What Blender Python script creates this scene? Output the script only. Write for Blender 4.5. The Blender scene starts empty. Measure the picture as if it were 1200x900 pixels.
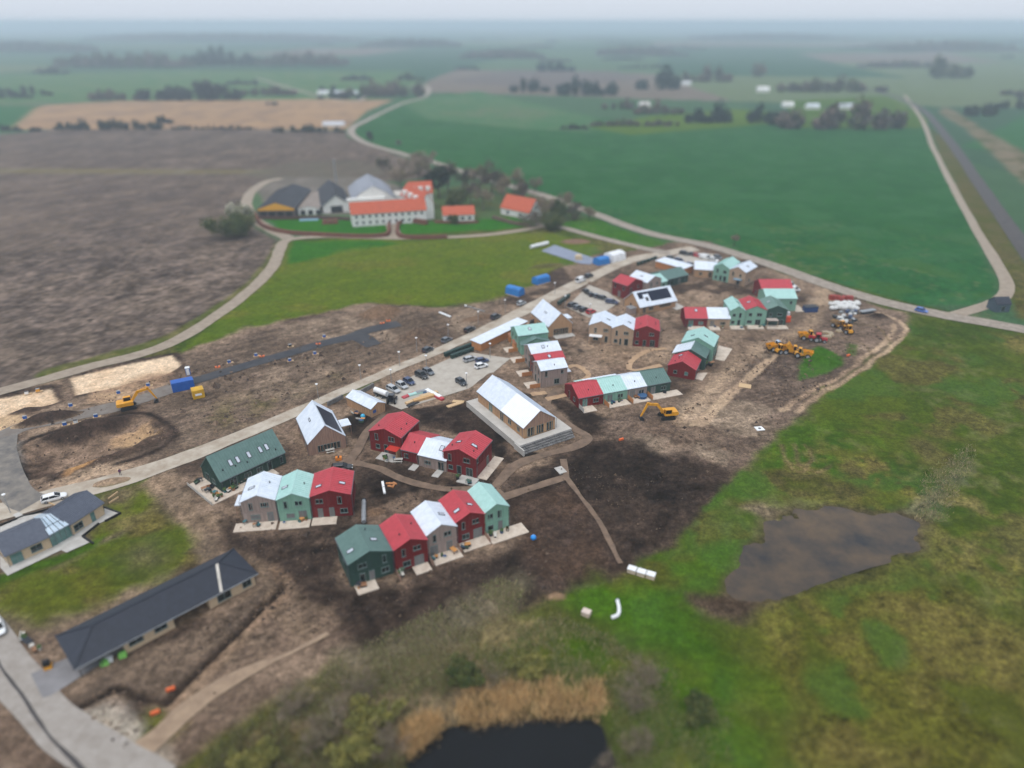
import bpy, math, random
import numpy as np
from mathutils import Vector, Matrix
random.seed(7); RNG = np.random.default_rng(7)
S = bpy.context.scene
COL = S.collection
R = math.radians

# ------------------------------------------------------------------ camera
CAM_H, F_PX, HOR = 88.0, 832.0, 26.0          # metres above ground; focal length and horizon row of a 1200x900 picture
PITCH = math.atan((450 - HOR) / F_PX)
cd = bpy.data.cameras.new('camera'); cam = bpy.data.objects.new('camera', cd); COL.objects.link(cam)
cam.location = (0, 0, CAM_H); cam.rotation_euler = (math.pi / 2 - PITCH, 0, 0)
cd.sensor_width = 36.0; cd.lens = 36.0 * F_PX / 1200.0
cd.clip_start = 1.0; cd.clip_end = 60000.0
cd.dof.use_dof = True; cd.dof.focus_distance = 168.0; cd.dof.aperture_fstop = 0.0150
S.camera = cam

# ------------------------------------------------------------------ sky, sun, exposure
SUN_EL, SUN_AZ = 68.0, 215.0
w = bpy.data.worlds.new('World'); S.world = w; w.use_nodes = True
nt = w.node_tree; nt.nodes.clear()
o_ = nt.nodes.new('ShaderNodeOutputWorld'); b_ = nt.nodes.new('ShaderNodeBackground'); s_ = nt.nodes.new('ShaderNodeTexSky'); h_ = nt.nodes.new('ShaderNodeHueSaturation')
s_.sky_type = 'NISHITA'; s_.sun_disc = False; s_.sun_elevation = R(SUN_EL); s_.sun_rotation = R(SUN_AZ)
s_.air_density = 1.0; s_.dust_density = 4.0; s_.ozone_density = 1.0
h_.inputs['Saturation'].default_value = 0.33
nt.links.new(s_.outputs[0], h_.inputs['Color']); mx_ = nt.nodes.new('ShaderNodeMix'); mx_.data_type = 'RGBA'; mx_.inputs[0].default_value = 0.62      # overcast: a pale cloud sheet in front of most of the blue
mx_.inputs[7].default_value = (8.2, 8.9, 10.0, 1)
nt.links.new(h_.outputs[0], mx_.inputs[6]); nt.links.new(mx_.outputs[2], b_.inputs[0]); nt.links.new(b_.outputs[0], o_.inputs[0])
b_.inputs[1].default_value = 0.125
sd = bpy.data.lights.new('sun', 'SUN'); sd.energy = 1.5; sd.angle = R(45); sd.color = (1.0, 0.96, 0.9)
sun = bpy.data.objects.new('sun', sd); COL.objects.link(sun)
_az = R(SUN_AZ); _d = Vector((math.sin(_az) * math.cos(R(SUN_EL)), math.cos(_az) * math.cos(R(SUN_EL)), math.sin(R(SUN_EL))))
sun.rotation_euler = _d.to_track_quat('Z', 'Y').to_euler(); sun.location = (0, 0, 80)
S.view_settings.view_transform = 'Standard'; S.view_settings.look = 'None'; S.view_settings.gamma = 1.0; S.view_settings.use_curve_mapping = False
S.view_settings.exposure = 0.06
S.cycles.use_denoising = True; S.cycles.volume_bounces = 2; S.cycles.max_bounces = 8; S.cycles.diffuse_bounces = 3

# ------------------------------------------------------------------ helpers
def at(px, py, z=0.0):
    """ground point (plane z) seen at a picture position of the 1200x900 photograph"""
    dx = (px - 600) / F_PX; dy = (450 - py) / F_PX
    c, s = math.cos(PITCH), math.sin(PITCH)
    d = (dx, c + dy * s, -s + dy * c); t = (CAM_H - z) / -d[2]
    return Vector((d[0] * t, d[1] * t, z))
def ats(pts): return np.array([at(*p)[:2] for p in pts])
def angp(a, b):
    A, B = at(*a), at(*b); return math.atan2(B.y - A.y, B.x - A.x)
def lin(c): return tuple((v / 255 / 12.92) if v / 255 <= 0.04045 else ((v / 255 + 0.055) / 1.055) ** 2.4 for v in c)

MATS = {}
def mat(name, rgb, rough=0.8, var=0.12, scale=1.0, bump=0.0, metal=0.0, spec=0.4, rgb2=None, stretch=None, coat=0.0):
    if name in MATS: return MATS[name]
    m = bpy.data.materials.new(name); m.use_nodes = True; t = m.node_tree; p = t.nodes['Principled BSDF']
    p.inputs['Roughness'].default_value = rough; p.inputs['Metallic'].default_value = metal
    p.inputs['Specular IOR Level'].default_value = spec; p.inputs['Coat Weight'].default_value = coat
    c = lin(rgb); c2 = lin(rgb2) if rgb2 else tuple(min(1, v * (1 - var * 2)) for v in c)
    if not rgb2: c = tuple(min(1, v * (1 + var)) for v in c)
    tc = t.nodes.new('ShaderNodeTexCoord'); mp = t.nodes.new('ShaderNodeMapping'); n = t.nodes.new('ShaderNodeTexNoise'); r = t.nodes.new('ShaderNodeMix'); r.data_type = 'RGBA'
    cr = t.nodes.new('ShaderNodeMapRange'); cr.inputs[1].default_value = 0.3; cr.inputs[2].default_value = 0.7
    if stretch: mp.inputs['Scale'].default_value = stretch
    n.inputs['Scale'].default_value = scale; n.inputs['Detail'].default_value = 6; n.inputs['Roughness'].default_value = 0.65
    t.links.new(tc.outputs['Object'], mp.inputs[0]); t.links.new(mp.outputs[0], n.inputs['Vector']); t.links.new(n.outputs[0], cr.inputs[0]); t.links.new(cr.outputs[0], r.inputs[0])
    r.inputs[6].default_value = (*c2, 1); r.inputs[7].default_value = (*c, 1)
    t.links.new(r.outputs[2], p.inputs['Base Color'])
    if bump:
        b = t.nodes.new('ShaderNodeBump'); b.inputs['Strength'].default_value = 0.6; b.inputs['Distance'].default_value = bump
        t.links.new(n.outputs[0], b.inputs['Height']); t.links.new(b.outputs[0], p.inputs['Normal'])
    MATS[name] = m; return m

class MB:
    """collects shapes for ONE mesh object"""
    def __init__(s): s.v = []; s.f = []; s.m = []
    def add(s, vs, fs, mi=0):
        o = len(s.v); s.v.extend([tuple(v) for v in vs]); s.f.extend([tuple(i + o for i in f) for f in fs]); s.m.extend([mi] * len(fs)); return s
    def box(s, x0, x1, y0, y1, z0, z1, mi=0, M=None, taper=0.0):
        t = taper; vs = [(x0, y0, z0), (x1, y0, z0), (x1, y1, z0), (x0, y1, z0), (x0 + t, y0 + t, z1), (x1 - t, y0 + t, z1), (x1 - t, y1 - t, z1), (x0 + t, y1 - t, z1)]
        if M: vs = [M @ Vector(v) for v in vs]
        return s.add(vs, [(3, 2, 1, 0), (4, 5, 6, 7), (0, 1, 5, 4), (1, 2, 6, 5), (2, 3, 7, 6), (3, 0, 4, 7)], mi)
    def cbox(s, c, d, rz=0, mi=0, ry=0, taper=0.0):
        M = Matrix.Translation(c) @ Matrix.Rotation(rz, 4, 'Z') @ Matrix.Rotation(ry, 4, 'Y')
        return s.box(-d[0] / 2, d[0] / 2, -d[1] / 2, d[1] / 2, -d[2] / 2, d[2] / 2, mi, M, taper)
    def tube(s, a, b, r0, r1=None, n=8, mi=0, cap=True):
        a = Vector(a); b = Vector(b); r1 = r0 if r1 is None else r1; d = (b - a)
        if d.length < 1e-6: return s
        q = d.to_track_quat('Z', 'Y'); vs = []
        for p, r in ((a, r0), (b, r1)):
            for k in range(n):
                t = 2 * math.pi * k / n; vs.append(p + q @ Vector((math.cos(t) * r, math.sin(t) * r, 0)))
        fs = [(k, (k + 1) % n, n + (k + 1) % n, n + k) for k in range(n)]
        if cap: fs += [tuple(range(n))[::-1], tuple(range(n, 2 * n))]
        return s.add(vs, fs, mi)
    def prism(s, poly, lo, hi, axis='y', mi=0):
        """extrude a polygon given in the two other axes"""
        n = len(poly); P = {'y': lambda a, b, t: (a, t, b), 'x': lambda a, b, t: (t, a, b), 'z': lambda a, b, t: (a, b, t)}[axis]
        vs = [P(a, b, lo) for a, b in poly] + [P(a, b, hi) for a, b in poly]
        return s.add(vs, [(k, (k + 1) % n, n + (k + 1) % n, n + k) for k in range(n)] + [tuple(range(n))[::-1], tuple(range(n, 2 * n))], mi)
    def lump(s, c, r, n=10, rings=5, jit=0.15, mi=0, flat=0.0):
        vs = []; fs = []
        for i in range(rings + 1):
            ph = math.pi * i / rings
            for k in range(n):
                t = 2 * math.pi * k / n; j = 1 + random.uniform(-jit, jit)
                z = -math.cos(ph) * r[2] * j
                vs.append((c[0] + math.sin(ph) * math.cos(t) * r[0] * j, c[1] + math.sin(ph) * math.sin(t) * r[1] * j, c[2] + max(z, -r[2] * (1 - flat))))
        for i in range(rings):
            for k in range(n): fs.append((i * n + k, i * n + (k + 1) % n, (i + 1) * n + (k + 1) % n, (i + 1) * n + k))
        return s.add(vs, fs, mi)
    def build(s, name, mats, parent=None, loc=None, rz=0, smooth=False, fix=True):
        me = bpy.data.meshes.new(name); me.from_pydata(s.v, [], s.f)
        if not isinstance(mats, (list, tuple)): mats = [mats]
        for m in mats: me.materials.append(m)
        me.polygons.foreach_set('material_index', s.m)
        if smooth: me.polygons.foreach_set('use_smooth', [True] * len(me.polygons))
        if fix:
            import bmesh
            b = bmesh.new(); b.from_mesh(me); bmesh.ops.recalc_face_normals(b, faces=b.faces); b.to_mesh(me); b.free()
        me.update(); o = bpy.data.objects.new(name, me); COL.objects.link(o)
        if parent: o.parent = parent
        if loc is not None: o.location = loc
        o.rotation_euler.z = rz; return o
def tag(o, label=None, cat=None, group=None, kind=None):
    if label: o['label'] = label
    if cat: o['category'] = cat
    if group: o['group'] = group
    if kind: o['kind'] = kind
    return o
def thing(name, loc, rz, label, cat, group=None):
    o = bpy.data.objects.new(name, None); COL.objects.link(o); o.empty_display_size = 0.3
    o.location = loc; o.rotation_euler.z = rz; return tag(o, label, cat, group)
def copy_tree(o, parent=None):
    c = o.copy(); COL.objects.link(c); c.parent = parent
    for ch in list(o.children): copy_tree(ch, c)
    return c

# ------------------------------------------------------------------ numpy noise and polygon distance
def vnoise(x, y, seed=0):
    xi = np.floor(x).astype(np.int64); yi = np.floor(y).astype(np.int64); fx = x - xi; fy = y - yi
    fx = fx * fx * (3 - 2 * fx); fy = fy * fy * (3 - 2 * fy)
    def h(a, b):
        n = (a * 374761393 + b * 668265263 + seed * 974634777) & 0xffffffff
        n = ((n ^ (n >> 13)) * 1274126177) & 0xffffffff
        return ((n ^ (n >> 16)) & 0xffff) / 65535.0
    return (h(xi, yi) * (1 - fx) + h(xi + 1, yi) * fx) * (1 - fy) + (h(xi, yi + 1) * (1 - fx) + h(xi + 1, yi + 1) * fx) * fy
def fbm(x, y, seed=0, o=4):
    a = 0.5; t = 0; tot = 0
    for k in range(o):
        t = t + a * vnoise(x * 2 ** k + 17.3 * k, y * 2 ** k - 9.1 * k, seed + k); tot += a; a *= 0.55
    return t / tot
def sstep(a, b, x):
    t = np.clip((x - a) / (b - a), 0, 1); return t * t * (3 - 2 * t)
def seg_d(x, y, P, closed):
    d2 = np.full(x.shape, 1e18); n = len(P)
    for k in range(n if closed else n - 1):
        ax, ay = P[k]; bx, by = P[(k + 1) % n]; ex, ey = bx - ax, by - ay; L = ex * ex + ey * ey + 1e-9
        t = np.clip(((x - ax) * ex + (y - ay) * ey) / L, 0, 1)
        d2 = np.minimum(d2, (x - ax - t * ex) ** 2 + (y - ay - t * ey) ** 2)
    return np.sqrt(d2)
def inside(x, y, P):
    r = np.zeros(x.shape, bool); n = len(P)
    for k in range(n):
        ax, ay = P[k]; bx, by = P[(k + 1) % n]
        if ay == by: continue
        r ^= ((ay > y) != (by > y)) & (x < (bx - ax) * (y - ay) / (by - ay) + ax)
    return r
def smooth_line(P, step=1.5, closed=False):
    P = [np.array(p, float) for p in P]; out = []; n = len(P)
    for k in range(n if closed else n - 1):
        if closed: p0, p1, p2, p3 = P[k - 1], P[k], P[(k + 1) % n], P[(k + 2) % n]
        else: p1, p2 = P[k], P[k + 1]; p0 = P[k - 1] if k else 2 * p1 - p2; p3 = P[k + 2] if k + 2 < n else 2 * p2 - p1
        m = max(2, int(np.linalg.norm(p2 - p1) / step))
        for i in range(m):
            t = i / m; out.append(0.5 * (2 * p1 + (p2 - p0) * t + (2 * p0 - 5 * p1 + 4 * p2 - p3) * t * t + (3 * p1 - p0 - 3 * p2 + p3) * t ** 3))
    if not closed: out.append(P[-1])
    return np.array(out)

# ------------------------------------------------------------------ ground: one sheet to the horizon
def axis(lo, hi, step, out, grow):
    a = list(np.arange(lo, hi + step, step)); s = step; v = a[-1]
    while v < out: s *= 1 + grow; v += s; a.append(v)
    s = step; v = a[0]; pre = []
    while v > -out and lo > -400 and len(pre) < 400 and (lo < 0): s *= 1 + grow; v -= s; pre.append(v)
    return np.array(pre[::-1] + a)
XS = axis(-290, 190, 0.7, 16000, 0.02); YS = axis(40, 300, 0.7, 22000, 0.018)
YS = np.concatenate([[-200, -60, 0, 20, 30], YS])
GX, GY = np.meshgrid(XS, YS); gx, gy = GX.ravel(), GY.ravel(); NV = gx.size
wx = gx + 3 * (fbm(gx / 9, gy / 9, 3) - 0.5) * 2; wy = gy + 3 * (fbm(gx / 9, gy / 9, 8) - 0.5) * 2
n_big = fbm(gx / 45, gy / 45, 11); n_mid = fbm(gx / 11, gy / 11, 12); n_sm = fbm(gx / 2.6, gy / 2.6, 13, 3); n_fin = vnoise(gx / 0.9, gy / 0.9, 14)
col = np.zeros((NV, 3)); gz = np.zeros(NV)
def alb(c):
    a = np.array(lin(c))
    if c[1] >= c[0] * 0.92 and c[2] < c[0] * 0.72: a = a * (np.array([0.72, 0.70, 0.25]) if c[1] > c[0] else np.array([0.72, 0.68, 0.46]))      # grass: sample colours were read off too pale
    return a
def mixc(A, B, t): return alb(A) * (1 - t[:, None]) + alb(B) * t[:, None]
def tex(A, B, C=None, sel=slice(None), sc=1.0, contrast=0.16):
    t = sstep(0.5 - contrast, 0.5 + contrast, 0.5 * n_mid[sel] + 0.28 * n_sm[sel] + 0.22 * n_big[sel])
    c = mixc(A, B, t)
    if C is not None:
        t2 = sstep(0.52, 0.66, fbm(gx[sel] / 14 + 40, gy[sel] / 14 - 7, 31)); c = c * (1 - t2[:, None]) + alb(C) * t2[:, None]
    return c
# far patchwork of fields under everything
cell = np.floor(wx / 420 + 0.35 * np.sin(gy / 700)) * 7 + np.floor(wy / 520 + 0.4 * np.sin(gx / 610)) * 13
rr = np.modf(np.abs(np.sin(cell * 12.9898)) * 43758.5453)[0]
PAL = np.array([lin(c) for c in [(58, 86, 56), (72, 96, 64), (46, 78, 54), (92, 104, 72), (108, 96, 86), (64, 90, 62), (52, 80, 56), (84, 98, 68)]])
col[:] = PAL[(rr * 7.99).astype(int)] * (0.85 + 0.3 * n_mid[:, None])
def mask_poly(P, edge, warp=1.0, smooth=False, world=False):
    P = np.array(P, float) if world else ats(P)
    if smooth: P = smooth_line(P, 3.0, True)
    lo = P.min(0) - edge - 6; hi = P.max(0) + edge + 6
    idx = np.nonzero((gx > lo[0]) & (gx < hi[0]) & (gy > lo[1]) & (gy < hi[1]))[0]
    x = gx[idx] + (wx[idx] - gx[idx]) * warp; y = gy[idx] + (wy[idx] - gy[idx]) * warp
    d = seg_d(x, y, P, True); d = np.where(inside(x, y, P), -d, d)
    return idx, 1 - sstep(-edge, edge, d), d
def mask_line(P, width, edge, warp=0.5):
    P = smooth_line(ats(P), 2.0)
    lo = P.min(0) - edge - width - 6; hi = P.max(0) + edge + width + 6
    idx = np.nonzero((gx > lo[0]) & (gx < hi[0]) & (gy > lo[1]) & (gy < hi[1]))[0]
    x = gx[idx] + (wx[idx] - gx[idx]) * warp; y = gy[idx] + (wy[idx] - gy[idx]) * warp
    d = seg_d(x, y, P, False)
    return idx, 1 - sstep(width / 2 - edge, width / 2 + edge, d), d
def put(idx, m, c, a=1.0):
    t = (m * a)[:, None]; col[idx] = col[idx] * (1 - t) + c * t
def zone(pts, A, B, C=None, edge=1.5, warp=1.0, a=1.0, streak=None, smooth=False, fade=None, contrast=0.16):
    idx, m, d = mask_poly(pts, edge, warp, smooth)
    c = tex(A, B, C, idx, contrast=contrast)
    if streak:
        ang, ln, wd, amp = streak; u = gx[idx] * math.cos(ang) + gy[idx] * math.sin(ang); v = -gx[idx] * math.sin(ang) + gy[idx] * math.cos(ang)
        v = v + 0.06 * ln * (fbm(gx[idx] / 40, gy[idx] / 40, 91) - 0.5) * 6
        c = c * (1 + amp * 2 * (fbm(u / ln, v / wd, 77, 3) - 0.5))[:, None]
    if fade is not None: m = m * sstep(fade[0], fade[1], 0.6 * fbm(gx[idx] / 8, gy[idx] / 8, 55) + 0.4 * n_sm[idx])
    put(idx, m, c, a); return idx, m, d
def stroke(pts, width, A, B, edge=0.8, a=1.0, warp=0.4):
    idx, m, d = mask_line(pts, width, edge, warp); put(idx, m, tex(A, B, None, idx), a)

# meadow: everything near
zone([(-500, 470), (0, 455), (200, 400), (330, 280), (640, 262), (900, 308), (1200, 388), (1900, 520), (2600, 1500), (600, 3000), (-2500, 1500)], (62, 82, 38), (84, 98, 50), (98, 98, 62), edge=2)
zone([(650, 715), (720, 660), (800, 640), (860, 560), (930, 500), (1010, 470), (1060, 500), (980, 560), (880, 640), (830, 700), (850, 760), (870, 830), (940, 880), (700, 1000), (640, 900), (700, 760)], (54, 88, 30), (72, 106, 40), (82, 88, 44), edge=9, warp=2.2, a=0.85)
zone([(930, 480), (1060, 390), (1210, 410), (1260, 520), (1130, 560), (1080, 520), (1000, 510)], (70, 88, 40), (86, 100, 48), (96, 94, 56), edge=8, warp=2, a=0.9)
zone([(1160, 390), (1230, 395), (1230, 420), (1190, 412)], (112, 106, 66), (126, 116, 76), edge=4, a=0.7)
zone([(880, 540), (960, 520), (1100, 515), (1150, 560), (1120, 600), (1060, 590), (930, 595), (880, 580)], (116, 108, 72), (92, 98, 52), (86, 82, 58), edge=6, warp=2, fade=(0.36, 0.6))
zone([(1080, 590), (1260, 560), (1300, 700), (1180, 720), (1090, 680)], (116, 106, 64), (92, 92, 48), edge=6, warp=2, fade=(0.4, 0.62))
zone([(870, 700), (1080, 660), (1230, 740), (1300, 1000), (960, 960), (900, 800)], (104, 92, 48), (90, 88, 42), (80, 88, 40), edge=9, warp=2, a=0.8)
# ploughed field on the left, stubble behind it, green field on the right
PL = [(-260, 155), (0, 158), (60, 152), (200, 151), (400, 153), (440, 172), (485, 189), (520, 205), (470, 212), (330, 211), (305, 218), (285, 245), (300, 268), (327, 281), (318, 315), (280, 350), (200, 400), (120, 425), (0, 456), (-200, 520)]
zone(PL, (91, 79, 70), (100, 87, 76), (84, 73, 65), edge=2, warp=0.4, streak=(R(71), 160, 1.8, 0.6))
zone(PL, (80, 71, 68), (124, 109, 99), edge=3, warp=0.4, streak=(R(68), 140, 5, 0.35), fade=(0.42, 0.6), a=0.4)
zone([(-200, 196), (0, 197), (150, 198), (318, 199), (318, 204), (150, 204), (0, 203), (-200, 202)], (128, 118, 92), (112, 106, 84), edge=4, warp=0.5, a=0.7)
zone([(10, 152), (45, 124), (130, 119), (300, 116), (462, 117), (430, 130), (405, 152), (200, 151)], (158, 128, 96), (146, 118, 90), (132, 108, 86), edge=3, warp=0.6)
zone([(-260, 152), (10, 152), (45, 124), (-260, 122)], (34, 84, 42), (46, 94, 48), edge=3, warp=0.6)
zone([(-60, 122), (160, 118), (440, 116), (500, 100), (480, 84), (200, 84), (-60, 90)], (74, 100, 56), (52, 96, 50), (86, 106, 66), edge=6, warp=0.8)
GF = [(405, 160), (440, 132), (470, 117), (560, 107), (700, 138), (800, 146), (920, 146), (1080, 138), (1096, 170), (1130, 250), (1171, 340), (1140, 357), (1080, 357), (990, 334), (900, 305), (830, 284), (760, 270), (690, 248), (640, 227), (560, 206), (490, 183), (440, 172)]
zone(GF, (30, 78, 36), (37, 86, 40), (43, 88, 46), edge=2, warp=0.3, streak=(R(8), 160, 3.0, 0.10))
zone([(470, 118), (560, 107), (700, 138), (690, 155), (600, 150), (500, 140)], (58, 100, 58), (82, 104, 70), edge=9, warp=1, a=0.8)
zone([(500, 133), (600, 125), (660, 133), (600, 141)], (104, 100, 78), (84, 100, 68), edge=12, warp=1, fade=(0.35, 0.6), a=0.8)
zone([(690, 150), (760, 136), (860, 128), (920, 132), (960, 140), (870, 148), (740, 158)], (92, 118, 44), (80, 110, 46), edge=5, warp=0.8)
zone([(920, 118), (1040, 112), (1090, 140), (1080, 150), (930, 150)], (72, 104, 44), (84, 110, 50), edge=4, warp=0.8)
zone([(520, 96), (600, 82), (720, 84), (760, 92), (650, 104)], (104, 92, 86), (92, 84, 80), edge=9, warp=0.8)
zone([(1128, 172), (1200, 136), (1420, 120), (1420, 240), (1240, 190)], (40, 86, 44), (46, 92, 48), edge=3, warp=0.4)
zone([(1100, 132), (1130, 150), (1200, 215), (1420, 420), (1600, 520), (1600, 400), (1240, 200), (1150, 150), (1110, 125)], (118, 104, 84), (104, 98, 76), (92, 92, 66), edge=3, warp=0.8)
zone([(1090, 150), (1120, 175), (1160, 240), (1215, 330), (1240, 390), (1195, 372), (1175, 330), (1135, 250), (1100, 180)], (84, 88, 56), (100, 94, 66), edge=2, warp=0.6)
# meadow between farm and village, farm lawns
zone([(205, 412), (285, 352), (325, 315), (336, 283), (420, 279), (560, 277), (640, 271), (705, 288), (690, 300), (655, 318), (600, 345), (560, 360), (510, 356), (470, 357), (380, 365), (300, 385)], (84, 106, 34), (98, 114, 44), (104, 112, 56), edge=1.5, warp=1)
zone([(336, 283), (440, 281), (470, 285), (400, 296), (336, 310)], (44, 104, 30), (56, 112, 36), edge=2, warp=0.8)
zone([(400, 292), (480, 283), (540, 286), (470, 297), (400, 310), (340, 322)], (112, 120, 62), (100, 116, 52), edge=4, warp=1, a=0.6, fade=(0.3, 0.6))
zone([(312, 256), (330, 272), (440, 276), (600, 268), (640, 262), (610, 252), (520, 258), (450, 262), (400, 256)], (42, 108, 26), (52, 116, 32), edge=1.5, warp=0.6)
zone([(480, 225), (560, 215), (640, 235), (690, 255), (660, 262), (600, 255), (480, 262)], (74, 92, 54), (92, 92, 64), edge=3, warp=1, a=0.8)
zone([(640, 265), (690, 254), (740, 272), (795, 290), (760, 291), (700, 276)], (54, 104, 34), (64, 112, 40), edge=1.5, warp=0.6)
zone([(285, 205), (340, 190), (420, 188), (460, 200), (430, 216), (330, 214)], (96, 88, 76), (84, 84, 70), edge=6, warp=1, a=0.6)
zone([(300, 222), (330, 208), (440, 208), (500, 230), (500, 250), (320, 252)], (116, 108, 100), (98, 92, 84), edge=2, warp=0.8)
# building site
DIRT = [(-200, 520), (0, 462), (110, 432), (205, 414), (290, 384), (380, 364), (430, 356), (480, 357), (560, 362), (598, 346), (640, 322), (690, 300), (740, 292), (790, 283), (830, 283), (900, 312), (985, 345), (1060, 366), (1066, 392), (1030, 420), (990, 440), (935, 482), (905, 520), (862, 552), (830, 590), (770, 640), (725, 672), (650, 700), (600, 720), (560, 740), (470, 765), (390, 780), (340, 800), (200, 905), (100, 960), (-200, 1000)]
zone(DIRT, (136, 116, 98), (94, 78, 66), (74, 61, 52), edge=1.5, warp=1.1)
zone([(210, 420), (300, 385), (430, 362), (500, 366), (590, 350), (560, 385), (480, 415), (400, 450), (300, 490), (235, 520), (160, 545), (130, 500), (240, 450)], (106, 90, 77), (86, 73, 62), (124, 107, 91), edge=3, warp=1.4, streak=(R(38), 14, 1.2, 0.5))
zone([(230, 470), (330, 455), (400, 432), (430, 420), (360, 460), (270, 500)], (92, 92, 56), (116, 98, 80), edge=5, warp=1.4, fade=(0.42, 0.62), a=0.7)
# dark garden soil
SO = ((39, 32, 28), (59, 48, 41))
zone([(440, 757), (620, 714), (745, 655), (806, 618), (852, 553), (790, 528), (735, 514), (690, 520), (638, 548), (600, 585), (618, 634), (540, 668), (470, 692), (412, 700), (388, 645), (300, 636), (258, 612), (262, 634), (300, 655), (360, 690), (392, 732)], *SO, edge=2.6, warp=1.2, streak=(R(30), 18, 1.0, 0.3))
for P, e in (([(487, 478), (545, 470), (560, 480), (612, 522), (640, 535), (588, 545), (555, 512), (495, 500)], 0.8),
          ([(640, 548), (690, 522), (735, 515), (790, 530), (852, 548), (850, 572), (805, 618), (745, 655), (665, 690), (615, 712), (560, 730), (500, 745), (430, 755), (395, 740), (388, 715), (410, 694), (470, 690), (540, 665), (618, 634), (604, 600), (590, 582), (660, 568)], 1.6),
          ([(258, 602), (285, 622), (330, 628), (420, 610), (440, 618), (405, 638), (392, 680), (390, 720), (360, 690), (300, 655), (262, 632)], 1.6),
          ([(634, 462), (668, 470), (720, 492), (760, 490), (735, 512), (690, 512), (655, 480)], 1.0),
          ([(400, 490), (432, 480), (452, 500), (430, 520), (415, 512)], 1.0),
          ([(410, 556), (470, 545), (520, 560), (580, 560), (560, 585), (470, 580), (425, 610), (440, 590)], 2.5),
          ([(575, 455), (625, 462), (618, 482), (590, 462)], 1.5)):
    zone(P, *SO, edge=e, warp=0.7, streak=(R(30), 18, 1.0, 0.22))
zone([(590, 590), (660, 566), (700, 620), (728, 660), (640, 695), (618, 660)], (82, 64, 52), (62, 50, 44), edge=3, warp=1, a=0.7, streak=(R(30), 10, 1, 0.3))
zone([(690, 440), (720, 425), (775, 432), (790, 425), (770, 440), (700, 452)], (78, 64, 56), (96, 78, 66), edge=2.5, warp=1.5, a=0.9)
zone([(845, 310), (890, 320), (882, 338), (845, 334)], (82, 72, 64), (96, 82, 72), edge=2, a=0.9)
# churned mud right of the houses
zone([(712, 492), (790, 478), (840, 440), (890, 400), (950, 352), (1000, 346), (1062, 375), (1055, 395), (1020, 418), (975, 448), (925, 490), (890, 530), (852, 552), (780, 528), (715, 512)], (112, 95, 82), (88, 74, 64), (134, 117, 100), edge=3, warp=1.5, streak=(R(20), 10, 0.9, 0.6))
zone([(742, 500), (800, 494), (850, 500), (840, 525), (790, 525)], (88, 72, 62), (108, 90, 76), edge=3, warp=1.5, a=0.8, streak=(R(-10), 8, 0.8, 0.6))
zone([(872, 424), (905, 415), (940, 420), (944, 440), (910, 446), (880, 440)], (70, 58, 52), (92, 78, 68), edge=1.5, warp=1.5, streak=(R(-20), 6, 0.8, 0.5))
zone([(940, 412), (958, 405), (990, 420), (985, 428), (940, 446)], (48, 94, 34), (62, 104, 40), edge=0.9, warp=0.7)
zone([(990, 402), (1004, 404), (1006, 418), (992, 414)], (58, 92, 40), (72, 98, 46), edge=1, a=0.8)
for P, wd in (([(800, 494), (835, 455), (880, 415), (940, 385), (960, 360), (965, 340)], 5), ([(815, 498), (850, 462), (900, 420)], 0.9), ([(822, 500), (858, 462), (910, 416)], 0.9), ([(930, 482), (985, 448), (1030, 420), (1056, 398), (1060, 380), (1030, 366)], 1.1), ([(915, 480), (975, 446), (1020, 416), (1045, 396), (1048, 380)], 1.1)):
    stroke(P, wd if wd > 2 else 1.4, (176, 152, 126), (140, 118, 98), edge=0.5 if wd < 2 else 2, a=0.6 if wd > 2 else 0.95, warp=0.5)
for P in ([(918, 520), (925, 545), (945, 552), (950, 530), (944, 522)], [(922, 540), (960, 553), (972, 545)], [(932, 520), (938, 545), (952, 540)], [(985, 395), (1010, 402), (1030, 420)], [(1000, 380), (1030, 384), (1044, 400)]):
    stroke(P, 0.8, (96, 82, 58), (110, 92, 66), edge=0.5, a=0.75)
zone([(600, 402), (640, 352), (700, 328), (790, 345), (800, 400), (770, 440), (690, 455), (645, 450)], (162, 140, 120), (126, 106, 90), edge=5, warp=1.6, a=0.65, fade=(0.3, 0.6))
# excavations on the left
SAND = ((214, 190, 162), (190, 162, 132))
zone([(76, 442), (140, 425), (206, 412), (220, 430), (198, 442), (120, 458), (82, 468)], (66, 54, 47), (88, 72, 61), edge=0.6, warp=0.4)
zone([(82, 442), (140, 428), (200, 416), (212, 428), (196, 438), (120, 455), (86, 463)], *SAND, edge=0.4, warp=0.25, streak=(R(40), 3, 0.8, 0.16))
zone([(-120, 474), (0, 461), (62, 450), (74, 470), (24, 490), (-120, 522)], (66, 54, 47), (88, 72, 61), edge=0.6, warp=0.4)
zone([(-120, 480), (0, 466), (58, 455), (66, 470), (20, 484), (-120, 515)], *SAND, edge=0.4, warp=0.25, streak=(R(40), 3, 0.8, 0.16))
zone([(0, 486), (20, 486), (30, 500), (0, 510), (-60, 520)], (200, 172, 136), (160, 134, 108), edge=1.5, warp=1.5)
zone([(100, 462), (170, 440), (205, 436), (195, 450), (130, 472), (100, 476)], (186, 156, 122), (134, 108, 88), edge=2, warp=1.5, a=0.8)
zone([(22, 518), (90, 498), (160, 478), (200, 500), (204, 512), (150, 538), (60, 560), (24, 548)], (84, 68, 57), (56, 45, 39), (120, 100, 84), edge=1.2, warp=1, streak=(R(35), 8, 1.2, 0.4))
stroke([(30, 560), (22, 522), (90, 500), (165, 484), (205, 510), (150, 540), (60, 562)], 1.6, (40, 32, 28), (56, 45, 39), edge=0.5, warp=0.3)
zone([(115, 510), (168, 494), (180, 508), (150, 520), (118, 522)], (172, 142, 108), (136, 110, 86), edge=1.2, warp=1.5)
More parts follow.
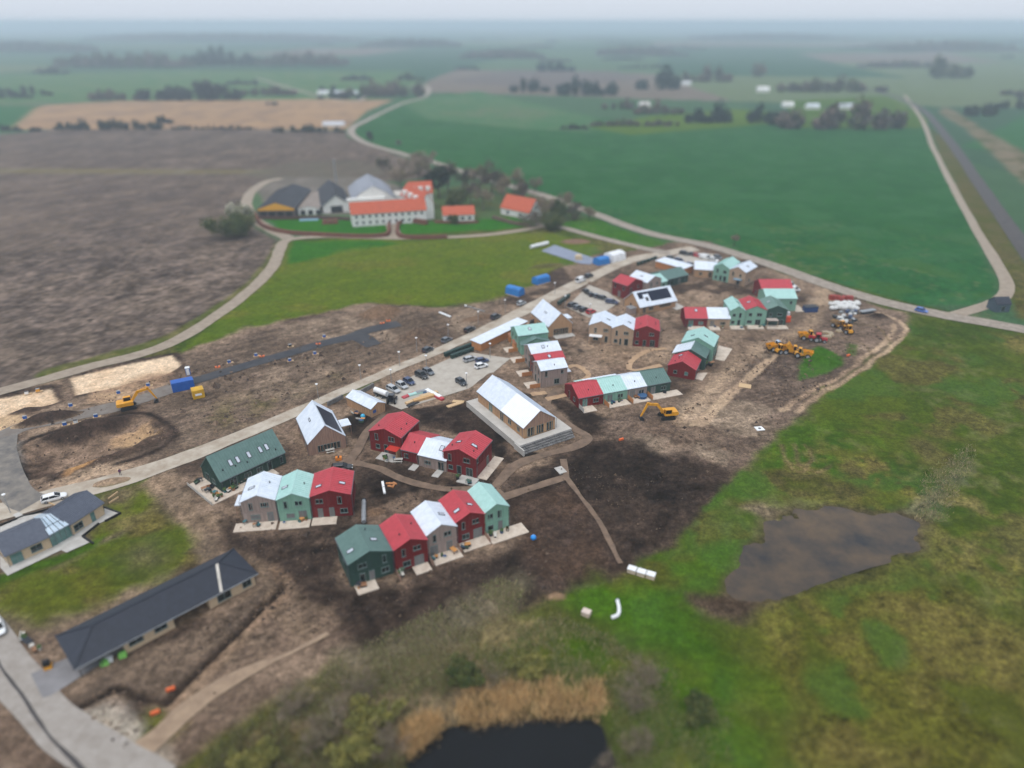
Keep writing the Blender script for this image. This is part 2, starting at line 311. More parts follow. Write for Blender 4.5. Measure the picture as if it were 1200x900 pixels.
zone([(60, 548), (115, 530), (122, 534), (70, 556)], (176, 134, 88), (130, 100, 76), edge=0.8, warp=1.5)
zone([(60, 560), (120, 544), (160, 548), (110, 565), (60, 575)], (158, 136, 114), (140, 118, 98), edge=1.5, warp=1.2)
zone([(14, 520), (22, 516), (26, 575), (50, 582), (20, 590), (0, 560)], (120, 112, 104), (100, 94, 88), edge=1)
# left plots
zone([(255, 598), (400, 600), (560, 545), (610, 520), (640, 535), (600, 560), (560, 590), (430, 618), (340, 640)], (120, 100, 84), (92, 76, 64), edge=3, warp=2, fade=(0.4, 0.6), a=0.7)
zone([(88, 598), (112, 578), (172, 558), (200, 590), (190, 602), (108, 636)], (92, 104, 40), (76, 98, 36), (98, 90, 52), edge=1.0, warp=0.6)
zone([(100, 590), (150, 570), (175, 566), (150, 590), (110, 600)], (98, 82, 66), (84, 72, 58), edge=2, a=0.8)
zone([(-60, 720), (0, 675), (108, 640), (192, 600), (222, 598), (238, 650), (222, 668), (180, 690), (120, 715), (50, 738), (20, 745)], (74, 92, 40), (92, 100, 50), (102, 96, 60), edge=2.5, warp=1.5)
zone([(30, 690), (110, 668), (130, 690), (70, 716), (30, 720)], (110, 104, 50), (92, 100, 46), edge=4, warp=1.5, fade=(0.35, 0.6))
zone([(145, 655), (185, 640), (200, 655), (190, 672), (160, 672)], (80, 72, 54), (94, 84, 60), edge=4, warp=1.5, a=0.7)
zone([(0, 705), (40, 740), (70, 745), (140, 715), (180, 698), (140, 700), (60, 725), (30, 760), (0, 740)], (126, 106, 88), (110, 94, 78), edge=3, warp=1.5)
zone([(-60, 694), (0, 672), (60, 652), (120, 628), (112, 642), (0, 684), (-60, 712)], (72, 100, 36), (64, 92, 34), edge=0.8, warp=0.4)
zone([(172, 556), (200, 552), (225, 575), (250, 600), (258, 640), (300, 660), (352, 700), (380, 735), (360, 752), (300, 690), (240, 655), (205, 600)], (132, 112, 92), (114, 96, 80), (98, 84, 70), edge=2, warp=1.4, streak=(R(-50), 10, 1.0, 0.5))
zone([(80, 820), (150, 775), (250, 725), (300, 690), (328, 680), (310, 700), (250, 760), (195, 825), (130, 815)], (94, 80, 68), (80, 68, 58), (106, 90, 76), edge=1.2, warp=1)
zone([(145, 740), (220, 700), (260, 690), (230, 715), (150, 765)], (146, 122, 98), (120, 100, 84), edge=2, warp=1.4, a=0.7)
zone([(85, 835), (130, 825), (155, 835), (150, 860), (100, 865)], (152, 142, 130), (126, 114, 104), edge=1.5, warp=1)
zone([(-80, 850), (0, 870), (30, 890), (40, 960), (-80, 960)], (132, 108, 84), (110, 94, 80), edge=1.5, warp=1.5)
zone([(140, 870), (185, 842), (200, 850), (150, 890)], (84, 92, 46), (96, 90, 56), edge=1.5, warp=1.5)
zone([(40, 812), (75, 822), (130, 832), (150, 858), (190, 905), (120, 905), (70, 850)], (162, 152, 138), (132, 120, 106), edge=1.2, warp=1.2)
stroke([(326, 668), (338, 690), (312, 716), (268, 762), (230, 797), (200, 832)], 2.2, (140, 118, 96), (120, 98, 80), edge=0.9, warp=0.6, a=0.8)
stroke([(320, 672), (330, 688), (305, 712), (260, 757), (225, 790), (195, 823)], 1.5, (34, 27, 23), (48, 38, 31), edge=0.5, warp=0.3)
stroke([(195, 823), (165, 818), (140, 806), (125, 812), (90, 828), (68, 828)], 1.3, (38, 30, 25), (52, 41, 34), edge=0.5, warp=0.3)
stroke([(290, 652), (320, 672), (345, 690), (385, 720)], 1.2, (84, 70, 58), (98, 82, 68), edge=0.5, warp=0.6)
# rough ground towards the pond in front
zone([(395, 765), (470, 735), (560, 690), (600, 668), (614, 690), (600, 720), (560, 742), (540, 770), (430, 800), (380, 800)], (104, 94, 76), (84, 78, 62), (92, 88, 58), edge=2.5, warp=1.6)
zone([(200, 905), (300, 830), (400, 785), (520, 770), (560, 740), (640, 712), (680, 720), (760, 760), (850, 840), (880, 960), (640, 1200), (200, 1200)], (98, 85, 62), (78, 72, 46), (108, 94, 72), edge=5, warp=2)
zone([(725, 790), (790, 770), (850, 800), (880, 860), (870, 930), (740, 930), (722, 850)], (72, 100, 40), (92, 110, 52), (112, 108, 72), edge=5, warp=2)
zone([(560, 760), (630, 730), (690, 745), (730, 775), (700, 800), (600, 790)], (96, 104, 50), (70, 96, 36), (124, 112, 70), edge=4, warp=2)
zone([(840, 770), (880, 800), (900, 880), (850, 960), (800, 960), (800, 850), (780, 790)], (66, 98, 36), (82, 104, 44), edge=7, warp=2, a=0.8)
stroke([(704, 745), (700, 800), (712, 850), (725, 905)], 2.0, (60, 86, 32), (70, 92, 38), edge=1, a=0.8)
zone([(676, 690), (700, 670), (760, 690), (810, 745), (740, 740), (680, 722)], (58, 96, 30), (72, 108, 38), (84, 104, 46), edge=4, warp=1.5)
# bare mud round the shallow pool
zone([(812, 700), (850, 690), (864, 660), (900, 600), (940, 594), (1060, 594), (1092, 610), (1084, 640), (1010, 668), (950, 690), (880, 720), (835, 722)], (86, 72, 57), (62, 54, 44), (84, 84, 58), edge=2.0, warp=1.2, a=0.9)
zone([(815, 702), (845, 692), (868, 692), (892, 704), (868, 718), (836, 720)], (74, 60, 48), (54, 45, 37), edge=1.5, warp=1.3)
zone([(880, 600), (900, 590), (920, 600), (905, 615)], (128, 110, 88), (110, 96, 78), edge=2, warp=1.5, a=0.9)
zone([(1070, 598), (1120, 560), (1135, 530), (1128, 560), (1100, 610)], (96, 92, 76), (120, 112, 92), edge=2, warp=2, a=0.6)
# green verges along the lane by the village, village greens
stroke([(200, 540), (260, 518), (330, 490), (395, 462), (440, 445)], 2.6, (54, 92, 30), (70, 102, 40), edge=0.9)
stroke([(120, 572), (170, 560)], 2.2, (66, 92, 36), (84, 100, 48), edge=0.8)
stroke([(60, 436), (130, 418), (200, 396), (284, 345), (320, 308), (334, 285)], 8, (86, 100, 48), (108, 108, 66), edge=1.2, a=0.8)
zone([(690, 405), (740, 408), (785, 412), (770, 430), (705, 428)], (140, 118, 96), (128, 106, 86), edge=3, warp=1.2, a=0.6)
nearm = sstep(420, 300, np.hypot(gx, gy)); veg = sstep(0.98, 1.10, col[:, 1] / (col[:, 0] + 1e-6)); bare = nearm * (1 - veg) * (1 - 0.75 * sstep(0.28, 0.40, col[:, 0]))
rut = np.exp(-((fbm(gx / 5.5, gy / 5.5, 61, 3) - 0.5) / 0.014) ** 2) * sstep(0.45, 0.6, fbm(gx / 22, gy / 22, 62)); rut2 = np.exp(-((fbm(gx / 3.1 + 9, gy / 7.3, 63, 3) - 0.5) / 0.02) ** 2) * sstep(0.42, 0.6, fbm(gx / 26 + 5, gy / 26, 64))
col *= (1 + bare * (0.95 * (n_sm - 0.5) + 0.55 * (n_fin - 0.5) - 0.40 * rut - 0.32 * rut2))[:, None]
tuft = fbm(gx / 1.6, gy / 1.6, 66, 2); straw = sstep(0.54, 0.70, 0.55 * fbm(gx / 16, gy / 16, 67) + 0.45 * n_sm) * nearm * veg * (gx > 20)
col = col * (1 + nearm * veg * (0.5 * (tuft - 0.5) + 0.3 * (n_fin - 0.5)))[:, None]
col = col * (1 - 0.3 * straw[:, None]) + 0.3 * straw[:, None] * np.array(lin((122, 116, 82)))
fresh = sstep(0.52, 0.66, fbm(gx / 21 + 3, gy / 21, 68)) * nearm * veg * (gx > 20); col = col * (1 - 0.5 * fresh[:, None]) + 0.5 * fresh[:, None] * np.array(lin((60, 90, 34)))
# far grassland relief, village plateau under the hall, mounds and pits
far = sstep(700, 3500, np.hypot(gx, gy))
gz += far * 34 * (fbm(gx / 1700, gy / 1500, 5, 3) - 0.45)
near = np.hypot(gx - 20, gy - 150) < 260
gz[near] -= 0.16 * n_sm[near]; gz -= 0.07 * bare * (rut + rut2)
def mound(px, a, b, h, ang=0.0, soft=0.5):
    P = at(*px); dx, dy = gx - P.x, gy - P.y; u = dx * math.cos(ang) + dy * math.sin(ang); v = -dx * math.sin(ang) + dy * math.cos(ang)
    r = np.sqrt((u / a) ** 2 + (v / b) ** 2) + 0.5 * (n_mid - 0.5)
    gz[:] = gz + h * (1 - sstep(0.0, 1.0, r)) * (0.75 + 0.5 * n_sm)
def paint(px, a, b, A, B, ang=0.0):
    P = at(*px); dx, dy = gx - P.x, gy - P.y; u = dx * math.cos(ang) + dy * math.sin(ang); v = -dx * math.sin(ang) + dy * math.cos(ang)
    r = np.sqrt((u / a) ** 2 + (v / b) ** 2) + 0.5 * (n_mid - 0.5); i = np.nonzero(r < 1.1)[0]
    put(i, 1 - sstep(0.6, 1.0, r[i]), tex(A, B, None, i))
BR = ((112, 90, 72), (94, 76, 62)); DK = ((50, 40, 35), (72, 58, 50))
for px, a, b, h, ang, c in (((446, 368), 9, 6, 3.0, R(30), BR), ((500, 393), 11, 6, 2.8, R(20), ((98, 80, 66), (84, 70, 60))), ((845, 366), 3.8, 3.2, 2.4, 0, DK),
        ((55, 492), 9, 2.8, 2.4, R(30), DK), ((105, 502), 12, 3.4, 2.6, R(36), DK), ((30, 480), 5, 2, 1.2, R(30), DK), ((962, 425), 7.5, 5.0, 2.2, R(-10), None),
        ((925, 408), 8, 3, 1.4, R(-10), ((112, 96, 82), (96, 82, 70))), ((1030, 371), 3.5, 2.4, 1.3, 0, DK), ((905, 432), 8, 4, 0.8, R(-15), None), ((780, 515), 9, 4, 0.9, 0, None), ((820, 505), 7, 3, 0.7, R(20), None),
        ((640, 312), 9, 4, 0.8, R(20), ((108, 96, 66), (92, 92, 54))), ((675, 283), 8, 5, 1.0, 0, ((128, 100, 82), (112, 90, 74))), ((565, 372), 9, 3, 1.0, R(30), BR),
        ((440, 600), 2, 1.4, 0.5, 0, BR), ((650, 700), 1, 1, 0.1, 0, None), ((652, 699), 2.0, 1.3, 0.7, 0, ((150, 124, 98), (130, 106, 84))), ((130, 565), 5, 2, 0.8, R(20), ((150, 128, 106), (130, 110, 92))), ((735, 420), 2, 1.2, 0.6, 0, BR)):
    mound(px, a, b, h, ang)
    if c: paint(px, a, b, *c, ang=ang)
def pit(P, depth, edge=1.2):
    idx, m, d = mask_poly(P, edge, 0.6); gz[idx] -= depth * m
pit([(26, 530), (90, 512), (150, 492), (178, 504), (150, 524), (80, 545), (30, 560)], 1.8)
pit([(82, 442), (140, 428), (200, 416), (212, 428), (196, 438), (120, 455), (86, 463)], 0.5, 0.8)
pit([(-120, 480), (0, 466), (58, 455), (66, 470), (20, 484), (-120, 515)], 0.5, 0.8)
for T, dep, wd in (([(320, 672), (330, 688), (305, 712), (260, 757), (225, 790), (195, 823)], 0.9, 1.2), ([(195, 823), (165, 818), (140, 806), (90, 828), (68, 828)], 0.6, 1.0)):
    idx, m, d = mask_line(T, wd, 0.5, 0.2); gz[idx] -= dep * m
idx, m, d = mask_poly([(480, 905), (470, 890), (505, 852), (560, 838), (640, 834), (700, 838), (716, 870), (722, 905), (640, 1000), (520, 1000)], 2.2, 0.8); gz[idx] -= 1.5 * m; put(idx, m, tex((60, 54, 42), (46, 42, 34), None, idx))
POOL = [(866, 692), (864, 665), (884, 640), (908, 612), (940, 602), (985, 600), (1050, 598), (1074, 612), (1072, 632), (1040, 650), (1000, 662), (960, 676), (930, 690), (895, 698)]
idx, m, d = mask_poly(POOL, 3.2, 1.2, True); gz[idx] -= 0.92 * m * (0.12 + 1.45 * fbm(gx[idx] / 3.6, gy[idx] / 3.6, 71, 5)); put(idx, m, tex((66, 58, 44), (92, 78, 58), (70, 72, 48), idx), 0.8)
idx, m, d = mask_poly([(556, 462), (580, 442), (632, 478), (646, 496), (612, 508), (590, 492)], 4.5, 0.0); gz[idx] = gz[idx] * (1 - m) + 1.25 * m
# keep the terrain just below everything laid on it
me = bpy.data.meshes.new('ground'); NX, NY = len(XS), len(YS)
me.vertices.add(NV); me.vertices.foreach_set('co', np.column_stack([gx, gy, gz]).astype(np.float32).ravel())
ii = (np.arange(NY - 1)[:, None] * NX + np.arange(NX - 1)[None, :]).ravel()
quads = np.column_stack([ii, ii + 1, ii + NX + 1, ii + NX]).astype(np.int32)
me.loops.add(quads.size); me.loops.foreach_set('vertex_index', quads.ravel())
me.polygons.add(len(quads)); me.polygons.foreach_set('loop_start', np.arange(0, quads.size, 4, dtype=np.int32))
me.update(calc_edges=True); me.polygons.foreach_set('use_smooth', np.ones(len(quads), bool))
amt = 0.35 + 0.25 * nearm + 0.4 * bare
for P_ in (PL, GF):
    idx, m, d = mask_poly(P_, 3, 0.3); amt[idx] = amt[idx] * (1 - m) + 0.22 * m
ca = me.color_attributes.new('soil', 'FLOAT_COLOR', 'POINT'); ca.data.foreach_set('color', np.column_stack([np.clip(col, 0, 1), amt]).astype(np.float32).ravel())
gm = bpy.data.materials.new('ground'); gm.use_nodes = True; t = gm.node_tree; p = t.nodes['Principled BSDF']; p.inputs['Roughness'].default_value = 0.95; p.inputs['Specular IOR Level'].default_value = 0.02
at_ = t.nodes.new('ShaderNodeAttribute'); at_.attribute_name = 'soil'; tc = t.nodes.new('ShaderNodeTexCoord')
def nz(sc, det=5, rough=0.7):
    n = t.nodes.new('ShaderNodeTexNoise'); n.inputs['Scale'].default_value = sc; n.inputs['Detail'].default_value = det; n.inputs['Roughness'].default_value = rough; t.links.new(tc.outputs['Object'], n.inputs['Vector']); return n
def rng(n, a, b, lo=0.28, hi=0.72):
    m = t.nodes.new('ShaderNodeMapRange'); m.inputs[1].default_value = lo; m.inputs[2].default_value = hi; m.inputs[3].default_value = a; m.inputs[4].default_value = b; t.links.new(n.outputs[0], m.inputs[0]); return m
n1, n2 = nz(0.8, 6, 0.75), nz(2.2, 6, 0.8); m1, m2 = rng(n1, 0.60, 1.42, 0.36, 0.64), rng(n2, 0.58, 1.46, 0.36, 0.64)
mu = t.nodes.new('ShaderNodeMath'); mu.operation = 'MULTIPLY'; t.links.new(m1.outputs[0], mu.inputs[0]); t.links.new(m2.outputs[0], mu.inputs[1])
ml = t.nodes.new('ShaderNodeMix'); ml.data_type = 'FLOAT'; ml.inputs[2].default_value = 1.0; t.links.new(at_.outputs['Alpha'], ml.inputs[0]); t.links.new(mu.outputs[0], ml.inputs[3])
vs = t.nodes.new('ShaderNodeVectorMath'); vs.operation = 'SCALE'; t.links.new(at_.outputs['Color'], vs.inputs[0]); t.links.new(ml.outputs[0], vs.inputs['Scale'])
t.links.new(vs.outputs[0], p.inputs['Base Color'])
bp = t.nodes.new('ShaderNodeBump'); bp.inputs['Strength'].default_value = 0.7; bp.inputs['Distance'].default_value = 0.25; t.links.new(n1.outputs[0], bp.inputs['Height']); t.links.new(bp.outputs[0], p.inputs['Normal'])
me.materials.append(gm); ground = bpy.data.objects.new('ground', me); COL.objects.link(ground); tag(ground, 'wide ground of meadow, ploughed field, crops and churned building-site mud', kind='structure')
from mathutils.interpolate import poly_3d_calc
def gheight(x, y):
    i = int(np.clip(np.searchsorted(XS, x) - 1, 0, NX - 2)); j = int(np.clip(np.searchsorted(YS, y) - 1, 0, NY - 2))
    return float(max(gz[j * NX + i], gz[j * NX + i + 1], gz[(j + 1) * NX + i], gz[(j + 1) * NX + i + 1]))
def gat(px, py):
    P = at(px, py); P.z = gheight(P.x, P.y); return P

# ------------------------------------------------------------------ roads, paths, rails, water
def struct(o, label): return tag(o, label, kind='structure')
def strip(name, pts, width, m, z, label, jit=0.25, far=False):
    P = smooth_line(ats(pts), 1.2 if not far else 6.0); n = len(P); T = np.gradient(P, axis=0); T /= np.linalg.norm(T, axis=1)[:, None] + 1e-9; N = np.column_stack([-T[:, 1], T[:, 0]])
    W = np.interp(np.arange(n), np.linspace(0, n - 1, len(width)), width) if isinstance(width, (list, tuple)) else np.full(n, width)
    b = MB(); vs = []
    for k in range(n):
        l = W[k] / 2 + jit * (fbm(np.array([k * 0.16]), np.array([3.0]), 5)[0] - 0.5) * 3; r = W[k] / 2 + jit * (fbm(np.array([k * 0.16]), np.array([9.0]), 6)[0] - 0.5) * 3
        for s, ww in ((1, l), (1, l * 0.33), (-1, r * 0.33), (-1, r)):
            q = P[k] + N[k] * s * ww; zz = z if not far else max(z, gheight(q[0], q[1]) + 0.15); vs.append((q[0], q[1], zz))
    fs = [(k * 4 + j, k * 4 + j + 1, k * 4 + j + 5, k * 4 + j + 4) for k in range(n - 1) for j in range(3)]
    b.add(vs, fs); o = b.build(name, m, fix=False)
    if o.data.polygons[0].normal.z < 0: o.data.flip_normals()
    return struct(o, label)
def sheet(name, pts, m, z, label, smooth=False, world=None):
    P = np.array(world) if world is not None else ats(pts)
    if smooth: P = smooth_line(P, 1.0, True)
    b = MB(); b.add([(q[0], q[1], z) for q in P], [tuple(range(len(P)))]); o = b.build(name, m, fix=False)
    if o.data.polygons[0].normal.z < 0: o.data.flip_normals()
    return struct(o, label)
ROAD = mat('road', (160, 150, 138), 0.9, scale=0.45, bump=0.03, rgb2=(120, 109, 98)); LANE = mat('lane', (186, 177, 163), 0.9, scale=0.25, bump=0.03, rgb2=(144, 129, 112))
TRACK = mat('track', (156, 144, 128), 0.95, scale=0.4, bump=0.04, rgb2=(132, 118, 104)); ASPH = mat('asphalt', (78, 77, 78), 0.8, scale=0.3, bump=0.02, rgb2=(136, 128, 118)); ASPH2 = mat('new_asphalt', (38, 40, 47), 0.75, scale=0.2, rgb2=(64, 63, 65))
GRAV = mat('gravel', (124, 118, 112), 0.95, scale=0.5, bump=0.05, rgb2=(104, 94, 86)); PAVE = mat('paving', (180, 174, 164), 0.85, scale=0.4, rgb2=(156, 147, 136)); PATH = mat('path', (128, 107, 90), 0.95, scale=0.5, bump=0.03, rgb2=(90, 75, 63)); PATHS = mat('sandy_path', (186, 156, 124), 0.95, scale=0.6, bump=0.03, rgb2=(150, 122, 96))
strip('country_road', [(300, 92), (400, 118), (440, 108), (496, 100), (500, 112), (470, 122), (432, 140), (412, 152), (425, 166), (470, 180), (500, 188), (560, 207), (640, 230), (700, 252), (760, 273), (830, 288), (900, 309), (990, 341), (1080, 364), (1160, 379), (1300, 404)], [6, 6, 6, 6, 6.5, 7, 7], ROAD, 0.05, 'pale country road running past the village to the railway lane', far=True, jit=0.5)
strip('village_lane', [(-60, 614), (0, 600), (60, 583), (150, 559), (225, 533), (300, 503), (360, 477), (430, 446), (468, 430), (500, 417), (560, 390), (620, 361), (680, 331), (735, 306), (780, 297), (815, 291)], [7, 6.5, 4.6, 3.6, 3.6, 4.2, 5.6, 6, 6, 6, 7], LANE, 0.04, 'light concrete lane leading up through the village')
strip('farm_track', [(-80, 482), (0, 459), (100, 431), (200, 402), (282, 349), (318, 314), (328, 292), (338, 281), (380, 277), (420, 278), (480, 279), (560, 276), (610, 270), (640, 264)], [5, 5, 5, 4.5, 4.5], TRACK, 0.03, 'gravel farm track curving round the ploughed field')
strip('farm_drive', [(338, 279), (305, 262), (290, 245), (292, 228), (310, 214), (330, 209)], 6, TRACK, 0.034, 'gravel drive round the left side of the farm barns')
strip('farm_forecourt', [(464, 278), (461, 268), (458, 262)], 6, TRACK, 0.036, 'gravel forecourt entrance between the farm hedges')
strip('access_road', [(628, 262), (660, 267), (705, 279), (750, 290), (785, 297)], 5, ROAD, 0.044, 'pale access road from the farm to the village lane')
strip('field_lane', [(1060, 112), (1080, 140), (1092, 170), (1112, 210), (1140, 262), (1166, 305), (1180, 334), (1170, 352), (1130, 366), (1112, 371)], [4, 4, 4, 3.8, 4, 5], TRACK, 0.046, 'gravel lane along the railway joining the country road', far=True)
strip('railway', [(1000, 100), (1050, 114), (1082, 130), (1112, 164), (1152, 222), (1200, 290), (1270, 385), (1400, 560)], 7.5, mat('ballast', (80, 74, 72), 0.95, scale=0.3, rgb2=(58, 54, 54)), 0.08, 'dark railway ballast bed crossing the fields on the right', far=True)
strip('asphalt_spur', [(222, 448), (260, 437), (300, 425), (345, 412), (380, 402), (410, 395), (432, 387), (468, 379)], [4.5, 4.5, 4.5, 5, 5], ASPH2, 0.05, 'black new asphalt spur road ending by the soil heap', jit=0.1)
strip('spur_turning_head', [(412, 393), (424, 396), (438, 405)], [6, 6, 5], ASPH2, 0.056, 'black asphalt turning head at the end of the spur', jit=0.1)
strip('site_road', [(-60, 530), (0, 512), (30, 500), (80, 488), (150, 473), (200, 455), (224, 447)], 5.5, GRAV, 0.03, 'rough gravel site road beside the excavations', jit=0.6)
strip('site_turning', [(6, 512), (4, 530), (8, 555), (24, 582), (40, 590)], [5, 5.5, 6, 6], ASPH, 0.042, 'grey asphalt side street joining the lane on the left')
strip('estate_road', [(-60, 690), (0, 765), (24, 800), (60, 842), (110, 880), (180, 925)], [5.5, 6, 6, 7], mat('pale_gravel', (158, 152, 146), 0.95, scale=0.5, bump=0.05, rgb2=(132, 124, 116)), 0.03, 'grey gravel estate road at the lower left corner')
strip('estate_kerb', [(-14, 756), (6, 790), (24, 815), (58, 860), (100, 905)], 0.5, mat('kerb_dark', (70, 66, 66), 0.9, scale=2), 0.036, 'dark gutter strip along the middle of the estate road')
strip('dirt_track', [(120, 915), (180, 868), (230, 826), (290, 787), (340, 763), (385, 742)], [4, 3.6, 3.0, 1.2, 0.4], mat('dirt_track', (160, 138, 115), 0.95, scale=0.5, bump=0.04, rgb2=(126, 106, 88)), 0.02, 'pale dirt track climbing from the bottom edge to the site', jit=0.6)
sheet('car_park', [(436, 466), (500, 432), (545, 412), (598, 420), (560, 452), (470, 480)], PAVE, 0.028, 'light grey paved car park of the village', False)
sheet('car_park', [(664, 360), (690, 334), (712, 342), (727, 353), (700, 372), (690, 372)], PAVE, 0.028, 'light grey paved car park between the gabled house and the red house')
sheet('car_park', [(780, 306), (800, 296), (840, 298), (838, 306), (800, 318)], PAVE, 0.028, 'far grey paved car park behind the white-roofed carport')
sheet('paved_yard', [(36, 790), (70, 775), (150, 740), (152, 757), (60, 815), (50, 818)], mat('yard', (128, 126, 128), 0.85, scale=0.4), 0.052, 'grey paved yard at the end of the dark hipped house')
for k, (P, wd, lb) in enumerate((([(655, 455), (640, 475), (666, 498), (690, 512), (672, 524), (640, 532), (604, 546), (580, 570), (588, 585)], 2.4, 'brown gravel footpath round the community hall terrace'),
        ([(586, 584), (620, 573), (664, 560)], 2.2, 'brown gravel footpath towards the stone steps'), ([(664, 560), (690, 596), (712, 630), (729, 660)], 1.1, 'narrow worn footpath straight across the dark soil'),
        ([(660, 538), (662, 550), (664, 560)], 1.4, 'short gravel path below the hall terrace'),
        ([(400, 540), (440, 548), (470, 562), (520, 572), (575, 574)], 2.0, 'wide brown path in front of the red terraced houses'), ([(452, 488), (430, 505), (416, 530), (404, 545), (380, 552)], 2.2, 'brown path between the timber houses and red house'),
        ([(672, 452), (690, 440), (676, 428), (660, 432)], 1.8, 'looping sandy garden path beside the grey house'), ([(775, 428), (745, 434), (738, 428), (756, 412), (780, 408)], 1.8, 'looping sandy garden path by the red gabled house'),
        ([(640, 468), (668, 462), (690, 455)], 1.8, 'brown path along the back of the coloured terrace'), ([(640, 460), (618, 466), (650, 492)], 1.8, 'brown path beside the long white hall'))):
    strip('footpath', P, wd, PATH if k < 6 else PATHS, 0.045 + 0.004 * k, lb, jit=0.45)
def water_mat(name, c, rough, c2, scale):
    m = mat(name, c, rough, scale=scale, rgb2=c2, spec=0.2); return m
sheet('pond', [(474, 905), (482, 886), (508, 856), (560, 842), (640, 838), (698, 842), (712, 870), (718, 905), (640, 1000), (520, 1000)], water_mat('pond_water', (15, 16, 19), 0.14, (10, 11, 13), 0.15), -0.75, 'dark still pond at the bottom edge behind the reeds', True)
PC = np.array(POOL).mean(0); sheet('pool', [tuple(PC + (np.array(q) - PC) * 1.28) for q in POOL], water_mat('pool_water', (94, 78, 60), 0.07, (40, 42, 46), 0.11), -0.36, 'shallow muddy rainwater pool in the meadow', True)

# ------------------------------------------------------------------ buildings
RED_W = mat('red_boards', (116, 28, 30), 0.6, scale=0.8, stretch=(3, 3, 0.4), rgb2=(98, 23, 26)); RED_R = mat('red_metal', (186, 66, 76), 0.42, scale=0.9, rgb2=(164, 58, 66))
MINT_W = mat('mint_boards', (128, 168, 150), 0.6, scale=0.8, stretch=(3, 3, 0.4), rgb2=(110, 150, 133)); MINT_R = mat('mint_metal', (172, 208, 203), 0.42, scale=0.9, rgb2=(152, 192, 186))
DKG_W = mat('dark_green_boards', (46, 74, 66), 0.6, scale=0.8, stretch=(3, 3, 0.4), rgb2=(38, 62, 56)); DKG_R = mat('dark_green_metal', (96, 123, 118), 0.42, scale=0.9, rgb2=(82, 109, 104))
GRY_W = mat('silver_larch', (166, 150, 142), 0.8, scale=1.3, stretch=(4, 4, 0.25), rgb2=(126, 110, 103)); WHT_R = mat('zinc_metal', (220, 227, 236), 0.40, scale=0.8, rgb2=(196, 206, 219))
OAK_W = mat('fresh_larch', (196, 160, 124), 0.8, scale=1.3, stretch=(4, 4, 0.25), rgb2=(158, 122, 92)); BRN_W = mat('weathered_larch', (172, 140, 122), 0.8, scale=1.3, stretch=(4, 4, 0.25), rgb2=(124, 98, 86))
ORG_W = mat('orange_boards', (196, 136, 84), 0.75, scale=1.5, stretch=(4, 4, 0.3), rgb2=(164, 108, 66))
CREAM = mat('cream_brick', (204, 182, 150), 0.85, scale=3.0, rgb2=(182, 158, 128)); WHITEWALL = mat('white_render', (226, 226, 222), 0.8, scale=0.6, rgb2=(206, 206, 202))
TILE_O = mat('orange_tile', (192, 94, 66), 0.8, scale=1.2, rgb2=(158, 76, 54)); TILE_D = mat('dark_tile', (42, 47, 60), 0.6, scale=1.0, rgb2=(32, 36, 47)); TILE_B = mat('blue_grey_tile', (88, 94, 108), 0.55, scale=1.5, rgb2=(70, 76, 90)); ETERNIT = mat('eternit', (70, 72, 78), 0.85, scale=0.25, rgb2=(54, 56, 62))
FRAME = mat('window_frame', (112, 128, 126), 0.5, scale=1); FRAME_W = mat('pale_frame', (206, 212, 212), 0.5, scale=1); PANE = mat('pane', (40, 52, 54), 0.05, scale=0.45, spec=0.6, rgb2=(14, 19, 21)); PANE_G = mat('pane_green', (104, 142, 136), 0.08, scale=0.5, spec=0.6, rgb2=(66, 98, 94))
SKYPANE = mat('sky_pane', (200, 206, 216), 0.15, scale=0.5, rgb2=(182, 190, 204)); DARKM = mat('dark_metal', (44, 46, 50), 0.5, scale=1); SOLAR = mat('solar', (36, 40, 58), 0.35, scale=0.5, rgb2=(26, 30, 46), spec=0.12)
CONC = mat('concrete', (208, 196, 182), 0.9, scale=0.7, bump=0.01, rgb2=(176, 160, 144)); CONC_G = mat('grey_slab', (186, 184, 180), 0.85, scale=0.7, rgb2=(162, 158, 152)); DOOR = mat('door_grey', (120, 118, 118), 0.6, scale=1, rgb2=(104, 102, 102))
STEEL = mat('galvanised', (150, 154, 158), 0.45, scale=1, metal=0.3); WHITE = mat('white_paint', (226, 228, 230), 0.45, scale=1, var=0.05); BLACK = mat('black', (26, 26, 28), 0.6, scale=1)
WOODP = mat('planks', (206, 178, 140), 0.8, scale=3, stretch=(1, 5, 5), rgb2=(176, 146, 108)); STONE = mat('stone_blocks', (136, 134, 132), 0.9, scale=1.1, bump=0.12, rgb2=(84, 84, 86))
GUTTER = mat('gutter_grey', (92, 96, 102), 0.45, scale=1)
COLS = {'red': (RED_W, RED_R), 'mint': (MINT_W, MINT_R), 'dkg': (DKG_W, DKG_R), 'gry': (GRY_W, WHT_R), 'oak': (OAK_W, WHT_R), 'brn': (BRN_W, WHT_R), 'mintred': (MINT_W, RED_R)}

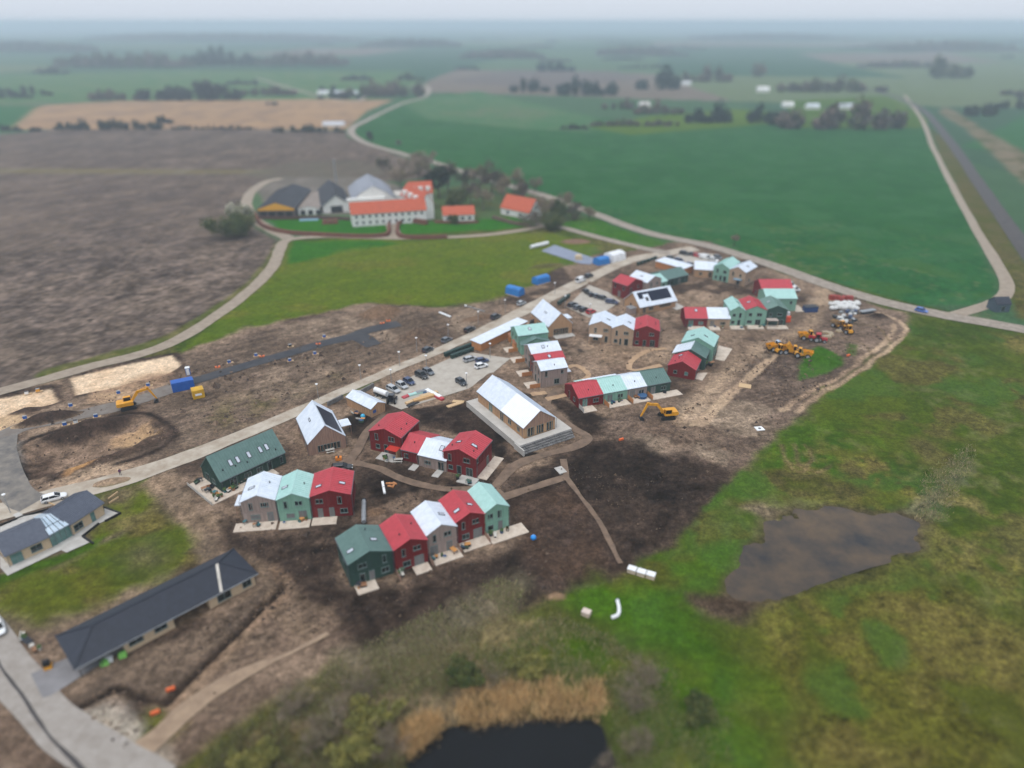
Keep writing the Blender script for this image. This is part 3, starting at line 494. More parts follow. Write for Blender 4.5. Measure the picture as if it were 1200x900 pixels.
def face_mat(face, W, D):
    """frame of a wall face: u along, v outward, z up"""
    if face == 'F': return Matrix(((1, 0, 0, 0), (0, 1, 0, 0), (0, 0, 1, 0), (0, 0, 0, 1)))                      # u=x, outward=-y
    if face == 'B': return Matrix(((-1, 0, 0, W), (0, -1, 0, D), (0, 0, 1, 0), (0, 0, 0, 1)))
    if face == 'R': return Matrix(((0, -1, 0, W), (1, 0, 0, 0), (0, 0, 1, 0), (0, 0, 0, 1)))
    if face == 'L': return Matrix(((0, 1, 0, 0), (-1, 0, 0, D), (0, 0, 1, 0), (0, 0, 0, 1)))
def opening(root, face, W, D, u, z, w, h, typ='win', frame=None, pane=None, off=0.0):
    M = Matrix.Translation((0, 0, 0)) @ face_mat(face, W, D); L = W if face in 'FB' else D
    x0 = u * L - w / 2; x1 = x0 + w; f = 0.09; p = 0.09; b = MB()
    def bx(*a): b.box(*a, M=M)
    y0, y1 = -p - off, -0.001 - off + 0.03
    bx(x0, x0 + f, y0, y1, z, z + h); bx(x1 - f, x1, y0, y1, z, z + h); bx(x0 + f, x1 - f, y0, y1, z + h - f, z + h); bx(x0 + f, x1 - f, y0, y1, z, z + f)
    n = 2 if (typ == 'dbl' or w > 1.25) else 1
    if typ == 'glz': n = max(2, int(w / 0.9))
    for k in range(1, n): xc = x0 + w * k / n; bx(xc - 0.035, xc + 0.035, y0 + 0.01, y1, z + f, z + h - f)
    if typ == 'win': bx(x0 - 0.06, x1 + 0.06, y0 - 0.05, y1 - 0.002, z - 0.07, z - 0.001)
    name = 'window' if typ in ('win', 'glz') else 'door'
    o = b.build(name, frame or FRAME, root)
    q = MB(); q.box(x0 + f, x1 - f, -0.045 - off, -0.002 - off, z + f, z + h - f, M=M)
    q.build('pane', (pane or PANE) if typ != 'panel' else DOOR, o); return o
def gable_house(name, label, cat, group, fl, ang, W, D, he, hr, wallm, roofm, ridge='y', wins=(), skies=(), vents=(), ov=0.16, t=0.16, battens=True, band=True, seam=0.6, base=0.0, apex=0.5, wallname='wall', px=True):
    P = at(*fl, base) if px else Vector((fl[0], fl[1], base))
    root = thing(name, (P.x, P.y, base), ang, label, cat, group)
    sp, ln = (W, D) if ridge == 'y' else (D, W); ax = 'y' if ridge == 'y' else 'x'; ra = sp * apex
    b = MB(); z0 = -0.35
    b.prism([(0, z0), (sp, z0), (sp, he), (ra, hr), (0, he)], 0, ln, ax)
    if battens:
        zt = 2.55 if he > 4 else z0
        for face, L in (('F', W), ('R', D), ('L', D), ('B', W)):
            M = face_mat(face, W, D); k = 0.35
            gable = (ridge == 'y') == (face in 'FB')
            while k < L - 0.2:
                zz = he
                if gable: kk = k if face in 'FR' else L - k; zz = he + (hr - he) * (kk / ra if kk < ra else (L - kk) / (L - ra))
                b.box(k - 0.05, k + 0.05, -0.10, 0.02, zt, zz - 0.05, M=M); k += 0.75
            if he > 4 and band: b.box(-0.07, L + 0.07, -0.075, 0.01, 2.42, 2.56, M=M)
    b.build(wallname, wallm, root)
    s1 = (hr - he) / ra; s2 = (hr - he) / (sp - ra); e1 = he - s1 * ov; e2 = he - s2 * ov; tt = t
    r = MB(); lo, hi = -ov, ln + ov
    outer = [(-ov, e1 + tt), (ra, hr + tt), (sp + ov, e2 + tt)]; inner = [(-ov, e1 + 0.012), (ra, hr + 0.012), (sp + ov, e2 + 0.012)]
    def pt(a, z, y): return (a, y, z) if ax == 'y' else (y, a, z)
    vs = [pt(a, z, y) for y in (lo, hi) for a, z in outer + inner]
    r.add(vs, [(0, 1, 7, 6), (1, 2, 8, 7), (3, 4, 10, 9), (4, 5, 11, 10), (0, 3, 9, 6), (2, 5, 11, 8), (0, 1, 4, 3), (1, 2, 5, 4), (6, 7, 10, 9), (7, 8, 11, 10)])
    if seam:
        n = int((ln + 2 * ov) / seam)
        for k in range(1, n):
            y = lo + (ln + 2 * ov) * k / n
            for (a0, za), (a1, zb) in ((outer[0], outer[1]), (outer[2], outer[1])):
                q = [pt(a, z + dz, y + dy) for dy in (-0.035, 0.035) for a, z, dz in ((a0, za, -0.01), (a1, zb, -0.01), (a1, zb, 0.07), (a0, za, 0.07))]
                r.add(q, [(0, 1, 2, 3), (4, 5, 6, 7), (3, 2, 6, 7), (0, 3, 7, 4), (1, 2, 6, 5)])
        q0, q1 = lo - 0.002, hi + 0.002
        r.add([pt(ra - 0.14, hr + tt + 0.03 - 0.14 * s1, q0), pt(ra, hr + tt + 0.05, q0), pt(ra + 0.14, hr + tt + 0.03 - 0.14 * s2, q0), pt(ra - 0.14, hr + tt + 0.03 - 0.14 * s1, q1), pt(ra, hr + tt + 0.05, q1), pt(ra + 0.14, hr + tt + 0.03 - 0.14 * s2, q1)], [(0, 1, 4, 3), (1, 2, 5, 4)])
    roof = r.build('roof', roofm, root)
    if seam and he > 2:
        for a_, z_ in ((-ov - 0.07, e1), (sp + ov + 0.07, e2)):
            g_ = MB(); p0, p1 = pt(a_, z_ + 0.06, lo + 0.05), pt(a_, z_ + 0.06, hi - 0.05); g_.tube(p0, p1, 0.075, n=6)
            q0 = pt(a_, z_ + 0.02, lo + 0.3); g_.tube(q0, (q0[0], q0[1], 0.0), 0.05, n=5); g_.build('gutter', GUTTER, root)
    for wv in wins: opening(root, wv[0], W, D, *wv[1:])
    def roofpt(side, a, q):           # a: along the ridge 0..1, q: from the eave up 0..1
        if side == 'a': return pt(ra * q, he + (hr - he) * q + tt, a * ln), math.atan2(hr - he, ra)
        return pt(sp - (sp - ra) * q, he + (hr - he) * q + tt, a * ln), -math.atan2(hr - he, sp - ra)
    for side, a, q, sw, sl in skies:
        c, th = roofpt(side, a, q)
        RM = Matrix.Translation(c) @ (Matrix.Rotation(-th, 4, 'Y') if ax == 'y' else Matrix.Rotation(th, 4, 'X') @ Matrix.Rotation(math.pi / 2, 4, 'Z'))
        m = MB(); f = 0.1
        for bx in ((-sl / 2, sl / 2, -sw / 2, -sw / 2 + f), (-sl / 2, sl / 2, sw / 2 - f, sw / 2), (-sl / 2, -sl / 2 + f, -sw / 2 + f, sw / 2 - f), (sl / 2 - f, sl / 2, -sw / 2 + f, sw / 2 - f)): m.box(*bx, -0.05, 0.12, M=RM)
        sk = m.build('skylight', DARKM, root); m = MB(); m.box(-sl / 2 + f, sl / 2 - f, -sw / 2 + f, sw / 2 - f, -0.03, 0.085, M=RM); m.build('pane', SKYPANE, sk)
    for side, a, q in vents:
        c, th = roofpt(side, a, q); m = MB(); m.tube((c[0], c[1], c[2] - 0.1), (c[0], c[1], c[2] + 0.32), 0.11); m.tube((c[0], c[1], c[2] + 0.321), (c[0], c[1], c[2] + 0.4), 0.16, 0.1); m.build('vent_pipe', DARKM, root)
    root['fp'] = (P.x, P.y, ang, W, D); return root
def part_box(root, name, m, *a, M=None): b = MB(); b.box(*a, M=M); return b.build(name, m, root)
# window sets of the two-storey gables (u, sill, width, height, type)
def U(tall=0.27, wide=0.68, tw=0.75, ww=1.5): return [('F', tall, 3.0, tw, 1.65), ('F', wide, 3.55, ww, 1.0)]
def patio(fl, ang, W, x0, x1, y0, y1, z=0.06, label='pale concrete terrace slab in front of a terraced house', m=None):
    P = at(*fl); M = Matrix.Translation((P.x, P.y, 0)) @ Matrix.Rotation(ang, 4, 'Z'); b = MB(); b.box(x0, x1, y0, y1, -0.3, z); o = b.build('patio', m or CONC); o.location = (P.x, P.y, 0); o.rotation_euler.z = ang; return struct(o, label)
def fence(fl, ang, x, y0, y1, label, h=1.1, m=None, group='orange board fences between the terraces'):
    P = at(*fl); root = thing('board_fence', (P.x, P.y, 0), ang, label, 'fence', group); b = MB(); n = max(2, int(abs(y1 - y0) / 0.16))
    for k in range(n): a = y0 + (y1 - y0) * k / n; c = y0 + (y1 - y0) * (k + 0.9) / n; b.box(x - 0.03, x + 0.03, min(a, c), max(a, c), 0.08, h)
    b.build('boards', m or ORG_W, root)
    for a in (y0, (y0 + y1) / 2, y1): part_box(root, 'post', m or ORG_W, x + 0.032, x + 0.12, a - 0.05, a + 0.05, -0.2, h - 0.1)
    return root
GA, GB, GD, GK, GP = 'front row of five coloured terraced houses', 'row of three terraced houses by the green barn', 'red and grey terraced houses beside the dark lawn', 'terraced houses beside the second car park', 'far terraced houses along the mud road'
a = R(27.5)
C1 = gable_house('terraced_house', 'dark green two-storey house at the lower left end of the front row of five', 'house', GA, (411.8, 687.7), a, 7.7, 7.8, 5.0, 6.5, *COLS['dkg'], wins=[('F', 0.3, 3.3, 1.6, 1.1), ('F', 0.82, 3.0, 0.75, 1.7), ('F', 0.28, 0.1, 1.0, 2.1, 'door'), ('F', 0.5, 0.1, 1.0, 2.1, 'panel'), ('F', 0.82, 0.8, 1.5, 1.2), ('L', 0.55, 3.2, 1.1, 1.2)], skies=[('a', 0.33, 0.3, 0.8, 1.3), ('b', 0.42, 0.55, 0.8, 1.3)], vents=[('b', 0.8, 0.7)])
C2 = gable_house('terraced_house', 'plain red house second from the left in the front row, beside the dark green one', 'house', GA, (464.3, 670.6), a, 6.2, 7.8, 5.0, 6.4, *COLS['red'], wins=U() + [('F', 0.34, 0.6, 1.5, 1.2), ('F', 0.72, 0.1, 1.8, 2.1, 'dbl', None, DOOR)], vents=[('a', 0.3, 0.6), ('b', 0.6, 0.4)])
C3 = gable_house('terraced_house', 'grey larch house with pale roof between the two red houses of the front row', 'house', GA, (501.5, 653), a, 5.9, 7.8, 5.0, 6.5, *COLS['gry'], wins=U(0.25, 0.68) + [('F', 0.22, 0.1, 1.4, 2.1, 'dbl', None, DOOR), ('F', 0.74, 0.1, 1.1, 2.1, 'panel')], skies=[('b', 0.45, 0.5, 0.8, 1.3)])
C4 = gable_house('terraced_house', 'red house with two skylights next to the mint house in the front row', 'house', GA, (534.5, 638), a, 6.1, 7.8, 5.0, 6.4, *COLS['red'], wins=U() + [('F', 0.33, 0.6, 1.5, 1.2), ('F', 0.74, 0.1, 1.8, 2.1, 'dbl', None, DOOR)], skies=[('a', 0.3, 0.45, 0.8, 1.3), ('b', 0.35, 0.62, 0.8, 1.3)])
C5 = gable_house('terraced_house', 'mint green house at the right end of the front row of five', 'house', GA, (567.9, 626.5), a, 5.2, 7.8, 5.0, 6.4, *COLS['mint'], wins=[('F', 0.25, 3.4, 1.2, 1.1), ('F', 0.62, 3.0, 0.85, 1.7), ('F', 0.25, 0.7, 1.2, 1.1), ('F', 0.65, 0.1, 1.0, 2.1, 'panel')])
for fl, W, x0, x1, y0, lb in (((411.8, 687.7), 8, 0.5, 4.2, -2.6, 'dark green house'), ((464.3, 670.6), 6.2, 3.0, 6.0, -2.4, 'left red house'), ((502, 652.5), 5.9, 0.3, 5.8, -2.9, 'grey house'), ((534.5, 638), 6.1, 0.5, 6.0, -2.8, 'right red house'), ((567.7, 626.5), 5.1, 0.2, 8.0, -3.3, 'mint house')):
    patio(fl, a, W, x0, x1, y0, -0.06, label='pale concrete terrace slab below the %s of the front row' % lb)
for fl, x, lb in (((464.3, 670.6), -0.06, 'dark green and left red house'), ((502, 652.5), -0.06, 'left red and grey house'), ((534.5, 638), -0.06, 'grey and right red house'), ((567.7, 626.5), -0.06, 'right red and mint house')):
    fence(fl, a, x, -2.6, -0.2, 'low board fence between the %s of the front row' % lb, m=BRN_W, group='brown board fences in the front row')
a = R(7)
B1 = gable_house('terraced_house', 'grey larch house with pale roof and side canopy, leftmost in the row of three', 'house', GB, (286.6, 613), a, 6.5, 8.0, 5.0, 6.4, *COLS['gry'], wins=U(0.27, 0.68) + [('F', 0.36, 0.8, 1.7, 1.0, 'win', None, DOOR), ('F', 0.8, 0.1, 1.1, 2.1, 'panel')], skies=[('a', 0.42, 0.5, 0.8, 1.4)], vents=[('b', 0.6, 0.5)])
part_box(B1, 'canopy_roof', WHT_R, -2.1, -0.08, 2.6, 6.2, 2.35, 2.5)
for y in (2.75, 6.05): part_box(B1, 'canopy_post', BRN_W, -2.0, -1.88, y - 0.06, y + 0.06, -0.3, 2.349)
B2 = gable_house('terraced_house', 'mint green house in the middle of the row of three by the green barn', 'house', GB, (328.4, 610.8), a, 6.1, 8.0, 5.05, 6.4, *COLS['mint'], wins=U(0.26, 0.66) + [('F', 0.36, 0.7, 1.6, 1.0, 'win', None, DOOR), ('F', 0.75, 0.1, 1.6, 2.1, 'dbl', None, DOOR)], skies=[('a', 0.4, 0.4, 0.8, 1.4)], vents=[('b', 0.5, 0.4)])
B3 = gable_house('terraced_house', 'red house with two skylights at the right end of the row of three', 'house', GB, (366.2, 606.8), a, 7.9, 8.0, 5.0, 6.3, *COLS['red'], wins=[('F', 0.22, 3.4, 1.5, 1.0), ('F', 0.72, 3.0, 0.85, 1.7), ('F', 0.8, 0.7, 1.5, 1.1), ('F', 0.22, 0.1, 1.0, 2.0, 'panel'), ('F', 0.5, 0.1, 1.0, 2.1, 'door', None, DOOR)], skies=[('a', 0.32, 0.4, 0.8, 1.3), ('b', 0.38, 0.45, 0.8, 1.3)])
patio((286.6, 613), a, 6.5, -1.6, 6.4, -2.7, -0.06, label='pale concrete terrace below the grey house in the row of three'); patio((328, 611), a, 6.1, 0.1, 6.0, -2.6, -0.06, label='pale concrete terrace below the mint house in the row of three'); patio((366, 607), a, 7.9, 0.1, 4.9, -2.5, -0.06, label='pale concrete terrace below the red house in the row of three')
A1 = gable_house('green_barn', 'long dark green metal-clad house with a row of five skylights beside the lane', 'house', None, (261, 577), R(48), 15.2, 8.3, 2.75, 6.95, *COLS['dkg'], ridge='x', wins=[('F', 0.18, 0.1, 1.6, 2.1, 'dbl'), ('F', 0.4, 0.8, 1.6, 1.2), ('F', 0.58, 0.8, 1.4, 1.2), ('F', 0.74, 0.1, 1.1, 2.1, 'door'), ('F', 0.93, 0.5, 0.7, 1.6), ('L', 0.3, 0.1, 1.8, 2.1, 'dbl'), ('L', 0.62, 0.8, 1.3, 1.2)],
    skies=[('a', 0.24, 0.45, 0.8, 1.5), ('a', 0.35, 0.45, 0.8, 1.5), ('a', 0.52, 0.45, 0.8, 1.5), ('a', 0.7, 0.45, 0.8, 1.5), ('a', 0.8, 0.45, 0.8, 1.5)], vents=[('a', 0.1, 0.3), ('a', 0.28, 0.25), ('a', 0.45, 0.2), ('a', 0.9, 0.2)])
patio((261, 577), R(48), 15, -3.6, -0.02, -2.6, 8.0, label='pale deck at the left gable of the long dark green house'); patio((261, 577), R(48), 15, -0.015, 11.8, -2.6, -0.07, label='pale terrace along the long dark green house')
b = MB()
fence((261, 577), R(48), -3.75, -2.6, 8.0, 'low grey deck edge fence by the long dark green house', h=0.8, m=CONC_G, group='low deck fences')
A2 = gable_house('timber_house', 'tall-gabled timber house with pale roof and dark solar panels beside the green barn', 'house', 'timber gabled houses with solar panels', (363, 534), R(26), 8.4, 13.0, 3.1, 6.9, *COLS['brn'], wins=[('F', 0.55, 0.35, 5.2, 1.7, 'glz'), ('L', 0.3, 0.8, 1.4, 1.1), ('L', 0.7, 0.8, 1.4, 1.1), ('R', 0.6, 0.8, 1.4, 1.1)], skies=[('a', 0.55, 0.5, 1.6, 0.5)])
def solar_on(root, W, D, he, hr, y0, y1, q0, q1, t=0.16):
    b = MB(); P = lambda q, dz: (W - W / 2 * q, he + (hr - he) * q + t + dz)
    ny = max(1, int((y1 - y0) / 1.0))
    (xa, za), (xb, zb) = P(q0, 0.06), P(q1, 0.06); (xc, zc), (xd, zd) = P(q0, 0.13), P(q1, 0.13)
    for k in range(ny):
        ya = y0 + (y1 - y0) * k / ny + 0.015; yb = y0 + (y1 - y0) * (k + 1) / ny - 0.015
        b.add([(xa, ya, za), (xb, ya, zb), (xb, yb, zb), (xa, yb, za), (xc, ya, zc), (xd, ya, zd), (xd, yb, zd), (xc, yb, zc)], [(0, 1, 2, 3), (4, 5, 6, 7), (0, 1, 5, 4), (1, 2, 6, 5), (2, 3, 7, 6), (3, 0, 4, 7)])
    return b.build('solar_panel', SOLAR, root)
solar_on(A2, 8.4, 13, 3.1, 6.9, 0.6, 10.5, 0.1, 0.92)
def porch(root, x0, x1, y0, y1, h, m=WHT_R, pm=BRN_W):
    part_box(root, 'porch_roof', m, x0, x1, y0, y1, h, h + 0.15)
    for y in (y0 + 0.15, y1 - 0.15): part_box(root, 'porch_post', pm, x1 - 0.2, x1 - 0.08, y - 0.06, y + 0.06, -0.3, h - 0.001)
porch(A2, 8.7, 11.2, 5.2, 8.6, 2.5)
a = R(-22)
D1 = gable_house('terraced_house', 'large red two-storey house with orange awning nearest the timber house, left end of its row', 'house', GD, (435, 526.4), a, 8.2, 8.2, 4.9, 6.4, *COLS['red'], wins=[('F', 0.22, 3.0, 0.85, 1.7), ('F', 0.7, 3.4, 1.6, 1.2), ('F', 0.24, 0.8, 1.1, 1.1), ('F', 0.5, 0.1, 1.0, 2.1, 'door')], vents=[('a', 0.2, 0.4), ('b', 0.3, 0.3), ('b', 0.6, 0.3)])
part_box(D1, 'awning', mat('awning_red', (190, 52, 38), 0.7), 5.2, 8.0, -2.1, -0.08, 2.3, 2.4); part_box(D1, 'awning_screen', OAK_W, 7.85, 7.95, -2.0, -0.09, 0, 2.298)
D2 = gable_house('terraced_house', 'low red single-storey link house between the large red house and the grey cottage', 'house', GD, (471, 538.5), a, 5.2, 8.6, 2.7, 4.5, *COLS['red'], ridge='x', wins=[('F', 0.25, 0.8, 1.2, 1.1), ('F', 0.85, 0.1, 1.0, 2.1, 'door')], vents=[('a', 0.45, 0.5)])
D3 = gable_house('terraced_house', 'low grey larch cottage with pale roof and two dark skylights in the red row', 'house', GD, (491, 545.3), a, 6.8, 8.6, 2.75, 4.6, *COLS['gry'], ridge='x', wins=[('F', 0.33, 0.9, 1.5, 0.9), ('F', 0.82, 0.1, 1.5, 2.1, 'dbl')], skies=[('a', 0.68, 0.6, 1.0, 1.4), ('a', 0.88, 0.6, 1.0, 1.4)])
D4 = gable_house('terraced_house', 'red two-storey house with two skylights and a side terrace, right end of its row', 'house', GD, (520.5, 551), R(-23), 7.8, 8.2, 4.9, 6.4, *COLS['red'], wins=[('F', 0.2, 3.0, 0.85, 1.7), ('F', 0.72, 3.4, 1.7, 1.1), ('F', 0.22, 0.8, 1.1, 1.1), ('F', 0.48, 0.1, 1.1, 2.1, 'door'), ('F', 0.8, 0.1, 1.6, 2.1, 'dbl'), ('R', 0.1, 3.4, 0.9, 1.1), ('R', 0.72, 0.1, 1.0, 2.1, 'door')], skies=[('a', 0.42, 0.55, 0.8, 1.3), ('b', 0.42, 0.5, 0.8, 1.4)], vents=[('a', 0.25, 0.3), ('b', 0.2, 0.3), ('b', 0.35, 0.25)])
patio((435, 526.4), a, 8, 3.0, 7.6, -3.0, -0.07, label='stone-paved terrace under the orange awning', m=CONC_G); patio((491, 545), a, 6, -1.4, 0.2, -2.4, -0.07, label='small slab by the red link house door', m=CONC_G); patio((491, 545), a, 6, 4.6, 6.2, -2.8, -0.07, label='small slab by the grey cottage door', m=CONC_G)
patio((520.5, 551), R(-23), 7.8, 4.4, 8.6, -2.9, -0.07, label='pale terrace in front of the right red house', m=CONC_G); patio((520.5, 551), R(-23), 7.8, 7.9, 10.2, 0.2, 9.5, label='long pale side terrace of the right red house')
E1 = gable_house('timber_shed', 'low timber shed with a white roof beside the parked white tank', 'shed', None, (435.6, 489), angp((435.6, 489), (452.4, 481)), 4.4, 9.8, 2.3, 3.4, OAK_W, WHT_R, wins=[], seam=0.9, band=False)
part_box(E1, 'notice_board', mat('blue_board', (60, 90, 150), 0.6), 0.5, 1.5, -0.12, -0.06, 0.9, 1.7)
# community hall on its stone terrace
HB = 1.5
Fh = gable_house('community_hall', 'long community hall with a two-tone white metal roof on a raised stone terrace', 'hall', None, (613.5, 513.5), R(32), 8.9, 21.4, 2.9, 6.1, OAK_W, WHT_R, base=HB, wins=[('F', 0.22, 0.05, 2.0, 2.2, 'glz'), ('F', 0.52, 0.05, 2.0, 2.2, 'glz'), ('F', 0.82, 0.05, 1.8, 2.2, 'glz'), ('L', 0.24, 0.05, 0.0001, 0.0001)][:3] + [('L', 0.55, 0.05, 1.4, 2.1, 'dbl'), ('L', 0.72, 0.9, 1.4, 1.1), ('L', 0.9, 0.9, 1.2, 1.1), ('L', 0.3, 0.05, 1.6, 2.1, 'dbl', None, PANE_G)], ov=0.3, seam=0.5)
part_box(Fh, 'gable_cladding', BRN_W, 0.05, 8.85, -0.055, -0.052, 2.3, 2.9)
b = MB(); ph = lambda x: 2.9 + 3.2 * (x / 4.45 if x < 4.45 else (8.9 - x) / 4.45)
b.prism([(0.2, 2.75), (8.7, 2.75), (8.5, 3.0), (4.45, 5.9), (0.4, 3.0)], -0.075, -0.057, 'y')
for k in range(6): b.box(0.5 + k * 0.55, 8.4 - k * 0.55, -0.11, -0.076, 2.85 + k * 0.42, 2.95 + k * 0.42)
b.build('gable_boards', BRN_W, Fh)
r = MB(); sl = 3.2 / 4.45       # front half of the roof is a separate newer skin
for k in range(0, 22):
    y0 = -0.32 + k * 0.465; r.add([(xx, yy, 2.9 + sl * min(xx, 8.9 - xx) + 0.175 + dz) for yy in (y0, y0 + 0.455) for xx, dz in ((-0.31, 0), (4.42, 0), (4.42, 0.03), (-0.31, 0.03))], [(0, 1, 2, 3), (4, 5, 6, 7), (3, 2, 6, 7), (0, 3, 7, 4), (0, 1, 5, 4), (1, 2, 6, 5)])
r.build('roof_skin', mat('new_white_metal', (236, 238, 242), 0.4, scale=0.4, rgb2=(228, 230, 236)), Fh)
M = Matrix.Translation((Fh.location.x, Fh.location.y, 0)) @ Matrix.Rotation(R(32), 4, 'Z')
b = MB(); b.box(-2.6, 12.2, -2.3, -0.4, -1.0, HB - 0.01); b.box(-2.6, -0.02, -0.399, 23, -1.0, HB - 0.01); b.box(8.93, 12.2, -0.399, 18, -1, HB - 0.01); b.box(-0.019, 8.92, 21.8, 23, -1, HB - 0.01); o = b.build('hall_terrace', mat('terrace', (190, 186, 180), 0.85, scale=0.4, rgb2=(170, 166, 160))); o.location = (Fh.location.x, Fh.location.y, 0); o.rotation_euler.z = R(32); struct(o, 'pale raised terrace round the community hall')
root = thing('stone_revetment', (Fh.location.x, Fh.location.y, 0), R(32), 'sloping grey stone block wall below the gable end of the community hall', 'wall'); b = MB()
for i in range(26):
    for j in range(5):
        x = -2.6 + 14.8 * (i + 0.5 + 0.3 * (j % 2)) / 26.6; y = -2.45 - j * 0.42; z = HB - 0.12 - j * 0.42
        b.cbox((x, y, z - 0.3), (0.5 + random.uniform(-.08, .05), 0.62, 0.6 + random.uniform(-.1, .12)), rz=random.uniform(-.1, .1), ry=random.uniform(-.08, .08))
b.build('stone_blocks', STONE, root); b = MB(); b.prism([(-2.35, -0.9), (-2.35, HB - 0.35), (-4.4, -0.9)], -2.55, 12.15, 'x'); b.build('stone_backing', mat('rubble', (96, 94, 92), 0.95, scale=2), root)
fe = part_box(root, 'edge_wall', CONC_G, -2.95, -2.65, -4.6, -0.5, -0.9, HB - 0.06)
# carport with long white roof
def carport(fl, ang, W, D, h, label, group='timber bin stores and carports'):
    P = at(*fl); root = thing('carport', (P.x, P.y, 0), ang, label, 'carport', group); b = MB()
    b.box(0, W, 0, 0.12, -0.3, h - 0.25); b.box(0.0, 0.12, 0.121, D, -0.3, h - 0.2); b.box(W - 0.12, W, 0.121, D, -0.3, h - 0.2)
    for k in range(int(W / 0.5)): b.box(0.2 + k * 0.5, 0.26 + k * 0.5, -0.05, -0.001, -0.2, h - 0.25)
    b.build('wall', ORG_W, root); b = MB(); v = [(-.3, -.35, h - .1), (W + .3, -.35, h - .1), (W + .3, D + .35, h + .15), (-.3, D + .35, h + .15)]
    b.add(v + [(x, y, z + 0.14) for x, y, z in v], [(3, 2, 1, 0), (4, 5, 6, 7), (0, 1, 5, 4), (1, 2, 6, 5), (2, 3, 7, 6), (3, 0, 4, 7)])
    for k in range(1, int(W / 0.7)): b.box(-.3 + k * 0.7, -.26 + k * 0.7, -.34, D + .34, h + 0.03, h + 0.06)
    b.build('roof', WHT_R, root)
    for k in range(6): x = 0.3 + (W - 0.6) * k / 5; part_box(root, 'post', OAK_W, x - 0.07, x + 0.07, D - 0.2, D - 0.06, -0.3, h - 0.001)
    return root
A, B = at(563.3, 411.5), at(619, 385.5); carport((563.3, 411.5), angp((563.3, 411.5), (619, 384)), (B - A).length, 3.6, 2.5, 'long timber carport with a white roof beside the lane and green bins')
carport((768, 313), angp((768, 313), (801, 322.5)), (at(768, 313) - at(801, 322.5)).length, 5.5, 2.7, 'far timber carport with a white roof behind the green barn house')
# steep timber houses near the second car park
H0 = gable_house('timber_house', 'fresh timber gabled house with solar panels and a glazed gable by the second car park', 'house', 'timber gabled houses with solar panels', (642.5, 394.5), R(22), 8.2, 13.5, 3.3, 7.2, OAK_W, WHT_R, wins=[('F', 0.52, 0.2, 5.2, 2.0, 'glz'), ('L', 0.4, 0.8, 1.4, 1.1), ('R', 0.6, 0.8, 1.4, 1.1)], skies=[('a', 0.5, 0.5, 1.6, 0.5)])
solar_on(H0, 8.2, 13.5, 3.3, 7.2, 0.6, 11, 0.1, 0.92); porch(H0, 8.5, 11.0, 5.5, 9.2, 2.6)
patio((642.5, 394.5), R(22), 8, 1.5, 8.2, -2.6, -0.07, label='grey deck below the glazed gable of the fresh timber house', m=CONC_G)
GH = 'stepped houses beside the long carport'
h_ = R(18)
H1 = gable_house('terraced_house', 'mint green two-storey house at the top of the stepped row by the long carport', 'house', GH, (607.5, 412), h_, 9.4, 7.4, 5.0, 6.6, *COLS['mint'], ridge='x', wins=[('L', 0.3, 3.1, 0.8, 1.6), ('L', 0.7, 3.2, 1.2, 1.1), ('L', 0.3, 0.6, 1.2, 1.2), ('L', 0.7, 0.1, 1.0, 2.1, 'door')], skies=[('a', 0.45, 0.55, 0.9, 1.2)])
b = MB(); b.prism([(0.2, -0.3), (9.2, -0.3), (9.2, 3.0), (4.7, 4.6), (0.2, 3.0)], -2.6, -0.08, 'y'); b.build('annex', mat('mint_dull', (116, 158, 138), 0.6, scale=1), H1)
b = MB(); b.prism([(0.0, 2.95), (4.7, 4.62), (9.4, 2.95), (9.4, 3.13), (4.7, 4.8), (0.0, 3.13)], -2.75, -0.085, 'y'); b.build('annex_roof', DKG_R, H1)
H2 = gable_house('terraced_house', 'upper grey house with pale roof directly below the mint house in the stepped row', 'house', GH, (623, 434), h_, 8.8, 6.6, 5.0, 6.5, *COLS['gry'], ridge='x', wins=[('L', 0.3, 3.1, 0.8, 1.6), ('L', 0.7, 3.2, 1.2, 1.1), ('L', 0.3, 0.6, 1.2, 1.2), ('L', 0.72, 0.1, 1.0, 2.1, 'door')], skies=[('a', 0.45, 0.55, 0.9, 1.2)], vents=[('a', 0.6, 0.5)])
H3 = gable_house('terraced_house', 'narrow red house squeezed between two pale-roofed grey houses', 'house', GH, (628.5, 442), h_, 8.4, 5.2, 4.6, 5.6, *COLS['red'], ridge='x', wins=[('L', 0.3, 3.0, 0.8, 1.5), ('L', 0.7, 0.1, 1.0, 2.1, 'door'), ('L', 0.72, 3.0, 0.8, 1.4), ('L', 0.3, 0.4, 0.8, 1.8)], skies=[('a', 0.5, 0.5, 0.9, 1.2)])
H4 = gable_house('terraced_house', 'lowest grey house with pale roof at the bottom of the stepped row', 'house', GH, (633.7, 454), h_, 7.6, 6.2, 4.9, 6.3, *COLS['gry'], ridge='x', wins=[('F', 0.2, 2.95, 0.9, 1.7), ('F', 0.8, 3.4, 0.9, 1.0), ('F', 0.6, 0.5, 1.5, 1.5), ('L', 0.35, 3.0, 0.8, 1.7), ('L', 0.72, 3.0, 0.8, 1.7), ('L', 0.35, 0.1, 1.0, 2.1, 'door'), ('L', 0.72, 0.5, 0.9, 1.5)], vents=[('a', 0.55, 0.35)])
porch(H4, 7.75, 9.4, 1.5, 4.0, 2.6)
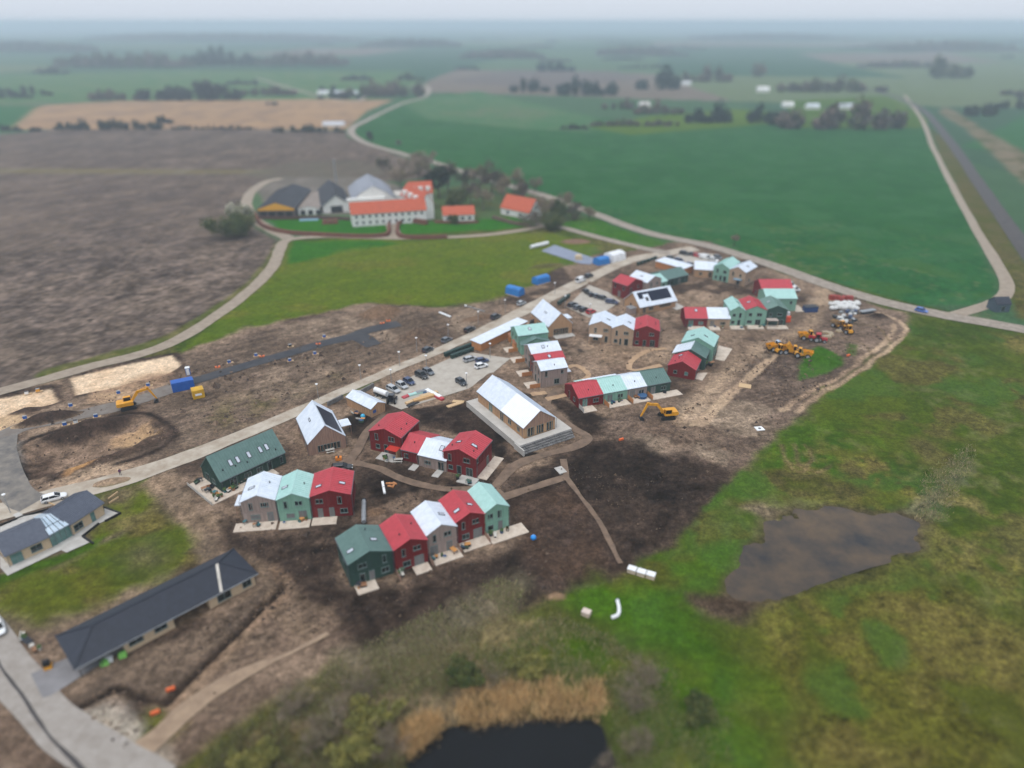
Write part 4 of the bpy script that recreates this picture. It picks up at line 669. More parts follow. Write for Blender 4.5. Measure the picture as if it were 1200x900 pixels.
for fl, lb in (((607.5, 412), 'the mint house'), ((616, 424), 'the upper grey house'), ((624, 440), 'the narrow red house'), ((633.7, 454), 'the lowest grey house')):
    patio(fl, h_, 4, -3.6, -0.06, 0.4, 4.0, label='pale terrace left of %s in the stepped row' % lb); P = at(*fl)
    root = thing('board_fence', (P.x, P.y, 0), h_, 'orange board fence on the terrace left of %s in the stepped row' % lb, 'fence', 'orange board fences of the stepped row'); b = MB()
    for k in range(16): b.box(-3.0 + k * 0.18, -2.84 + k * 0.18, 0.1, 0.16, 0.05, 1.25)
    b.build('boards', ORG_W, root)
    for x in (-3.0, -1.6, -0.2): part_box(root, 'post', ORG_W, x - 0.05, x + 0.05, 0.161, 0.25, -0.2, 1.15)
for fl, lb in (((598, 402), 'uppermost'), ((603, 410), 'lower')):
    P = at(*fl); root = thing('garden_shed', (P.x, P.y, 0), h_, 'small brown lean-to shed left of the mint house, the %s of two' % lb, 'shed', 'small sheds by the mint house'); part_box(root, 'wall', ORG_W, 0, 2.4, 0, 2.4, -0.2, 1.9)
    b = MB(); b.add([(-.15, -.2, 1.92), (2.55, -.2, 1.92), (2.55, 2.55, 2.3), (-.15, 2.55, 2.3), (-.15, -.2, 2.0), (2.55, -.2, 2.0), (2.55, 2.55, 2.38), (-.15, 2.55, 2.38)], [(3, 2, 1, 0), (4, 5, 6, 7), (0, 1, 5, 4), (1, 2, 6, 5), (2, 3, 7, 6), (3, 0, 4, 7)]); b.build('roof', mat('brown_roof', (150, 100, 74), 0.8, scale=1), root)
GI = 'row of four low coloured cottages by the excavator'
i0, i1 = (677.5, 477.8), (785, 458); ai = angp(i0, i1); V0 = at(*i0); LI = (at(*i1) - V0).length
us = [0]
for q in ((706.7, 472.2), (734.8, 467.3), (757.8, 463.2)): us.append((at(*q) - V0).length)
us.append(LI)
for k, (cn, lb) in enumerate((('red', 'red low cottage at the left end of the four-cottage row'), ('mint', 'mint low cottage between the red and grey cottages'), ('gry', 'grey low cottage with pale roof between mint and dark green cottages'), ('dkg', 'dark green low cottage at the right end, behind the excavator'))):
    p = V0 + Vector((math.cos(ai), math.sin(ai), 0)) * us[k] ; Wd = us[k + 1] - us[k]
    g = gable_house('cottage', lb, 'cottage', GI, (p.x, p.y), ai, Wd - 0.03, 8.6, 2.65 + 0.02 * k, 4.65 + 0.03 * k, *COLS[cn], ridge='x', px=False, ov=0.1, wins=[('F', 0.25, 0.1, 1.5, 2.1, 'dbl', None, PANE_G if cn == 'red' else DOOR), ('F', 0.7, 0.8, 1.6, 1.1)] + ([('L', 0.35, 0.1, 1.0, 2.1, 'door'), ('L', 0.72, 0.8, 1.1, 1.1)] if k == 0 else []), vents=[('a', 0.5, 0.4)])
    P = Vector((math.cos(ai), math.sin(ai), 0)) * us[k] + V0
    b = MB(); b.box(0.4 if k else 0.3, Wd - (0.4 if k else 3.2) + (2.5 if k == 3 else 0), -3.0, -0.07, -0.2, 0.07); o = b.build('patio', CONC); o.location = P; o.rotation_euler.z = ai; struct(o, 'pale terrace below the %s cottage' % ('red', 'mint', 'grey', 'dark green')[k])
    if True:
        root = thing('board_fence', P, ai, 'orange board fence left of the %s cottage terrace' % ('red', 'mint', 'grey', 'dark green')[k], 'fence', 'orange board fences of the four cottages'); b = MB()
        for j in range(14): b.box(0.12, 0.18, -2.8 + j * 0.19, -2.64 + j * 0.19, 0.08, 1.25)
        b.build('boards', ORG_W if k else CONC_G, root)
        for y in (-2.8, -1.5, -0.3): part_box(root, 'post', ORG_W if k else CONC_G, 0.181, 0.27, y - 0.05, y + 0.05, -0.2, 1.15)
P = at(703, 458); root = thing('canopy', (P.x, P.y, 0), ai, 'low white and mint canopy roof behind the four-cottage row', 'canopy'); part_box(root, 'roof', WHT_R, -4, 6, 0, 3, 2.6, 2.75); part_box(root, 'roof_panel', MINT_R, -6.5, -4.02, 0, 3, 2.6, 2.75)
for x in (-6.3, -1, 5.8): part_box(root, 'post', OAK_W, x - 0.08, x + 0.08, 2.6, 2.76, -0.3, 2.598)
GJ = 'three houses joined gable to gable by the mud road'
aj = R(-24)
J1 = gable_house('terraced_house', 'red low house with its blank two-window gable to the front, by the mud road', 'house', GJ, (781.7, 439.5), aj, 7.6, 7.4, 3.0, 4.9, *COLS['red'], wins=[('F', 0.28, 1.0, 1.0, 1.0), ('F', 0.68, 1.0, 1.0, 1.0, 'win', None, PANE_G), ('R', 0.25, 0.1, 1.0, 2.1, 'door'), ('R', 0.7, 0.8, 1.2, 1.1)], skies=[('a', 0.7, 0.6, 0.9, 1.2)], vents=[('a', 0.2, 0.4), ('a', 0.4, 0.6)], battens=False)
Q = J1.matrix_basis @ Vector((0, 7.5, 0)); Q = Vector((J1.location.x, J1.location.y, 0)) + Matrix.Rotation(aj, 3, 'Z') @ Vector((0.2, 7.62, 0))
J2 = gable_house('terraced_house', 'house with one white and one dark green roof slope between red and mint gables', 'house', GJ, (Q.x, Q.y), aj, 8.6, 6.4, 3.6, 5.5, DKG_W, DKG_R, px=False, wins=[('R', 0.3, 0.1, 1.6, 2.1, 'dbl'), ('R', 0.7, 0.8, 1.2, 1.1)])
b = MB(); sl = 1.9 / 4.3
for k in range(11): y = 0.02 + k * 0.58; b.add([(x, yy, 3.6 + sl * x + dz) for yy in (y, y + 0.57) for x, dz in ((-0.9, 0.17), (4.25, 0.17), (4.25, 0.23), (-0.9, 0.23))], [(0, 1, 2, 3), (4, 5, 6, 7), (3, 2, 6, 7), (0, 3, 7, 4), (0, 1, 5, 4), (1, 2, 6, 5)])
b.build('white_roof_slope', WHT_R, J2)
Q = Vector((J1.location.x, J1.location.y, 0)) + Matrix.Rotation(aj, 3, 'Z') @ Vector((0.6, 14.2, 0))
J3 = gable_house('terraced_house', 'tall mint gabled house with pale terrace, at the far end of the three joined houses', 'house', GJ, (Q.x, Q.y), aj, 9.2, 8.4, 4.6, 6.7, *COLS['mint'], px=False, wins=[('R', 0.2, 2.9, 0.9, 1.4), ('R', 0.7, 2.9, 0.9, 1.4), ('R', 0.3, 0.1, 1.8, 2.1, 'dbl'), ('R', 0.72, 0.1, 1.6, 2.1, 'dbl')], skies=[('a', 0.35, 0.55, 0.4, 1.3), ('b', 0.4, 0.65, 0.4, 1.3)])
o = patio((815, 431), aj, 3, 0, 0.1, 0, 0.1); bpy.data.objects.remove(o)
for pts, lb in (([(842, 405), (858, 409), (849, 423), (838, 421)], 'large pale terrace right of the tall mint house'), ([(818, 437), (829, 437), (823, 446), (812, 443)], 'pale slab right of the red gable by the mud road')):
    P = ats(pts); b = MB(); n = len(P); b.add([(q[0], q[1], 0.07) for q in P] + [(q[0], q[1], -0.3) for q in P], [tuple(range(n)), tuple(range(n, 2 * n))[::-1]] + [(k, (k + 1) % n, n + (k + 1) % n, n + k) for k in range(n)]); struct(b.build('patio', CONC), lb)
ak = R(-14)
K1 = gable_house('terraced_house', 'pale timber house with a white porch roof in the row by the second car park', 'house', GK, (689.6, 399.5), ak, 7.2, 8.8, 5.3, 6.9, mat('light_larch', (184, 158, 132), 0.8, scale=1.3, stretch=(4, 4, .25), rgb2=(150, 126, 106)), WHT_R, wins=U(0.27, 0.72) + [('F', 0.75, 0.1, 0.9, 2.0, 'door'), ('F', 0.3, 0.6, 1.6, 1.3)], skies=[('b', 0.4, 0.5, 0.4, 1.2)])
part_box(K1, 'porch_roof', WHITE, 0.3, 4.2, -2.0, -0.08, 2.35, 2.47)
for x in (0.4, 4.05): part_box(K1, 'porch_post', OAK_W, x - 0.05, x + 0.05, -1.95, -1.85, -0.3, 2.349)
K2 = gable_house('terraced_house', 'pale timber house beside the red one in the row by the second car park', 'house', GK, (716.2, 403.2), ak, 6.4, 8.8, 5.3, 6.8, MATS['light_larch'], WHT_R, wins=U(0.22, 0.68) + [('F', 0.2, 0.7, 1.1, 1.1), ('F', 0.42, 0.1, 0.6, 2.0, 'door'), ('F', 0.7, 0.1, 1.2, 2.1, 'door')], skies=[('b', 0.4, 0.5, 0.4, 1.2)])
K3 = gable_house('terraced_house', 'red two-storey house at the right end of the row by the second car park', 'house', GK, (741.4, 405), R(-9), 7.6, 8.8, 5.2, 6.7, *COLS['red'], wins=U(0.15, 0.7) + [('F', 0.15, 0.7, 1.1, 1.1), ('F', 0.45, 0.1, 1.0, 2.0, 'door'), ('F', 0.76, 0.1, 1.5, 2.1, 'dbl')], vents=[('b', 0.4, 0.3), ('b', 0.55, 0.3), ('a', 0.3, 0.5)])
L = gable_house('timber_house', 'timber house with a white-edged roof covered by one large dark solar field', 'house', None, (749.6, 368), R(26), 14.9, 9.0, 2.6, 6.3, OAK_W, WHT_R, ridge='x', ov=0.4, wins=[('F', 0.12, 0.1, 1.1, 2.1, 'door'), ('F', 0.3, 0.8, 1.8, 1.1), ('F', 0.7, 1.0, 4.6, 0.9, 'glz'), ('L', 0.4, 0.1, 1.1, 2.1, 'door')])
b = MB(); sl = 3.7 / 4.5
def rq(x0, x1, q0, q1, dz=0.17): return [(x, 4.5 * q, 2.6 + 3.7 * q + d) for d in (dz, dz + 0.07) for x, q in ((x0, q0), (x1, q0), (x1, q1), (x0, q1))]
for x0, x1, q0, q1 in ((0.9, 2.7, 0.45, 0.88), (2.7, 5.0, 0.72, 0.88), (5.1, 13.7, 0.2, 0.88)): b.add(rq(x0, x1, q0, q1), [(3, 2, 1, 0), (4, 5, 6, 7), (0, 1, 5, 4), (1, 2, 6, 5), (2, 3, 7, 6), (3, 0, 4, 7)])
b.build('solar_panel', SOLAR, L); b = MB(); b.add(rq(3.3, 4.4, 0.25, 0.5), [(3, 2, 1, 0), (4, 5, 6, 7), (0, 1, 5, 4), (1, 2, 6, 5), (2, 3, 7, 6), (3, 0, 4, 7)]); sk = b.build('skylight', DARKM, L)
P = L.location; M = Matrix.Rotation(R(26), 3, 'Z'); Q = P + M @ Vector((-3.2, 1.0, 0)); root = thing('garden_shed', Q, R(26), 'small grey flat-roofed shed at the left gable of the solar house', 'shed'); part_box(root, 'wall', GRY_W, 0, 2.4, 0, 2.6, -0.3, 2.0); part_box(root, 'roof', STEEL, -0.15, 2.55, -0.15, 2.75, 2.0, 2.12)
patio((749.6, 368), R(26), 15, 13.6, 17.8, -2.2, 3.0, label='grey deck at the right end of the solar house', m=CONC_G)
GM = 'houses in the corner behind the solar house'
M1 = gable_house('terraced_house', 'red two-storey house beside the second car park, behind the solar house', 'house', GM, (717, 344.6), angp((717, 344.6), (733.3, 350.4)), 7.0, 8.4, 4.9, 6.6, *COLS['red'], ridge='x', wins=[('F', 0.2, 2.9, 0.9, 1.7), ('F', 0.78, 2.9, 1.0, 1.2), ('F', 0.5, 0.1, 1.2, 2.1, 'door', None, DOOR), ('R', 0.25, 2.0, 0.9, 1.8), ('R', 0.7, 3.0, 0.9, 1.2)])
M2 = gable_house('terraced_house', 'grey long-roofed house between the red and mint houses behind the solar house', 'house', GM, (736, 339), angp((717, 344.6), (733.3, 350.4)), 8.6, 8.0, 4.7, 6.4, *COLS['gry'], ridge='x', wins=[('R', 0.3, 2.8, 0.9, 1.6), ('R', 0.7, 3.0, 0.9, 1.1), ('R', 0.3, 0.1, 1.0, 2.1, 'door')], skies=[('a', 0.5, 0.5, 1.2, 0.5)])
M3 = gable_house('terraced_house', 'mint low house half hidden behind the solar house roof', 'house', GM, (765, 341.5), R(33), 7.0, 8.8, 2.7, 4.4, *COLS['mint'], ridge='x', wins=[('F', 0.3, 0.8, 1.2, 1.1), ('F', 0.75, 0.1, 1.0, 2.1, 'door')], skies=[('a', 0.5, 0.5, 0.9, 0.9)])
M4 = gable_house('terraced_house', 'dark green low long house right of the mint one behind the solar house', 'house', GM, (780, 336.2), R(33), 11.4, 8.8, 2.7, 4.5, *COLS['dkg'], ridge='x', wins=[('F', 0.25, 0.1, 1.2, 2.1, 'door'), ('F', 0.6, 0.1, 1.3, 2.1, 'dbl', None, DOOR), ('F', 0.9, 0.8, 1.3, 1.2)])
GO = 'three far houses below the country road'
O1 = gable_house('terraced_house', 'low timber house with a pale roof, left of the far mint gable', 'house', GO, (812.8, 324), R(-13), 8.4, 8.6, 2.9, 4.9, OAK_W, WHT_R, ridge='x', wins=[('F', 0.3, 0.8, 1.2, 1.1), ('F', 0.72, 0.1, 1.4, 2.1, 'dbl')])
O2 = gable_house('terraced_house', 'far mint two-storey gabled house close to the country road', 'house', GO, (834.8, 327.5), R(-36), 6.2, 10.5, 5.3, 6.9, *COLS['mint'], wins=[('F', 0.25, 3.1, 0.8, 1.6), ('F', 0.72, 3.3, 1.3, 1.1), ('F', 0.2, 0.7, 0.9, 1.2), ('F', 0.5, 0.1, 0.9, 2.1, 'door'), ('F', 0.76, 0.1, 1.2, 2.1, 'door')], battens=False)
O3 = gable_house('terraced_house', 'far grey timber house with pale roof and small blue porch, right of the mint gable', 'house', GO, (853, 331.2), R(-40), 6.4, 10.0, 5.2, 6.8, MATS['light_larch'], WHT_R, wins=[('F', 0.25, 3.1, 0.8, 1.6), ('F', 0.7, 3.2, 0.9, 1.1), ('F', 0.6, 0.1, 1.0, 2.1, 'door'), ('R', 0.4, 0.8, 1.2, 1.1)], skies=[('b', 0.5, 0.5, 0.9, 1.0)])
part_box(O3, 'porch_roof', mat('blue_grey_metal', (126, 156, 176), 0.5), 2.4, 5.4, -1.8, -0.08, 2.3, 2.45)
PR = R(-2)
P1 = gable_house('cottage', 'red low cottage with one skylight at the left end of the far terrace', 'cottage', GP, (802.5, 382.7), PR, 7.0, 8.4, 2.85, 5.0, *COLS['red'], ridge='x', wins=[('F', 0.25, 0.1, 1.6, 2.1, 'dbl', None, PANE_G), ('F', 0.72, 0.8, 1.6, 1.1, 'win', None, PANE_G)], skies=[('a', 0.52, 0.7, 0.9, 1.1)])
P2 = gable_house('cottage', 'grey low cottage with pale roof between red cottage and mint gable of the far terrace', 'cottage', GP, (827.8, 383), PR, 7.3, 8.4, 2.85, 5.0, MATS['light_larch'], WHT_R, ridge='x', wins=[('F', 0.22, 0.1, 1.4, 2.1, 'dbl', None, DOOR), ('F', 0.7, 0.9, 1.6, 0.9)])
P3 = gable_house('terraced_house', 'narrow all-mint gabled house left of the red-roofed one in the far terrace', 'house', GP, (853.6, 382), PR, 4.8, 9.2, 5.3, 6.8, *COLS['mint'], wins=[('F', 0.28, 3.3, 1.0, 1.0), ('F', 0.68, 2.9, 0.8, 1.7), ('F', 0.25, 0.8, 1.1, 1.1), ('F', 0.65, 0.1, 1.0, 2.1, 'door')], skies=[('b', 0.5, 0.6, 0.4, 1.2)], battens=False)
P4 = gable_house('terraced_house', 'mint-walled gabled house with a red roof in the far terrace', 'house', GP, (870.8, 381.5), PR, 6.9, 9.2, 5.4, 6.8, *COLS['mintred'], wins=[('F', 0.26, 3.3, 1.1, 1.1), ('F', 0.68, 3.3, 1.7, 1.1), ('F', 0.26, 0.8, 1.6, 1.1), ('F', 0.65, 0.1, 1.8, 2.1, 'dbl')], skies=[('a', 0.5, 0.6, 0.8, 1.2)], battens=False)
P5 = gable_house('terraced_house', 'dark green gabled house with a porch at the right end of the far terrace', 'house', GP, (895.6, 381.5), PR, 6.6, 9.0, 5.5, 6.9, DKG_W, mat('grey_green_metal', (112, 140, 132), 0.42, scale=0.4, rgb2=(104, 132, 124)), wins=[('F', 0.22, 3.2, 0.9, 1.3), ('F', 0.65, 3.4, 1.7, 1.0), ('F', 0.75, 0.1, 1.8, 2.1, 'dbl')], skies=[('a', 0.55, 0.5, 0.9, 1.2)], battens=False)
part_box(P5, 'porch_roof', mat('porch_beige', (186, 172, 164), 0.7), 0.1, 3.6, -2.2, -0.08, 2.5, 2.65)
for x in (0.2, 3.5): part_box(P5, 'porch_post', OAK_W, x - 0.06, x + 0.06, -2.15, -2.03, -0.3, 2.498)
for fl, x0, x1, lb in (((802.5, 382.7), 0.8, 6.3, 'red cottage'), ((827.8, 383), 0.6, 3.9, 'grey cottage'), ((853.6, 382), 0.2, 4.4, 'narrow mint house'), ((870.8, 381.5), 0.8, 6.0, 'red-roofed mint house'), ((895.6, 381.5), 0.2, 6.9, 'dark green house')):
    patio(fl, PR, 5, x0, x1, -3.0, -0.08, z=0.25, label='pale terrace below the %s of the far terrace' % lb)
Q1 = gable_house('terraced_house', 'mint long house behind the dark green gable of the far terrace', 'house', 'two long houses behind the far terrace', (896, 364), R(0), 10.4, 8.8, 4.3, 6.2, *COLS['mint'], ridge='x', wins=[('F', 0.82, 2.4, 0.9, 1.0), ('R', 0.4, 0.1, 1.4, 2.1, 'dbl')], skies=[], battens=False)
Q2 = gable_house('terraced_house', 'red long house behind the mint long one of the far terrace', 'house', 'two long houses behind the far terrace', (890.5, 352), R(0), 11.0, 8.8, 4.3, 6.2, *COLS['red'], ridge='x', wins=[('L', 0.4, 0.8, 1.2, 1.1)], battens=False)
patio((896, 364), 0, 10, 10.5, 13.4, -1.0, 5.0, label='pale terrace at the right end of the long mint house')

# ------------------------------------------------------------------ bungalows at the lower left
def bungalow_wing(root, A, B, D, he, hr, name):
    """one brick wing: front base from A to B (world), ridge parallel to the front"""
    ang = math.atan2(B.y - A.y, B.x - A.x); W = (B - A).length
    return ang, W
u1 = gable_house('bungalow', 'cream brick bungalow with two blue-grey tiled wings and a glazed link', 'bungalow', None, (12, 664), angp((12, 664), (62, 641.3)), (at(12, 664) - at(62, 641.3)).length, 7.6, 2.7, 4.5, CREAM, TILE_B, ridge='x', seam=0.34, battens=False, ov=0.35, wins=[('F', 0.2, 0.1, 1.9, 2.1, 'dbl', FRAME, PANE_G), ('F', 0.66, 0.75, 1.9, 1.3, 'win')], apex=0.5)
aw = angp((85.3, 628), (123.3, 602.7)); Q = at(85.3, 628); Wr = (at(123.3, 602.7) - Q).length
inv = Matrix.Rotation(-u1.rotation_euler.z, 3, 'Z')
w2 = gable_house('wing', None, None, None, (85.3, 628), aw, Wr, 7.6, 2.75, 4.5, CREAM, TILE_B, ridge='x', seam=0.34, battens=False, ov=0.35, wins=[('F', 0.22, 0.5, 1.9, 1.4, 'win'), ('F', 0.66, 0.1, 0.9, 2.1, 'door', None, PANE_G)])
# second wing becomes parts of the same bungalow
for ch in list(w2.children):
    ch.parent = u1; ch.location = inv @ (Q - u1.location); ch.rotation_euler.z = aw - u1.rotation_euler.z
    ch.name = {'wall': 'wing_wall', 'roof': 'wing_roof'}.get(ch.name.split('.')[0], ch.name.split('.')[0])
bpy.data.objects.remove(w2)
A, B = at(62, 641.3), Q; n1 = Vector((-math.sin(u1.rotation_euler.z), math.cos(u1.rotation_euler.z), 0)); n2 = Vector((-math.sin(aw), math.cos(aw), 0))
loc = lambda P: inv @ (P - u1.location)
def quadprism(b, P4, dz, mi=0):
    vs = [tuple(p) for p in P4] + [(p[0], p[1], p[2] + dz) for p in P4]
    b.add(vs, [(3, 2, 1, 0), (4, 5, 6, 7), (0, 1, 5, 4), (1, 2, 6, 5), (2, 3, 7, 6), (3, 0, 4, 7)], mi)
b = MB(); e0, e1 = A + n1 * -0.3, B + n2 * -0.3; r0, r1 = A + n1 * 3.8, B + n2 * 3.8; f0, f1 = A + n1 * 8, B + n2 * 8
def up(P, z): return loc(Vector((P.x, P.y, 0))) + Vector((0, 0, z))
quadprism(b, [up(e0, 2.75), up(e1, 2.75), up(r1, 4.4), up(r0, 4.4)], 0.1); quadprism(b, [up(r0, 4.4), up(r1, 4.4), up(f1, 2.75), up(f0, 2.75)], 0.1)
b.build('glass_roof', mat('glass_roof', (196, 210, 222), 0.15, scale=0.6, rgb2=(160, 180, 196)), u1)
b = MB()
for k in range(5):
    t = k / 4; p = e0.lerp(e1, t); q = r0.lerp(r1, t); b.tube(up(p, 2.88), up(q, 4.53), 0.05, n=5)
for t in (0.0, 0.45): b.tube(up(e0.lerp(r0, t), 2.88 + 1.65 * t), up(e1.lerp(r1, t), 2.88 + 1.65 * t), 0.05, n=5)
b.build('roof_bars', DARKM, u1)
b = MB(); quadprism(b, [up(A, 0.02), up(B, 0.02), up(B + n2 * 0.06, 0.02), up(A + n1 * 0.06, 0.02)], 2.7); gw = b.build('glass_wall', PANE_G, u1)
b = MB()
for k in range(5): p = A.lerp(B, k / 4); b.tube(up(p - n1 * 0.05, 0), up(p - n1 * 0.05, 2.75), 0.05, n=5)
b.build('mullions', FRAME, u1)
for pts, lb in (([(0, 650), (12, 664), (62, 641), (85, 628), (123, 603), (122, 594), (142, 602), (116, 614), (96, 630), (105, 636), (78, 648), (72, 645), (9, 675), (0, 665)], 'light paving along the garden front of the cream bungalow'), ([(0, 618), (30, 605), (58, 600), (60, 606), (46, 610), (0, 628)], 'light paving on the lane side of the cream bungalow'), ([(15, 604), (22, 600), (38, 612), (28, 614)], 'paved entrance path of the cream bungalow')):
    P = ats(pts); b = MB(); n = len(P); zt = 0.08 + 0.004 * len(lb) / 10; b.add([(q[0], q[1], zt) for q in P], [tuple(range(n))]); o = b.build('patio', CONC_G, fix=False)
    if o.data.polygons[0].normal.z < 0: o.data.flip_normals()
    struct(o, lb)
def low_wall(name, pts, h, th, m, label, cat, z=-0.2, group=None):
    P = [Vector((*q, 0)) for q in ats(pts)]; root = thing(name, P[0], 0, label, cat, group); b = MB()
    for i in range(len(P) - 1):
        d = (P[i + 1] - P[i]); L = d.length; c = (P[i] + P[i + 1]) / 2 - P[0]; b.cbox((c.x, c.y, (h + z) / 2), (L + (th if i else 0), th, h - z), rz=math.atan2(d.y, d.x))
    b.build('coping' if h < 0.3 else 'panel', m, root); return root
low_wall('planter_edge', [(122, 595), (141, 602), (124, 611)], 0.35, 0.25, BLACK, 'black planter edge at the right end of the cream bungalow', 'garden edge'); low_wall('planter_edge', [(116, 614), (97, 629), (109, 637)], 0.35, 0.25, BLACK, 'black and white planter edge in front of the glazed link', 'garden edge')
low_wall('planter_edge', [(0, 616), (28, 605), (60, 596)], 0.3, 0.2, BLACK, 'dark planter edge between the bungalow and the lane', 'garden edge')
low_wall('timber_edge', [(127, 585), (138, 577)], 0.25, 0.2, WOODP, 'short pale timber edge on the lawn, the upper of two', 'timber', group='timber edges on the lawn'); low_wall('timber_edge', [(128, 590), (139, 583)], 0.25, 0.2, WOODP, 'short pale timber edge on the lawn, the lower of two', 'timber', group='timber edges on the lawn')
low_wall('timber_edge', [(56, 589), (68, 594), (80, 585)], 0.25, 0.2, WOODP, 'angled timber edging beside the white car', 'timber')
# dark hipped house, eaves taken at 2.55 m
E = [at(86.7, 785, 2.55), at(302.5, 671.5, 2.55)]; ah = math.atan2(E[1].y - E[0].y, E[1].x - E[0].x); LH = (E[1] - E[0]).length; DH = 9.2
hip = thing('hipped_bungalow', (E[0].x, E[0].y, 0), ah, 'long low brick house with a dark hipped tile roof by the trench', 'bungalow')
b = MB(); x0, x1, y0, y1 = LH * 0.24, LH - 0.6, 0.6, DH - 0.6
b.box(x0, LH * 0.5, y0, y1, -0.3, 2.5); b.box(LH * 0.5 + 0.001, LH * 0.7, 3.2, y1, -0.3, 2.5); b.box(LH * 0.7 + 0.001, x1, y0, y1, -0.3, 2.5); b.build('wall', CREAM, hip)
b = MB(); rz = 2.55; h = 4.9; q = DH / 2
v = [(0, 0, rz), (LH, 0, rz), (LH, DH, rz), (0, DH, rz), (q, q, h), (LH - q, q, h)]; v += [(x, y, z - 0.16) for x, y, z in v]
b.add(v, [(0, 1, 5, 4), (1, 2, 5), (2, 3, 4, 5), (3, 0, 4), (6, 7, 8, 9), (0, 1, 7, 6), (1, 2, 8, 7), (2, 3, 9, 8), (3, 0, 6, 9)])
for k in range(1, 14):
    t = k / 14; zz = rz + (h - rz) * t; b.add([(q * t, q * t - 0.03, zz + 0.0), (LH - q * t, q * t - 0.03, zz), (LH - q * t, q * t + 0.03, zz + 0.045), (q * t, q * t + 0.03, zz + 0.045)], [(0, 1, 2, 3)])
b.build('roof', TILE_D, hip)
b = MB()
for a_, c_ in (((0, 0, rz), (q, q, h)), ((LH, 0, rz), (LH - q, q, h)), ((q, q, h), (LH - q, q, h)), ((LH, DH, rz), (LH - q, q, h)), ((0, DH, rz), (q, q, h))): b.tube((a_[0], a_[1], a_[2] + 0.05), (c_[0], c_[1], c_[2] + 0.05), 0.12, n=6)
b.build('ridge_tiles', TILE_D, hip)
b = MB(); xv = LH * 0.765; b.add([(xv, 0.0, rz + 0.05), (xv + 0.5, 0, rz + 0.05), (xv + 2.2, q - 0.2, h + 0.0), (xv + 1.7, q - 0.2, h + 0.0), (xv, 0.0, rz + 0.12), (xv + 0.5, 0, rz + 0.12), (xv + 2.2, q - 0.2, h + 0.07), (xv + 1.7, q - 0.2, h + 0.07)], [(3, 2, 1, 0), (4, 5, 6, 7), (0, 1, 5, 4), (1, 2, 6, 5), (2, 3, 7, 6), (3, 0, 4, 7)]); b.build('valley_strip', mat('pale_strip', (196, 190, 180), 0.6), hip)
b = MB(); b.box(0, LH, -0.12, 0, rz - 0.2, rz - 0.05); b.build('gutter', STEEL, hip)
for t, w_, z_, h_2 in ((0.3, 2.2, 0.9, 1.2), (0.43, 2.0, 0.9, 1.2), (0.79, 2.4, 0.3, 1.9), (0.93, 1.6, 0.5, 1.6)):
    o = opening(hip, 'F', LH, DH, t, z_, w_, h_2, 'win'); o.location = (0, 0.6, 0)
for x in (0.6, LH * 0.12): part_box(hip, 'post', DARKM, x, x + 0.15, 0.5, 0.65, -0.2, 2.38)
for t in (0.53, 0.58, 0.62): part_box(hip, 'hay_bale', DARKM, LH * t + 4, LH * t + 5, 1.0, 2.0, 0.0, 1.0) if False else None
# ------------------------------------------------------------------ the farm
FG = None
def farm(name, label, fl, fr, D, he, hr, wm, rm, ridge='x', **k):
    A, B = at(*fl), at(*fr); return gable_house(name, label, k.pop('cat', 'farm building'), k.pop('group', None), fl, math.atan2(B.y - A.y, B.x - A.x) + k.pop('da', 0), (B - A).length, D, he, hr, wm, rm, ridge=ridge, battens=False, **k)
YEL = mat('yellow_gable', (226, 166, 44), 0.7, scale=1, rgb2=(206, 148, 40))
T1 = farm('barn', 'big dark-roofed barn with a yellow gable at the left of the farm', (303.5, 255.5), (347, 254), 46, 4.5, 7.5, mat('barn_wall', (92, 82, 80), 0.9, scale=0.5), ETERNIT, ridge='y', seam=1.2, wallname='wall', da=R(-4))
W_ = T1['fp'][3]; b = MB(); b.prism([(0.15, 3.6), (W_ - 0.15, 3.6), (W_ - 0.15, 4.6), (W_ / 2, 7.4), (0.15, 4.6)], -0.12, -0.02, 'y'); b.build('yellow_gable', YEL, T1)
for k in range(4): part_box(T1, 'door', BLACK, 1 + k * W_ / 4.3, 1 + k * W_ / 4.3 + W_ / 6, -0.1, -0.02, 0, 3.1)
T2 = farm('barn', 'narrow farm shed with a pale brown roof right of the yellow-gabled barn', (350, 252), (375, 251), 38, 3.2, 4.2, WHITEWALL, mat('tan_roof', (150, 138, 128), 0.85, scale=0.3, rgb2=(128, 118, 112)), ridge='y', seam=1.5, da=R(-4))
for k in range(3): part_box(T2, 'door', DARKM, 1.2 + k * 3.8, 3.6 + k * 3.8, -0.1, -0.02, 0, 2.4)
T3 = farm('barn', 'white gabled barn with a dark roof beside the gambrel barn', (379, 250), (411, 247.5), 40, 4.0, 9.0, WHITEWALL, ETERNIT, ridge='y', seam=1.5, da=R(-2), ov=0.6)
part_box(T3, 'door', DARKM, 4, 10, -0.1, -0.02, 0, 3.4)
P0, P1_ = at(414, 246), at(464, 243); wa = (P1_ - P0).length; T4 = thing('gambrel_barn', P0, angp((414, 246), (464, 243)), 'white gambrel-gabled barn with a grey roof behind the long farmhouse', 'farm building')
arc = [(wa / 2 - wa / 2 * math.cos(math.pi * k / 14), 0) for k in range(15)]; arc = [(0, 4.5), (wa * .2, 8.0), (wa * .5, 11.6), (wa * .8, 8.0), (wa, 4.5)]
b = MB(); b.prism([(0, -0.3), (wa, -0.3)] + arc[::-1], 0, 34, 'y'); b.build('wall', WHITEWALL, T4)
b = MB(); ar2 = [(wa / 2 + (x - wa / 2) * 1.03, z + 0.25) for x, z in arc]
